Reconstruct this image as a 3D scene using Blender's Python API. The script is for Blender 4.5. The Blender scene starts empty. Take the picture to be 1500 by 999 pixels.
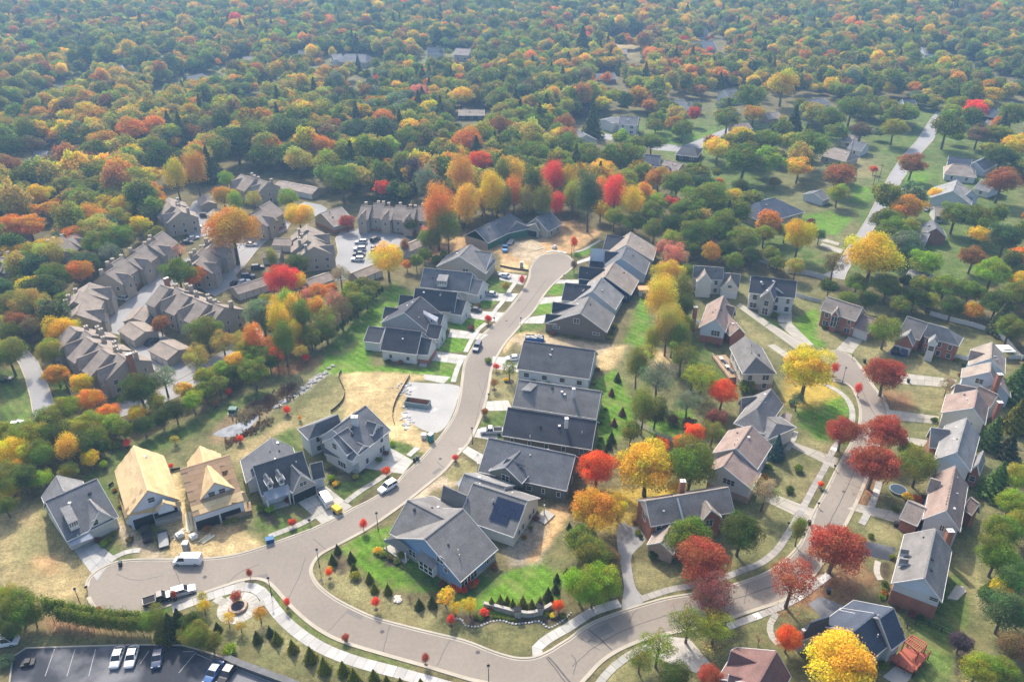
import bpy, bmesh, math, random
import numpy as np
from mathutils import Vector, Matrix, noise as mnoise
from mathutils.geometry import tessellate_polygon

R = math.radians
SC = bpy.context.scene
COL = SC.collection
rnd = random.Random(7)

# ------------------------------------------------------------ camera, sky, sun
CAM_H, PITCH, LENS = 120.0, 30.0, 28.0
FPX = 1500 * LENS / 36.0
cam_d = bpy.data.cameras.new('camera')
cam = bpy.data.objects.new('camera', cam_d); COL.objects.link(cam)
cam.location = (0, 0, CAM_H); cam.rotation_euler = (R(90 - PITCH), 0, 0)
cam_d.lens = LENS; cam_d.sensor_width = 36; cam_d.clip_start = 1; cam_d.clip_end = 30000
SC.camera = cam

SUN_EL, SUN_AZ = 44.0, -19.0          # azimuth measured from +Y towards +X
world = bpy.data.worlds.new('World'); SC.world = world; world.use_nodes = True
wn = world.node_tree.nodes; wl = world.node_tree.links
sky = wn.new('ShaderNodeTexSky'); sky.sky_type = 'NISHITA'; sky.sun_disc = False
sky.sun_elevation = R(SUN_EL); sky.sun_rotation = R(SUN_AZ); sky.air_density = 1.0; sky.dust_density = 3.5
wl.new(sky.outputs[0], wn['Background'].inputs[0]); wn['Background'].inputs[1].default_value = 0.15
sd = bpy.data.lights.new('sun', 'SUN'); sd.energy = 3.1; sd.angle = R(2.0); sd.color = (1.0, 0.92, 0.80)
sun = bpy.data.objects.new('sun', sd); COL.objects.link(sun)
v = Vector((math.sin(R(SUN_AZ)) * math.cos(R(SUN_EL)), math.cos(R(SUN_AZ)) * math.cos(R(SUN_EL)), math.sin(R(SUN_EL))))
sun.rotation_euler = v.to_track_quat('Z', 'Y').to_euler()
SC.view_settings.view_transform = 'Standard'; SC.view_settings.look = 'None'
SC.view_settings.exposure = 0.97; SC.view_settings.gamma = 1.0
SC.cycles.max_bounces = 6; SC.cycles.transparent_max_bounces = 6; SC.cycles.volume_bounces = 1
SC.cycles.use_denoising = True

# ------------------------------------------------------------ measuring helpers
_c, _s = math.cos(R(PITCH)), math.sin(R(PITCH))
def P(px, py, h=0.0):
    """survey helper: the place on the level plane z = h that the photograph shows at a pixel"""
    dx = (px - 750) / FPX; dy = (499.5 - py) / FPX
    d = Vector((dx, _c + dy * _s, -_s + dy * _c))
    t = (h - CAM_H) / d.z
    return Vector((d.x * t, d.y * t, h))
def depth(p): return p.y * _c - (p.z - CAM_H) * _s
def proj(p):
    z = depth(p); y = p.y * _s + (p.z - CAM_H) * _c
    return 750 + FPX * p.x / z, 499.5 - FPX * y / z
def crop(ox, oy, k=5.0): return lambda x, y: (ox + x / k, oy + y / k)

# ------------------------------------------------------------ materials
MATS = {}
def nodes(m): return m.node_tree.nodes, m.node_tree.links
def mat(name, col, rough=0.85, var=0.12, scale=0.8, fine=0.10, fscale=9.0, metal=0.0, spec=0.3, obj=False, stretch=None, bump=0.0, col2=None):
    if name in MATS: return MATS[name]
    m = bpy.data.materials.new(name); m.use_nodes = True
    n, l = nodes(m); b = n['Principled BSDF']
    b.inputs['Roughness'].default_value = rough; b.inputs['Metallic'].default_value = metal
    b.inputs['Specular IOR Level'].default_value = spec
    tc = n.new('ShaderNodeTexCoord'); src = tc.outputs['Object']
    if stretch:
        mp = n.new('ShaderNodeMapping'); mp.inputs['Scale'].default_value = stretch; l.new(src, mp.inputs[0]); src = mp.outputs[0]
    n1 = n.new('ShaderNodeTexNoise'); n1.inputs['Scale'].default_value = scale; n1.inputs['Detail'].default_value = 5; l.new(src, n1.inputs[0])
    n2 = n.new('ShaderNodeTexNoise'); n2.inputs['Scale'].default_value = fscale; n2.inputs['Detail'].default_value = 3; l.new(src, n2.inputs[0])
    def rng(sock, a):
        r = n.new('ShaderNodeMapRange'); r.inputs['From Min'].default_value = 0.3; r.inputs['From Max'].default_value = 0.7
        r.inputs['To Min'].default_value = 1 - a; r.inputs['To Max'].default_value = 1 + a; l.new(sock, r.inputs[0]); return r.outputs[0]
    mu = n.new('ShaderNodeMath'); mu.operation = 'MULTIPLY'; l.new(rng(n1.outputs[0], var), mu.inputs[0]); l.new(rng(n2.outputs[0], fine), mu.inputs[1])
    vm = n.new('ShaderNodeVectorMath'); vm.operation = 'SCALE'; l.new(mu.outputs[0], vm.inputs['Scale'])
    if obj:
        oi = n.new('ShaderNodeObjectInfo'); l.new(oi.outputs['Color'], vm.inputs[0])
    elif col2:
        mx = n.new('ShaderNodeMix'); mx.data_type = 'RGBA'; mx.inputs[6].default_value = (*col, 1); mx.inputs[7].default_value = (*col2, 1)
        r = n.new('ShaderNodeMapRange'); r.inputs['From Min'].default_value = 0.42; r.inputs['From Max'].default_value = 0.58; l.new(n1.outputs[0], r.inputs[0])
        l.new(r.outputs[0], mx.inputs[0]); l.new(mx.outputs[2], vm.inputs[0])
    else: vm.inputs[0].default_value = col
    l.new(vm.outputs[0], b.inputs['Base Color'])
    if bump:
        bp = n.new('ShaderNodeBump'); bp.inputs['Strength'].default_value = bump; bp.inputs['Distance'].default_value = 0.3; l.new(n2.outputs[0], bp.inputs['Height']); l.new(bp.outputs[0], b.inputs['Normal'])
    MATS[name] = m; return m

M_asph = mat('road_asphalt', (0.235, 0.203, 0.168), 0.9, 0.14, 0.045, 0.06, 1.3)
M_asph2 = mat('court_asphalt', (0.27, 0.265, 0.265), 0.9, 0.13, 0.08, 0.07, 2.0)
M_asphD = mat('sealed_asphalt', (0.032, 0.036, 0.050), 0.8, 0.2, 0.09, 0.08, 2.0, col2=(0.15, 0.15, 0.16))
M_conc = mat('concrete', (0.38, 0.355, 0.31), 0.9, 0.08, 0.3, 0.05, 3.0)
M_slab = mat('concrete_slab', (1, 1, 1), 0.9, 0.10, 0.5, 0.05, 3.0, obj=True)
M_kerb = mat('kerb_concrete', (0.38, 0.34, 0.27), 0.9, 0.12, 0.2, 0.06, 3.0)
M_joint = mat('tar_joint', (0.09, 0.08, 0.08), 0.9, 0.2, 1.0)
M_white = mat('white_paint', (0.62, 0.62, 0.60), 0.6, 0.04)
M_paint = mat('line_paint', (0.33, 0.33, 0.33), 0.8, 0.2)
M_trim = mat('white_trim', (0.60, 0.59, 0.56), 0.6, 0.04)
M_brick = mat('brick', (0.30, 0.13, 0.085), 0.9, 0.15, 0.6, 0.16, 8.0)
M_brickp = mat('pale_brick', (0.36, 0.26, 0.2), 0.9, 0.15, 0.6, 0.16, 8.0)
M_stone = mat('stone', (0.33, 0.30, 0.26), 0.9, 0.2, 1.5, 0.2, 7.0)
M_glass = mat('window_glass', (0.025, 0.03, 0.038), 0.15, 0.1, spec=0.5)
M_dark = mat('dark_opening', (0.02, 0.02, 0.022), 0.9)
M_wood = mat('weathered_wood', (0.3, 0.2, 0.12), 0.85, 0.2)
M_redw = mat('red_deck_stain', (0.36, 0.10, 0.06), 0.8, 0.12)
M_bark = mat('bark', (0.13, 0.105, 0.085), 0.95, 0.25, 2.0)
M_ply = mat('sheathing', (1, 1, 1), 0.85, 0.06, 0.7, 0.09, 6.0, obj=True, stretch=(1, 1, 1))
M_wrap = mat('house_wrap', (0.50, 0.53, 0.58), 0.6, 0.06, 0.5)
M_zip = mat('green_sheathing', (0.035, 0.13, 0.075), 0.7, 0.1, 0.5)
M_metal = mat('grey_metal', (0.35, 0.36, 0.38), 0.45, 0.08, metal=0.4)
M_black = mat('black_metal', (0.03, 0.03, 0.033), 0.5, 0.05)
M_rubber = mat('tyre_rubber', (0.02, 0.02, 0.02), 0.9)
M_car = mat('car_paint', (1, 1, 1), 0.28, 0.02, fine=0.01, obj=True, spec=0.5)
M_solar = mat('solar_glass', (0.012, 0.02, 0.05), 0.25, 0.1, spec=0.6)
M_obj = mat('painted_item', (1, 1, 1), 0.7, 0.06, obj=True)

def roofm(name, col, **k):
    return mat('shingles_' + name, col, 0.88, 0.20, 0.30, 0.28, 4.0, stretch=(1, 1, 2.2), **k)
RF = {
 'slate': roofm('slate', (0.125, 0.128, 0.138)), 'charcoal': roofm('charcoal', (0.082, 0.083, 0.090)),
 'navy': roofm('navy', (0.052, 0.055, 0.066)), 'grey': roofm('grey', (0.170, 0.162, 0.155)),
 'lgrey': roofm('light_grey', (0.22, 0.215, 0.21)), 'tan': roofm('tan', (0.27, 0.225, 0.185)),
 'brown': roofm('brown', (0.25, 0.185, 0.155)), 'town': roofm('townhouse', (0.255, 0.210, 0.172)),
 'dkbrown': roofm('dark_brown', (0.27, 0.222, 0.188)), 'redbrown': roofm('red_brown', (0.16, 0.09, 0.08)),
 'metal': mat('standing_seam', (0.27, 0.29, 0.33), 0.7, 0.05, spec=.2), 'dkblue': roofm('blue_black', (0.055, 0.068, 0.095)),
}
def sid(name, col): return mat('siding_' + name, col, 0.75, 0.05, 0.5, 0.07, 4.0, stretch=(0.3, 0.3, 3.0))
WL = {
 'white': sid('white', (0.52, 0.52, 0.50)), 'cream': sid('cream', (0.58, 0.54, 0.46)), 'grey': sid('grey', (0.36, 0.36, 0.35)),
 'lgrey': sid('light_grey', (0.48, 0.49, 0.50)), 'tan': sid('tan', (0.40, 0.345, 0.275)), 'town': sid('townhouse_taupe', (0.34, 0.295, 0.235)),
 'blue': sid('blue', (0.17, 0.27, 0.42)), 'navy': sid('navy', (0.03, 0.06, 0.12)), 'brown': sid('brown', (0.16, 0.13, 0.105)),
 'olive': sid('olive', (0.13, 0.135, 0.12)), 'sky': sid('pale_blue', (0.46, 0.53, 0.60)), 'brick': M_brick, 'pbrick': M_brickp,
 'sage': sid('sage', (0.33, 0.32, 0.25)), 'zip': M_zip, 'wrap': M_wrap, 'stone': M_stone, 'dark': sid('charcoal_brown', (0.07, 0.065, 0.06)),
}

# ------------------------------------------------------------ object helpers
def link(o, parent=None):
    COL.objects.link(o)
    if parent is not None: o.parent = parent
    return o
def tag(o, label=None, cat=None, group=None, kind=None):
    if label: o['label'] = label
    if cat: o['category'] = cat
    if group: o['group'] = group
    if kind: o['kind'] = kind
    return o
def empty(name, loc=(0, 0, 0), rz=0.0, parent=None, **k):
    o = bpy.data.objects.new(name, None); o.location = loc; o.rotation_euler = (0, 0, rz); o.empty_display_size = 0.3
    link(o, parent); tag(o, **k); return o
def meshobj(name, verts, faces, mats, parent=None, fm=None, smooth=False, loc=None, rz=None, **k):
    me = bpy.data.meshes.new(name); me.from_pydata([tuple(v) for v in verts], [], faces)
    for m in (mats if isinstance(mats, (list, tuple)) else [mats]): me.materials.append(m)
    if fm: me.polygons.foreach_set('material_index', fm)
    if smooth: me.polygons.foreach_set('use_smooth', [True] * len(me.polygons))
    me.update()
    o = bpy.data.objects.new(name, me); link(o, parent)
    if loc is not None: o.location = loc
    if rz is not None: o.rotation_euler = (0, 0, rz)
    tag(o, **k); return o
def inst(name, me, parent=None, loc=None, rz=None, color=None, scale=None, **k):
    o = bpy.data.objects.new(name, me); link(o, parent)
    if loc is not None: o.location = loc
    if rz is not None: o.rotation_euler = (0, 0, rz)
    if color is not None: o.color = (*color[:3], 1)
    if scale is not None: o.scale = scale
    tag(o, **k); return o

class MB:
    """collects simple solids into one mesh"""
    def __init__(s): s.v = []; s.f = []; s.m = []; s.mi = 0
    def box(s, x0, x1, y0, y1, z0, z1, T=None):
        i = len(s.v)
        pts = [Vector(p) for p in ((x0,y0,z0),(x1,y0,z0),(x1,y1,z0),(x0,y1,z0),(x0,y0,z1),(x1,y0,z1),(x1,y1,z1),(x0,y1,z1))]
        s.v += [T @ p for p in pts] if T is not None else pts
        for q in ((3,2,1,0),(4,5,6,7),(0,1,5,4),(1,2,6,5),(2,3,7,6),(3,0,4,7)): s.f.append([i + k for k in q]); s.m.append(s.mi)
        return s
    def poly(s, pts):
        i = len(s.v); s.v += [Vector(p) for p in pts]; s.f.append(list(range(i, i + len(pts)))); s.m.append(s.mi); return s
    def prism(s, pts, dz):      # closed slab: polygon extruded straight down by dz
        n = len(pts); i = len(s.v); pts = [Vector(p) for p in pts]
        s.v += pts + [p - Vector((0, 0, dz)) for p in pts]
        s.f.append([i + k for k in range(n)]); s.f.append([i + n + k for k in reversed(range(n))]); s.m += [s.mi] * 2
        for k in range(n): a, b = i + k, i + (k + 1) % n; s.f.append([a, a + n, b + n, b]); s.m.append(s.mi)
        return s
    def tube(s, p0, p1, r0, r1=None, seg=6):
        r1 = r0 if r1 is None else r1; p0 = Vector(p0); p1 = Vector(p1); d = (p1 - p0).normalized()
        a = d.orthogonal().normalized(); b = d.cross(a); i = len(s.v)
        for p, r in ((p0, r0), (p1, r1)):
            for k in range(seg): t = 2 * math.pi * k / seg; s.v.append(p + (a * math.cos(t) + b * math.sin(t)) * r)
        for k in range(seg): j = (k + 1) % seg; s.f.append([i + k, i + j, i + seg + j, i + seg + k]); s.m.append(s.mi)
        s.f.append([i + k for k in reversed(range(seg))]); s.f.append([i + seg + k for k in range(seg)]); s.m += [s.mi] * 2
        return s
    def beam(s, p0, p1, w, h):   # rectangular bar between two points
        p0 = Vector(p0); p1 = Vector(p1); d = (p1 - p0); L = d.length
        if L < 1e-4: return s
        x = d / L; y = Vector((0, 0, 1)).cross(x)
        y = y.normalized() if y.length > 1e-4 else Vector((1, 0, 0)); z = x.cross(y)
        T = Matrix((( x.x, y.x, z.x, p0.x), (x.y, y.y, z.y, p0.y), (x.z, y.z, z.z, p0.z), (0, 0, 0, 1)))
        return s.box(0, L, -w / 2, w / 2, -h / 2, h / 2, T)
    def build(s, name, m, parent=None, **k):
        return meshobj(name, s.v, s.f, m, parent, s.m if any(s.m) else None, **k)
    def mesh(s, name, m):
        me = bpy.data.meshes.new(name); me.from_pydata([tuple(v) for v in s.v], [], s.f)
        for q in (m if isinstance(m, (list, tuple)) else [m]): me.materials.append(q)
        if any(s.m): me.polygons.foreach_set('material_index', s.m)
        return me

def smooth_line(pts, n=4, closed=False):
    """Catmull-Rom through world points"""
    out = []; N = len(pts)
    for i in range(N if closed else N - 1):
        g = (lambda k: pts[k % N]) if closed else (lambda k: pts[max(0, min(N - 1, k))])
        a, b, c, d = g(i - 1), g(i), g(i + 1), g(i + 2)
        for k in range(n):
            t = k / n
            out.append(0.5 * ((2 * b) + (c - a) * t + (2 * a - 5 * b + 4 * c - d) * t * t + (3 * b - a - 3 * c + d) * t ** 3))
    if not closed: out.append(pts[-1])
    return out
def W(pxs, h=0.0): return [P(x, y, h) for x, y in pxs]
def sheet(name, pts, z, m, parent=None, **k):
    vs = [Vector((p.x, p.y, z)) for p in pts]
    fs = [list(t) for t in tessellate_polygon([vs])]
    # wind upwards
    out = []
    for t in fs:
        a, b, c = (vs[i] for i in t)
        out.append(t if (b - a).cross(c - a).z > 0 else t[::-1])
    return meshobj(name, vs, out, m, parent, **k)
def offset(pts, d):
    out = []
    for i, p in enumerate(pts):
        a = pts[max(0, i - 1)]; b = pts[min(len(pts) - 1, i + 1)]
        t = (b - a); t.z = 0; t = t.normalized() if t.length > 1e-6 else Vector((1, 0, 0))
        out.append(p + Vector((-t.y, t.x, 0)) * d)
    return out
def strip_solid(mb, pts, d0, d1, z0, z1):
    A = offset(pts, d0); B = offset(pts, d1); i = len(mb.v); n = len(pts)
    for a, b in zip(A, B):
        mb.v += [Vector((a.x, a.y, z0)), Vector((a.x, a.y, z1)), Vector((b.x, b.y, z1)), Vector((b.x, b.y, z0))]
    for k in range(n - 1):
        j = i + 4 * k
        for q in ((0, 4, 5, 1), (1, 5, 6, 2), (2, 6, 7, 3)): mb.f.append([j + t for t in q]); mb.m.append(mb.mi)
    mb.f.append([i, i + 1, i + 2, i + 3]); mb.f.append([i + 4 * n - 1 - t for t in range(4)]); mb.m += [mb.mi] * 2
def resample(pts, step):
    L = [0]
    for a, b in zip(pts, pts[1:]): L.append(L[-1] + (b - a).length)
    n = max(1, round(L[-1] / step)); out = []; j = 0
    for k in range(n + 1):
        s = L[-1] * k / n
        while j < len(L) - 2 and L[j + 1] < s: j += 1
        t = (s - L[j]) / max(1e-9, L[j + 1] - L[j]); out.append(pts[j].lerp(pts[j + 1], t))
    return out
# ============================================================ THE SETTING
# ---- road outline: one asphalt sheet for the joined streets
north_kerb = [(128,859),(130,849),(138,840),(150,832),(164,826),(180,822),(210,820),(255,820),(296,819),(330,816),(362,809),(390,800),(420,789),(458,775),(490,760),(518,745),(548,730),(580,708),(592,695),(612,678),(636,652),(656,626),(668,604),(674,582),(677,560),(681,532),(692,512),(706,492),(726,474),(742,457),(754,442),(766,426),(775,408),(777,394),(782,384),(790,377),(803,373),(820,372),(833,376),(840,384),(838,392),(828,401),(816,411),(804,423),(794,436),(782,455),(768,470),(756,484),(742,500),(730,518),(720,540),(716,566),(710,592),(700,620),(686,648),(670,666),(650,690),(628,708),(598,732),(568,754),(540,773),(515,787),(490,800),(470,811),(460,822),(455,835),(459,848),(469,861),(490,877),(518,892),(550,906),(590,917),(630,927),(680,939),(716,953),(740,961),(760,965),(782,964),(804,955),(820,945),(836,935),(852,922),(872,911),(892,903),(912,896),(940,887),(976,877),(1010,871),(1040,865),(1068,859),(1100,849),(1124,839),(1150,822),(1172,798),(1182,776),(1194,748),(1210,720),(1224,692),(1238,666),(1252,640),(1260,616),(1259,592),(1248,568),(1234,560),(1214,556),(1200,545),(1196,530),(1204,519),(1222,514),(1242,519),(1256,532),(1268,549),(1280,567),(1292,582),(1300,598),(1301,616),(1293,640),(1281,670),(1267,706),(1250,745),(1234,776),(1214,808),(1196,836),(1172,862),(1150,878),(1124,887),(1090,898),(1060,908),(1020,918),(980,927),(950,934),(925,943),(900,955),(880,969),(862,988),(845,1010),(830,1060)]
south_kerb = [(770,1060),(735,1008),(690,995),(630,977),(570,960),(510,942),(478,928),(450,909),(424,885),(400,858),(386,849),(370,847),(352,850),(330,857),(300,867),(270,878),(238,889),(208,898),(186,903),(168,904),(150,899),(138,889),(130,874)]
kl1 = smooth_line(W(north_kerb), 3); kl2 = smooth_line(W(south_kerb), 3)
road = sheet('road', kl1 + kl2, 0.012, M_asph, kind='structure')
# ---- kerbs with gutters
def kerb(line, side=1, w=0.42, g=0.35, name='kerb', base=0.0):
    mb = MB(); strip_solid(mb, line, 0, side * w, base - 0.02, base + 0.12); o = mb.build(name, M_kerb, kind='structure')
    mb = MB(); strip_solid(mb, line, -side * g, -side * 0.002, base, base + 0.024); mb.build('gutter', M_kerb, kind='structure')
    return o
kerb(kl1, 1); kerb(kl2, 1)

# ---- tar joints and cracks on the road
def crack(pxs, w, name='road_joint'):
    l = resample(smooth_line(W(pxs), 3), 1.2); l = [p + Vector((rnd.uniform(-.08, .08), rnd.uniform(-.08, .08), 0)) for p in l]
    mb = MB(); strip_solid(mb, l, -w / 2, w / 2, 0.0, 0.017); mb.build(name, M_joint, kind='structure')
for pxs, w in [([(803,961),(818,978),(845,1010)],.32),([(800,963),(814,980),(838,1012)],.22),([(862,921),(880,936),(896,952)],.25),([(1070,879),(1110,866),(1150,850),(1180,826),(1200,795),(1222,752),(1240,716),(1256,680)],.16),
    ([(838,976),(870,948),(910,925),(960,906),(1010,892),(1070,879)],.13),([(840,988),(844,968),(836,958)],.13),([(852,934),(860,942),(868,936),(874,940)],.15),([(1256,680),(1276,640),(1284,610)],.12),
    ([(1284,610),(1274,596),(1262,570)],.12),([(922,912),(926,900),(934,893)],.12),([(880,952),(862,944),(866,934)],.1),([(985,885),(990,893)],.12),
    ([(330,856),(352,838),(380,826)],.1),([(560,960),(566,935),(572,914)],.1),([(640,975),(652,950),(660,936)],.1),([(480,925),(500,905),(512,890)],.09),([(420,880),(436,850),(448,815)],.1),([(655,690),(640,676)],.1),([(700,560),(714,590)],.08),([(745,480),(770,450),(800,410)],.1),([(690,650),(712,560),(748,490)],.09),([(250,822),(262,850),(268,876)],.1),([(170,840),(200,850),(240,842)],.08),([(1090,884),(1096,856)],.1),([(1150,862),(1138,838)],.1),([(1215,765),(1240,770)],.1),([(1000,900),(1006,878)],.1),([(1236,706),(1262,716)],.1),([(1255,655),(1284,664)],.1),([(460,790),(480,806)],.1)]: crack(pxs, w)
mh = MB()
for px in ((300,845),(470,850),(560,925),(645,672),(742,470),(1010,895),(1150,850),(1236,720),(1230,535),(700,955)):
    p = P(*px); MB().tube((p.x, p.y, 0), (p.x, p.y, .02), .42, seg=14).build('manhole', M_joint, road)
for px, a_, b_, t_ in (((380,845),3.2,1.1,.3),((640,690),2.6,1.0,.9),((880,925),4.5,2.2,.5),((1195,800),3.0,1.2,.8),((760,440),2.4,1.1,1.0),((520,900),3.4,1.0,-.5)):
    p = P(*px); T = Matrix.Translation((p.x, p.y, 0)) @ Matrix.Rotation(t_, 4, 'Z'); MB().box(-a_ / 2, a_ / 2, -b_ / 2, b_ / 2, 0, .016, T).build('road_patch', mat('patched_asphalt', (.17, .155, .14), .9, .1), road)
# ---- other paved ground (townhouse courts, distant streets)
def court(name, pxs, z, m, kerbs=True, sm=1, **k):
    l = W(pxs); l = smooth_line(l, sm, True) if sm > 1 else l
    o = sheet(name, l, z, m, kind='structure')
    if kerbs:
        ll = l + [l[0]]
        a = sum(p.x * q.y - q.x * p.y for p, q in zip(l, l[1:] + l[:1]))
        mb = MB(); strip_solid(mb, ll, 0, (-.3 if a > 0 else .3), 0, 0.11); mb.build('kerb', M_kerb, kind='structure')
    return o
court('car_park', [(20,962),(38,950),(100,948),(200,945),(268,946),(300,955),(350,972),(420,1004),(430,1040),(10,1040)], 0.01, M_asphD)
court('access_road', [(150,598),(172,592),(204,582),(240,568),(280,546),(330,512),(362,486),(374,480),(385,492),(372,506),(338,530),(300,556),(262,580),(215,600),(170,612)], 0.008, M_asph2)
court('townhouse_court', [(155,470),(168,458),(190,440),(204,428),(222,410),(236,396),(254,402),(262,408),(244,424),(224,444),(208,464),(216,476),(240,492),(262,510),(292,528),(308,540),(262,566),(240,556),(226,540),(196,512),(176,490),(158,486)], 0.012, M_asph2)
court('townhouse_lane', [(275,400),(310,382),(350,356),(378,330),(404,318),(426,326),(418,338),(392,350),(376,366),(362,384),(344,404),(352,418),(332,424),(316,434),(292,420),(276,412)], 0.014, M_asph2)
court('upper_court', [(276,310),(284,296),(296,290),(306,300),(318,318),(322,330),(300,346),(282,352),(274,338),(282,324)], 0.010, M_asph2)
court('link_lane', [(236,396),(256,384),(300,372),(330,366),(356,352),(362,362),(330,384),(300,392),(262,408)], 0.009, M_asph2)
court('residents_car_park', [(492,350),(500,340),(520,336),(560,338),(590,346),(600,352),(584,362),(560,380),(546,390),(548,402),(536,410),(510,408),(492,412),(488,396),(496,370)], 0.016, M_asph2)
court('garage_court', [(432,304),(446,296),(470,300),(480,306),(470,316),(452,318),(440,312)], 0.018, M_asph2, False)
court('hillside_road', [(28,512),(40,514),(54,530),(66,556),(78,590),(84,608),(50,612),(46,584),(38,554),(30,534),(22,522)], 0.012, M_asph2)
court('lower_hill_road', [(-20,660),(8,640),(28,622),(50,612),(84,608),(60,630),(30,652),(0,672),(-20,690)], 0.012, M_asph2)
court('distant_street', [(1205,404),(1222,396),(1236,372),(1256,344),(1272,318),(1290,282),(1304,256),(1320,232),(1344,206),(1360,180),(1372,164),(1386,160),(1380,178),(1366,206),(1342,232),(1330,250),(1310,282),(1292,314),(1270,350),(1252,380),(1240,398),(1236,410)], 0.012, M_asph2)
court('far_street', [(820,186),(850,192),(900,198),(960,210),(1000,214),(1060,190),(1090,184),(1070,200),(1010,224),(960,220),(900,206),(820,198)], 0.012, M_asph2, False)
court('track', [(905,772),(914,764),(922,770),(934,772),(946,790),(926,812),(926,838),(932,862),(944,880),(912,894),(914,860),(908,820),(904,796)], 0.010, mat('grey_gravel', (0.27, 0.26, 0.25), 0.95, 0.15, 0.3, 0.1, 4), False, 3)
court('gravel_pad', [(598,560),(622,561),(672,565),(670,586),(664,604),(652,626),(634,634),(606,622),(594,604),(600,590),(592,574)], 0.012, mat('gravel', (0.36, 0.35, 0.33), 0.95, 0.08, 0.15, 0.12, 3.0), False, 3)
for l in [[(598,592),(612,600),(632,602),(640,598)],[(590,604),(598,618),(596,628)],[(592,566),(604,570),(610,566)]]:
    mb = MB(); strip_solid(mb, smooth_line(W(l), 4), -.6, .6, 0, .03); mb.build('limestone_dust', mat('dust', (0.45, 0.43, 0.40), .95, .2, .9), kind='structure')
court('water', [(312,636),(330,626),(346,621),(360,614),(374,606),(379,612),(368,624),(360,632),(345,639),(326,640)], 0.03, mat('pond_pale_grey', (0.24, 0.25, 0.26), 0.8, 0.3, 0.5, spec=0.2), False, 2)  # pond in a mottled pale grey of its own

# parking bay lines
def stripes(pairs, w=.12, z=0.02):
    mb = MB()
    for a, b in pairs: strip_solid(mb, [P(*a), P(*b)], -w / 2, w / 2, 0, z)
    mb.build('bay_markings', M_paint, kind='structure')
stripes([((268,954),(284,954)),((287,955),(262,985)),((287,957),(310,967)),((160,972),(186,952)),((205,972),(218,953)),((345,978),(400,1000)),((330,985),(322,999)),((80,950),(66,990)),((110,950),(98,990)),((140,950),(130,990))])
stripes([((538,354),(534,392)),((521,372),(544,373)),((520,380),(540,381))], .2, .03)

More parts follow.
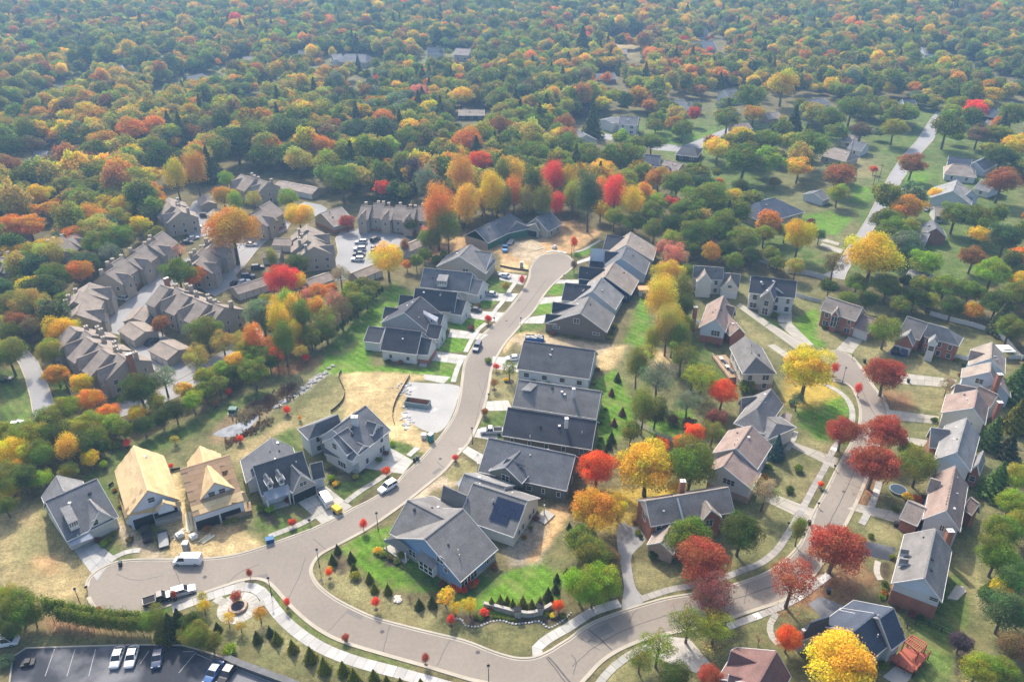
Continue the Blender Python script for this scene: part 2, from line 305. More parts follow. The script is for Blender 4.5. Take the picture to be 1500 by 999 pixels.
# ---- ground cover painted on one big sheet
COVER = {'litter':(0.12,0.105,0.050),'green':(0.085,0.125,0.030),'bright':(0.095,0.185,0.020),'dry':(0.205,0.185,0.085),'straw':(0.42,0.315,0.160),
 'tan':(0.30,0.235,0.115),'dirt':(0.40,0.32,0.215),'orange':(0.42,0.27,0.13),'mulch':(0.055,0.04,0.034),'olive':(0.13,0.13,0.055),'leafy':(0.20,0.115,0.06),'yleaf':(0.34,0.25,0.05),'darkgreen':(0.045,0.085,0.02),'reed':(0.22,0.16,0.09),'tilled':(0.26,0.22,0.165),'rock':(0.36,0.34,0.3)}
PATCH = [ # (cover, soft edge in metres, outline)
 ('green',15,[(880,170),(1060,165),(1200,185),(1400,145),(1500,160),(1500,420),(1200,400),(1100,370),(1000,250)]),('olive',15,[(1130,215),(1260,205),(1300,240),(1200,330),(1130,330)]),
 ('olive',40,[(480,60),(760,55),(760,95),(480,110)]),('olive',40,[(80,80),(460,70),(460,130),(80,150)]),
 ('olive',3,[(0,780),(60,735),(150,668),(300,606),(420,535),(470,500),(580,410),(625,430),(660,480),(640,560),(560,690),(440,780),(300,830),(120,830),(120,905),(0,905)]),
 ('green',3,[(60,745),(140,690),(170,700),(165,760),(150,790),(180,815),(160,820),(120,800),(70,760)]),
 ('green',4,[(150,672),(300,608),(360,580),(400,570),(330,610),(260,650),(170,690)]),
 ('tan',4,[(0,742),(50,742),(100,800),(130,835),(125,880),(60,885),(0,850)]),
 ('dry',3,[(20,770),(80,770),(100,830),(60,850),(20,830)]),
 ('orange',2,[(50,815),(85,815),(95,835),(70,842),(45,835)]),
 ('dry',2,[(330,655),(380,640),(440,600),(500,560),(510,590),(480,640),(430,660),(350,680),(330,670)]),
 ('tan',2,[(340,665),(380,640),(420,615),(440,625),(380,655),(350,680)]),
 ('green',2,[(400,640),(430,625),(450,640),(440,670),(420,690)]),
 ('reed',1.5,[(330,612),(370,590),(420,568),(440,560),(432,580),(400,600),(380,620),(350,650),(310,650),(305,640)]),
 ('rock',1,[(400,592),(440,570),(480,540),(487,536),(480,548),(445,575),(405,598)]),
 ('leafy',2,[(390,545),(430,530),(480,520),(470,535),(420,552)]),
 ('bright',2,[(465,545),(480,510),(520,470),(575,415),(620,440),(560,480),(540,540),(510,550)]),
 ('darkgreen',3,[(478,520),(500,490),(520,480),(525,505),(500,530)]),
 ('bright',1,[(525,534),(640,540),(660,545),(640,552),(530,548)]),
 ('straw',1.2,[(497,546),(560,545),(640,550),(600,560),(590,600),(620,640),(640,655),(620,668),(570,668),(545,640),(500,640),(505,600),(505,570)]),
 ('straw',1.2,[(250,800),(262,762),(340,760),(370,790),(385,800),(330,816),(260,820)]),
 ('orange',1,[(300,770),(360,765),(350,780),(300,785)]),
 ('dirt',1,[(170,760),(215,790),(250,818),(215,820),(190,800),(165,775)]),
 ('straw',1,[(240,700),(262,690),(280,760),(290,815),(250,818),(240,760)]),
 ('green',1,[(370,760),(400,745),(460,770),(455,776),(390,795),(380,780)]),
 ('green',1,[(486,715),(545,675),(580,695),(545,712),(520,738),(500,740)]),
 ('mulch',.6,[(475,690),(505,703),(520,706),(546,676),(540,672),(515,694),(480,683)]),
 ('mulch',.6,[(378,752),(395,746),(410,765),(395,770)]),
 ('green',1,[(566,640),(600,650),(620,665),(600,680),(570,666)]),
 ('bright',1,[(466,822),(490,805),(540,780),(575,770),(600,810),(670,850),(720,850),(800,815),(828,830),(820,880),(760,900),(700,900),(640,870),(560,860),(520,830),(510,810)]),
 ('darkgreen',2,[(600,830),(660,850),(740,840),(700,880),(640,872),(590,850)]),
 ('dry',2,[(458,845),(475,818),(500,830),(540,860),(600,885),(680,905),(720,950),(680,938),(560,905),(490,875)]),
 ('olive',2,[(640,900),(720,905),(820,910),(790,950),(760,962),(700,945),(620,925)]),
 ('mulch',.6,[(486,805),(502,805),(512,825),(500,842),(488,838)]),
 ('mulch',.6,[(670,905),(700,895),(740,910),(800,905),(830,890),(838,905),(800,918),(740,912),(690,920)]),
 ('mulch',.6,[(548,802),(575,815),(600,830),(596,838),(565,828)]),
 ('dirt',1,[(600,732),(640,700),(672,672),(700,690),(680,710),(640,715),(610,740)]),
 ('dry',1,[(648,696),(672,672),(710,690),(700,705),(660,705)]),
 ('tilled',1.5,[(735,805),(760,780),(800,745),(826,750),(826,790),(790,825),(750,830)]),
 ('orange',1,[(800,745),(828,742),(832,760),(815,790),(780,825),(770,820),(800,785)]),
 ('olive',1.5,[(790,825),(830,760),(850,800),(850,850),(820,835)]),
 ('green',1,[(708,600),(760,600),(740,650),(700,640)]),
 ('dry',1,[(716,545),(730,520),(760,520),(756,590),(718,585)]),
 ('green',1,[(728,470),(790,462),(800,480),(760,492)]),
 ('bright',1,[(782,440),(812,440),(806,462),(784,460)]),
 ('bright',1,[(800,418),(826,410),(826,434),(802,432)]),
 ('green',1,[(826,400),(846,392),(846,410),(828,408)]),
 ('bright',1,[(838,372),(876,356),(872,368),(846,378)]),
 ('straw',1.5,[(742,492),(770,486),(900,508),(960,495),(985,520),(940,545),(880,540),(870,520),(760,496),(732,520)]),
 ('dirt',1.5,[(740,492),(800,496),(900,505),(880,520),(760,505)]),
 ('olive',2,[(880,560),(900,540),(950,440),(1000,430),(1030,500),(1060,560),(1000,660),(900,660)]),
 ('bright',2,[(870,560),(900,540),(930,590),(930,620),(900,650),(860,665)]),
 ('bright',2,[(915,500),(940,430),(948,440),(955,495),(935,510)]),
 ('green',2,[(1015,475),(1080,500),(1070,560),(1010,560)]),
 ('bright',2,[(950,610),(1010,600),(1030,625),(1000,645),(950,640)]),
 ('straw',2,[(950,520),(1000,500),(1010,540),(960,560)]),
 ('orange',1.5,[(630,360),(660,345),(690,350),(740,360),(790,355),(800,330),(840,322),(880,340),(870,350),(840,370),(790,376),(770,395),(740,400),(730,370),(640,368)]),
 ('dirt',1,[(745,355),(790,350),(800,372),(780,385),(750,375)]),
 ('leafy',1.5,[(620,372),(650,362),(660,368),(640,380),(620,385)]),
 ('straw',1,[(735,382),(775,385),(772,400),(735,396)]),
 ('bright',.8,[(660,436),(690,425),(735,430),(720,450),(700,452)]),('green',.8,[(690,410),(740,405),(756,418),(740,430),(700,425)]),
 ('bright',.8,[(640,498),(670,490),(696,500),(684,518),(640,512)]),('bright',.8,[(625,545),(640,525),(676,532),(668,560),(640,556)]),
 ('bright',.8,[(655,470),(680,462),(712,470),(700,486),(660,480)]),
 ('olive',3,[(1000,380),(1300,440),(1420,470),(1480,520),(1500,700),(1480,999),(900,999),(960,820),(930,760),(1020,600),(1090,560),(1000,480)]),
 ('bright',1.5,[(1080,446),(1110,460),(1142,476),(1140,484),(1108,470)]),
 ('bright',1.5,[(1160,470),(1195,450),(1215,490),(1212,505),(1195,510),(1170,490)]),
 ('dry',1.5,[(1082,462),(1120,490),(1160,510),(1140,520),(1090,490)]),
 ('dry',1.5,[(1195,470),(1240,500),(1222,512),(1200,495)]),
 ('dry',1.5,[(1260,500),(1300,500),(1320,520),(1280,530),(1250,520)]),
 ('dry',1.5,[(1325,525),(1410,530),(1405,552),(1330,545)]),
 ('dry',1.5,[(1320,565),(1400,570),(1380,600),(1320,602)]),
 ('leafy',2,[(1290,570),(1330,575),(1340,600),(1310,605)]),
 ('bright',2.5,[(1170,580),(1230,570),(1250,600),(1245,650),(1200,645),(1170,620)]),
 ('yleaf',3,[(1150,560),(1220,555),(1230,580),(1180,600),(1150,590)]),
 ('dry',2,[(1180,640),(1220,650),(1215,668),(1180,655)]),
 ('olive',2,[(1130,670),(1200,690),(1175,740),(1130,722)]),('dry',2,[(1150,700),(1200,690),(1180,735),(1140,725)]),
 ('leafy',1.2,[(1200,690),(1206,692),(1182,738),(1176,736)]),
 ('dry',1.5,[(925,820),(990,830),(1000,850),(940,866),(926,850)]),
 ('dry',1.5,[(960,880),(1000,870),(990,880),(960,884)]),
 ('dry',1.5,[(1080,860),(1130,838),(1160,800),(1168,808),(1150,825),(1110,850)]),
 ('olive',2,[(1080,760),(1165,760),(1150,800),(1090,840),(1060,850)]),
 ('yleaf',2.5,[(850,720),(1000,710),(1000,740),(940,760),(930,790),(870,770)]),
 ('dry',1.5,[(1320,690),(1400,680),(1390,720),(1320,735)]),('olive',1.5,[(1265,700),(1330,690),(1330,745),(1265,740)]),
 ('leafy',2,[(1250,700),(1290,700),(1280,740),(1250,750)]),('leafy',2.5,[(1190,840),(1260,820),(1290,850),(1250,890),(1190,880)]),
 ('leafy',2,[(1140,870),(1200,850),(1230,870),(1180,900)]),('dry',1.5,[(1265,765),(1330,770),(1310,795),(1270,792)]),
 ('olive',2,[(1060,900),(1180,890),(1230,920),(1180,999),(1060,999)]),
 ('green',2,[(1330,900),(1420,820),(1430,880),(1400,960),(1390,999),(1340,999)]),
 ('dry',1.5,[(1395,800),(1430,830),(1445,880),(1430,900),(1415,860)]),
 ('mulch',1,[(1395,920),(1425,940),(1420,980),(1400,990)]),('mulch',1,[(1290,825),(1306,822),(1306,845),(1292,848)]),
 ('dry',1,[(880,999),(905,965),(930,945),(938,955),(900,999)]),
 ('leafy',2,[(90,905),(210,935),(190,945),(100,935),(60,915),(50,905)]),
 ('olive',2,[(30,935),(100,930),(250,935),(270,945),(40,950)]),
 ('olive',1.5,[(280,890),(340,870),(470,930),(640,995),(450,999),(340,960),(290,930)]),
 ('dry',1,[(310,880),(370,905),(460,960),(430,965),(350,920)]),
 ('green',1,[(200,898),(290,870),(350,850),(400,860),(450,912),(520,948),(600,975),(590,980),(500,945),(430,915),(385,862),(290,885),(240,900)]),
 ('darkgreen',.6,[(325,880),(340,870),(370,866),(385,880),(375,890),(350,876),(330,884)]),
 ('bright',2,[(0,600),(30,560),(50,600),(20,640),(0,655)]),('green',3,[(0,540),(30,540),(50,600),(0,640)]),
 ('bright',1,[(78,525),(90,540),(100,590),(86,590),(76,550)]),('green',1,[(160,585),(210,560),(200,575),(170,592)]),
 ('olive',3,[(1170,320),(1250,300),(1260,340),(1210,380),(1170,350)]),('bright',3,[(1175,315),(1215,310),(1250,320),(1225,345),(1180,335)]),
 ('bright',3,[(1250,270),(1282,276),(1270,296),(1248,296)]),('dry',3,[(1250,240),(1290,245),(1280,262),(1250,262)]),
 ('bright',3,[(1310,280),(1360,285),(1360,302),(1315,298)]),('bright',3,[(1325,250),(1365,250),(1360,275),(1320,268)]),
 ('bright',4,[(960,205),(1030,190),(1060,205),(1010,220)]),('bright',4,[(880,185),(920,188),(900,196),(870,194)]),
 ('tan',12,[(870,60),(960,50),(950,66),(880,72)]),('dry',6,[(690,172),(720,172),(720,186),(690,184)]),
 ('bright',6,[(1170,205),(1215,200),(1215,220),(1175,215)]),('dry',5,[(1210,215),(1260,210),(1260,235),(1200,235)]),
 ('green',6,[(530,95),(560,92),(560,104),(535,104)]),('green',3,[(1410,390),(1500,380),(1500,420),(1400,410)]),
]
def axis(lo, hi, f0, f1, step):
    a = [f0 + step * i for i in range(int((f1 - f0) / step) + 1)]
    s = step; x = a[-1]
    while x < hi: s *= 1.25; x += s; a.append(x)
    s = step; x = a[0]
    while x > lo: s *= 1.25; x -= s; a.insert(0, x)
    return np.array(a)
gx = axis(-4000, 4000, -175, 175, 1.1); gy = axis(-800, 7000, 60, 330, 1.1)
GX, GY = np.meshgrid(gx, gy)
pts = np.stack([GX.ravel(), GY.ravel()], 1)
jx = np.array([mnoise.noise(Vector((x * .35, y * .35, 0))) for x, y in pts]); jy = np.array([mnoise.noise(Vector((x * .35, y * .35, 9))) for x, y in pts])
q = pts + np.stack([jx, jy], 1) * 0.9
colr = np.tile(np.array(COVER['litter']), (len(pts), 1))
mow = np.zeros(len(pts))
def poly_dist(q, poly):
    ins = np.zeros(len(q), bool); d2 = np.full(len(q), 1e18)
    for a, b in zip(poly, poly[1:] + poly[:1]):
        ax, ay, bx, by = a.x, a.y, b.x, b.y
        c = ((ay > q[:, 1]) != (by > q[:, 1])); den = (by - ay) if abs(by - ay) > 1e-9 else 1e-9
        ins ^= c & (q[:, 0] < (bx - ax) * (q[:, 1] - ay) / den + ax)
        L = (bx - ax) ** 2 + (by - ay) ** 2 + 1e-9
        t = np.clip(((q[:, 0] - ax) * (bx - ax) + (q[:, 1] - ay) * (by - ay)) / L, 0, 1)
        d2 = np.minimum(d2, (q[:, 0] - ax - t * (bx - ax)) ** 2 + (q[:, 1] - ay - t * (by - ay)) ** 2)
    return np.where(ins, 1, -1) * np.sqrt(d2)
def paint(cov, soft, poly):
    xs = [p.x for p in poly]; ys = [p.y for p in poly]; m = soft + 1
    idx = np.where((q[:, 0] > min(xs) - m) & (q[:, 0] < max(xs) + m) & (q[:, 1] > min(ys) - m) & (q[:, 1] < max(ys) + m))[0]
    if not len(idx): return
    w = np.clip(poly_dist(q[idx], poly) / soft + 0.5, 0, 1)[:, None]
    colr[idx] = colr[idx] * (1 - w) + np.array(COVER[cov]) * w; mow[idx] = mow[idx] * (1 - w[:, 0]) + (1.0 if cov in ('bright', 'green') else 0.0) * w[:, 0]
for cov, soft, pl in PATCH: paint(cov, soft, W(pl))
nx, ny = len(gx), len(gy)
gme = bpy.data.meshes.new('ground')
gi = np.arange(nx * ny).reshape(ny, nx)
fa = np.stack([gi[:-1, :-1], gi[:-1, 1:], gi[1:, 1:], gi[1:, :-1]], -1).reshape(-1, 4)
gme.vertices.add(nx * ny); gme.vertices.foreach_set('co', np.stack([pts[:, 0], pts[:, 1], np.zeros(len(pts))], 1).ravel())
gme.loops.add(fa.size); gme.loops.foreach_set('vertex_index', fa.ravel().astype(np.int32))
gme.polygons.add(len(fa)); gme.polygons.foreach_set('loop_start', np.arange(0, fa.size, 4, dtype=np.int32)); gme.update(calc_edges=True)
at = gme.attributes.new('cover', 'FLOAT_COLOR', 'POINT'); at.data.foreach_set('color', np.concatenate([colr, np.ones((len(pts), 1))], 1).ravel())
at = gme.attributes.new('mow', 'FLOAT', 'POINT'); at.data.foreach_set('value', mow.astype(np.float32))
gm = bpy.data.materials.new('ground_cover'); gm.use_nodes = True; n, l = nodes(gm); b = n['Principled BSDF']; b.inputs['Roughness'].default_value = 0.95; b.inputs['Specular IOR Level'].default_value = 0.1
a = n.new('ShaderNodeAttribute'); a.attribute_name = 'cover'; tc = n.new('ShaderNodeTexCoord')
prev = a.outputs['Color']
for sc, amt, det in ((0.06, .20, 3), (0.35, .26, 4), (1.3, .24, 3), (3.2, .34, 3)):
    nz = n.new('ShaderNodeTexNoise'); nz.inputs['Scale'].default_value = sc; nz.inputs['Detail'].default_value = det; l.new(tc.outputs['Object'], nz.inputs[0])
    r = n.new('ShaderNodeMapRange'); r.inputs['From Min'].default_value = .3; r.inputs['From Max'].default_value = .7; r.inputs['To Min'].default_value = 1 - amt; r.inputs['To Max'].default_value = 1 + amt; l.new(nz.outputs[0], r.inputs[0])
    vm = n.new('ShaderNodeVectorMath'); vm.operation = 'SCALE'; l.new(prev, vm.inputs[0]); l.new(r.outputs[0], vm.inputs['Scale']); prev = vm.outputs[0]
wv = n.new('ShaderNodeTexWave'); wv.bands_direction = 'DIAGONAL'; wv.inputs['Scale'].default_value = .22; wv.inputs['Distortion'].default_value = .6; wv.inputs['Detail Scale'].default_value = .3; l.new(tc.outputs['Object'], wv.inputs[0])
ma = n.new('ShaderNodeAttribute'); ma.attribute_name = 'mow'; r = n.new('ShaderNodeMapRange'); r.inputs['To Min'].default_value = -.13; r.inputs['To Max'].default_value = .13; l.new(wv.outputs['Fac'], r.inputs[0])
m1 = n.new('ShaderNodeMath'); m1.operation = 'MULTIPLY_ADD'; l.new(r.outputs[0], m1.inputs[0]); l.new(ma.outputs['Fac'], m1.inputs[1]); m1.inputs[2].default_value = 1.0
vm = n.new('ShaderNodeVectorMath'); vm.operation = 'SCALE'; l.new(prev, vm.inputs[0]); l.new(m1.outputs[0], vm.inputs['Scale']); prev = vm.outputs[0]
# worn yellow flecks in the grass
nz = n.new('ShaderNodeTexNoise'); nz.inputs['Scale'].default_value = .22; nz.inputs['Detail'].default_value = 6; l.new(tc.outputs['Object'], nz.inputs[0])
r = n.new('ShaderNodeMapRange'); r.inputs['From Min'].default_value = .5; r.inputs['From Max'].default_value = .75; r.inputs['To Max'].default_value = .55; l.new(nz.outputs[0], r.inputs[0])
mx = n.new('ShaderNodeMix'); mx.data_type = 'RGBA'; l.new(r.outputs[0], mx.inputs[0]); l.new(prev, mx.inputs[6]); mx.inputs[7].default_value = (.24, .2, .09, 1)
l.new(mx.outputs[2], b.inputs['Base Color']); gme.materials.append(gm)
ground = bpy.data.objects.new('ground', gme); link(ground); ground['kind'] = 'structure'

# ---- concrete walks and drives: every slab its own piece
def slab_col(base=(0.52, 0.49, 0.43)):
    k = rnd.uniform(.86, 1.1) * .70; return (base[0] * k, base[1] * k, base[2] * k)
_wz = [0.05]
def walk(pxs, w=1.5, step=1.5, z=None, base=(0.50, 0.47, 0.41), name='footpath', sm=4, odd=0.0):
    z = _wz[0]; _wz[0] += .004
    l = resample(smooth_line(W(pxs), sm), step); A = offset(l, w / 2); B = offset(l, -w / 2)
    par = empty(name, (0, 0, 0), kind='structure')
    for i in range(len(l) - 1):
        a0, a1, b0, b1 = A[i], A[i + 1], B[i], B[i + 1]; c = (a0 + a1 + b0 + b1) / 4; g = .025
        pts_ = [Vector((p.x, p.y, z)) + (Vector((c.x, c.y, z)) - Vector((p.x, p.y, z))).normalized() * g * 1.4 for p in (b0, b1, a1, a0)]
        mb = MB().prism(pts_, z + .03); o = mb.build('slab', M_slab, par)
        o.color = (*( (.56,.55,.52) if rnd.random() < odd else slab_col(base)), 1)
    return par
_dz = [0.020]
def drive(quad, nu, nv, base=(0.55, 0.52, 0.45), z=None, name='driveway'):
    """four pixels round the drive, split into nu x nv slabs"""
    z = _dz[0]; _dz[0] += .0007
    a, b, c, d = W(quad); par = empty(name, (0, 0, 0), kind='structure')
    if (b - a).cross(d - a).z < 0: a, b, c, d = a, d, c, b; nu, nv = nv, nu
    def B(u, v): return a.lerp(b, u).lerp(d.lerp(c, u), v)
    for i in range(nu):
        for j in range(nv):
            e = .012
            p = [B((i + e) / nu, (j + e) / nv), B((i + 1 - e) / nu, (j + e) / nv), B((i + 1 - e) / nu, (j + 1 - e) / nv), B((i + e) / nu, (j + 1 - e) / nv)]
            o = MB().prism([Vector((t.x, t.y, z)) for t in p], z + .03).build('slab', M_slab, par); o.color = (*slab_col(base), 1)
    return par
LITE = (0.62, 0.60, 0.54)
# promenade along the lower street
walk([(252,892),(290,878),(318,869),(352,860),(376,862),(392,878),(406,897),(430,921),(470,948),(520,968),(580,984),(640,1001),(700,1018)], 2.3, 1.9, base=(.58,.56,.52), odd=.06)
walk([(352,861),(352,850)], 1.8, 1.6)
# roundel round the planter: ring of slabs
ctr = P(349, 890)
ring = empty('planter_plaza', (0, 0, 0), kind='structure')
for k in range(20):
    t0, t1 = (2 * math.pi * (k + d) / 20 for d in (0.03, .97))
    pp = [ctr + Vector((math.cos(t) * r_, math.sin(t) * r_, .044)) for r_, t in ((1.9, t0), (3.9, t0), (3.9, t1), (1.9, t1))]
    MB().prism(pp, .08).build('slab', M_slab, ring).color = (*slab_col((.60, .57, .50)), 1)
walk([(316,876),(330,884)], 1.8, 1.5); walk([(372,888),(388,882)], 1.5, 1.5)
# pavements
walk([(788,960),(786,951),(792,944),(808,932),(830,920),(848,908),(872,894),(908,883)], 2.0, 1.6, base=(.60,.58,.53))
walk([(940,877),(980,864),(1010,858),(1060,846),(1090,834),(1112,826),(1136,808),(1154,782),(1160,772),(1176,744),(1192,714),(1208,686)], 1.5, 1.5, base=(.44,.41,.37), odd=.08)
walk([(1208,686),(1222,656),(1232,642)], 1.5, 1.5, base=(.46,.43,.39), odd=.1)
walk([(1234,640),(1247,620),(1248,600),(1240,584),(1226,572),(1208,563)], 1.5, 1.5, base=(.5,.48,.42))
walk([(870,1012),(886,990),(905,972),(930,955),(960,945)], 1.5, 1.5, base=(.5,.48,.42))
walk([(1066,918),(1110,902),(1145,888),(1180,868),(1214,842)], 1.5, 1.5, base=(.48,.46,.42), odd=.15)
walk([(1138,898),(1128,915),(1130,932),(1140,944)], 1.2, 1.5, base=(.5,.48,.42)); walk([(1170,940),(1190,930),(1202,920)], 1.2, 1.5)
walk([(1262,768),(1276,742),(1284,720),(1288,705)], 1.5, 1.5, base=(.48,.46,.42), odd=.15)
walk([(160,822),(176,812),(192,807),(206,806)], 1.4, 1.5, base=(.56,.53,.48))
walk([(394,786),(420,776),(440,768),(460,757)], 1.5, 1.5); walk([(506,736),(530,718),(556,702),(572,690)], 1.5, 1.5)
walk([(598,668),(612,656)], 1.5, 1.5, base=LITE)
walk([(664,560),(670,540),(678,524)], 1.5, 1.5, base=LITE); walk([(682,516),(690,500),(700,484),(712,474)], 1.5, 1.5, base=LITE)
walk([(718,466),(728,452),(738,440),(748,424),(758,410)], 1.5, 1.5, base=LITE)
walk([(840,370),(856,366),(880,352)], 1.3, 1.8); walk([(800,370),(812,368),(830,371)], 1.5, 1.5, base=LITE)
# driveways (new street)
drive([(104,800),(133,788),(168,815),(142,850)], 3, 4, (.50,.49,.47))
drive([(428,728),(478,712),(516,742),(472,768)], 4, 4)
drive([(523,684),(566,652),(606,675),(590,694)], 4, 3, LITE)
drive([(604,742),(560,762),(540,770),(598,732)], 2, 2, LITE) if False else None
drive([(670,657),(684,653),(712,668),(704,681)], 2, 3, LITE); drive([(712,588),(744,586),(752,601),(711,602)], 3, 2, LITE)
drive([(700,628),(732,624),(728,646),(694,640)], 3, 2, LITE); drive([(722,522),(760,525),(760,545),(720,540)], 3, 2, LITE)
drive([(768,466),(800,461),(796,474),(760,474)], 3, 2, LITE); drive([(794,436),(824,434),(824,442),(790,446)], 3, 2, LITE)
drive([(818,410),(850,410),(848,415),(810,416)], 3, 1, LITE); drive([(838,386),(870,374),(870,380),(842,388)], 2, 1, LITE)
drive([(636,514),(684,521),(677,534),(632,528)], 4, 2, LITE); drive([(660,482),(716,490),(704,498),(656,494)], 4, 2, LITE)
drive([(690,455),(742,458),(728,472),(676,464)], 4, 2, LITE); drive([(705,430),(760,430),(750,442),(700,440)], 4, 2, LITE)
drive([(728,398),(772,404),(766,418),(732,410)], 4, 2, LITE); drive([(620,548),(660,552),(650,562),(622,556)], 2, 2, LITE)
# driveways (established street)
TANC = (.50, .46, .38)
drive([(1078,448),(1084,444),(1178,505),(1166,512)], 10, 2, TANC); drive([(1136,456),(1160,456),(1160,474),(1140,472)], 2, 3, TANC)
drive([(1140,474),(1160,474),(1192,505),(1176,508)], 2, 5, TANC); drive([(1124,506),(1134,504),(1172,528),(1160,532)], 5, 2, TANC)
drive([(1243,493),(1264,498),(1248,518),(1224,512)], 2, 3, TANC); drive([(1284,542),(1402,556),(1398,568),(1290,560)], 10, 2, TANC)
drive([(1301,600),(1376,610),(1372,621),(1300,614)], 7, 2, TANC)
drive([(1300,636),(1326,640),(1360,645),(1352,655)], 4, 2, TANC)
drive([(1240,745),(1256,738),(1328,752),(1322,768)], 7, 3, TANC)
drive([(1150,650),(1164,648),(1230,672),(1222,686)], 7, 2, TANC); drive([(1108,728),(1130,722),(1198,748),(1192,768)], 7, 3, TANC)
drive([(1150,888),(1162,870),(1204,840),(1216,846)], 3, 3, (.45,.40,.33))
court('neighbour_drive', [(1184,884),(1202,873),(1244,890),(1262,902),(1216,918)], 0.02, M_asphD, False)
court('parking_apron', [(1262,794),(1272,793),(1312,802),(1306,822),(1262,812)], 0.02, M_asphD, False)
court('parking_apron', [(1298,518),(1306,510),(1334,514),(1320,526)], 0.02, M_asphD, False)
court('forecourt', [(960,930),(1010,935),(1040,970),(1020,985),(990,975),(955,960)], 0.02, mat('worn_concrete', (.4,.37,.33)), False)
walk([(1290,850),(1284,838),(1286,822)], 1.2, 1.5); walk([(1126,722),(1130,708),(1124,700)], 1.2, 1.5); walk([(1152,660),(1162,645),(1166,632)], 1.2, 1.5)
# far drives beyond the wood
for qd in [[(1200,360),(1204,356),(1236,366),(1232,372)],[(1212,250),(1218,248),(1252,262),(1250,266)],[(1305,272),(1340,276),(1340,280),(1306,278)],[(1330,288),(1358,286),(1358,290),(1332,293)],[(920,210),(930,196),(936,197),(930,212)],[(1120,320),(1165,308),(1166,312),(1130,326)],[(1190,345),(1230,356),(1228,360),(1190,350)]]:
    drive(qd, 3, 1, TANC)
# ============================================================ BUILDINGS
_wm = {}
def window_meshes(w, h, style='double'):
    k = (round(w, 1), round(h, 1), style)
    if k not in _wm:
        w, h = k[0], k[1]; t = .11
        f = MB()
        f.box(-w/2 - t, w/2 + t, 0, .07, -h/2 - t, -h/2).box(-w/2 - t, w/2 + t, 0, .07, h/2, h/2 + t).box(-w/2 - t, -w/2, 0, .07, -h/2, h/2).box(w/2, w/2 + t, 0, .07, -h/2, h/2)
        n = max(1, round(w / 0.95)) if style != 'single' else 1
        for i in range(1, n): x = -w/2 + w * i / n; f.box(x - .05, x + .05, 0, .065, -h/2, h/2)
        f.box(-w/2, w/2, 0, .05, -.025, .025)
        g = MB().box(-w/2, w/2, 0.0, .03, -h/2, h/2)
        _wm[k] = (f.mesh('window', M_trim), g.mesh('pane', M_glass))
    return _wm[k]
_gd = {}
def garage_mesh(w, h, dark=False):
    k = (round(w, 1), round(h, 1), dark)
    if k not in _gd:
        f = MB(); w, h = k[0], k[1]
        if dark: f.mi = 1; f.box(-w/2, w/2, 0, .04, 0, h); f.mi = 0  # no door here: near-black sheet paints the shade inside an opening
        else:
            for i in range(4): f.box(-w/2, w/2, 0, .06, h * i / 4 + .02, h * (i + 1) / 4 - .02)
            f.mi = 1; f.box(-w/2, w/2, 0, .03, 0, h); f.mi = 0
        for x in (-w/2 - .12, w/2): f.box(x, x + .12, 0, .09, 0, h)
        f.box(-w/2 - .12, w/2 + .12, 0, .09, h, h + .15)
        _gd[k] = f.mesh('garage_door_or_opening', [M_trim, M_dark])
    return _gd[k]

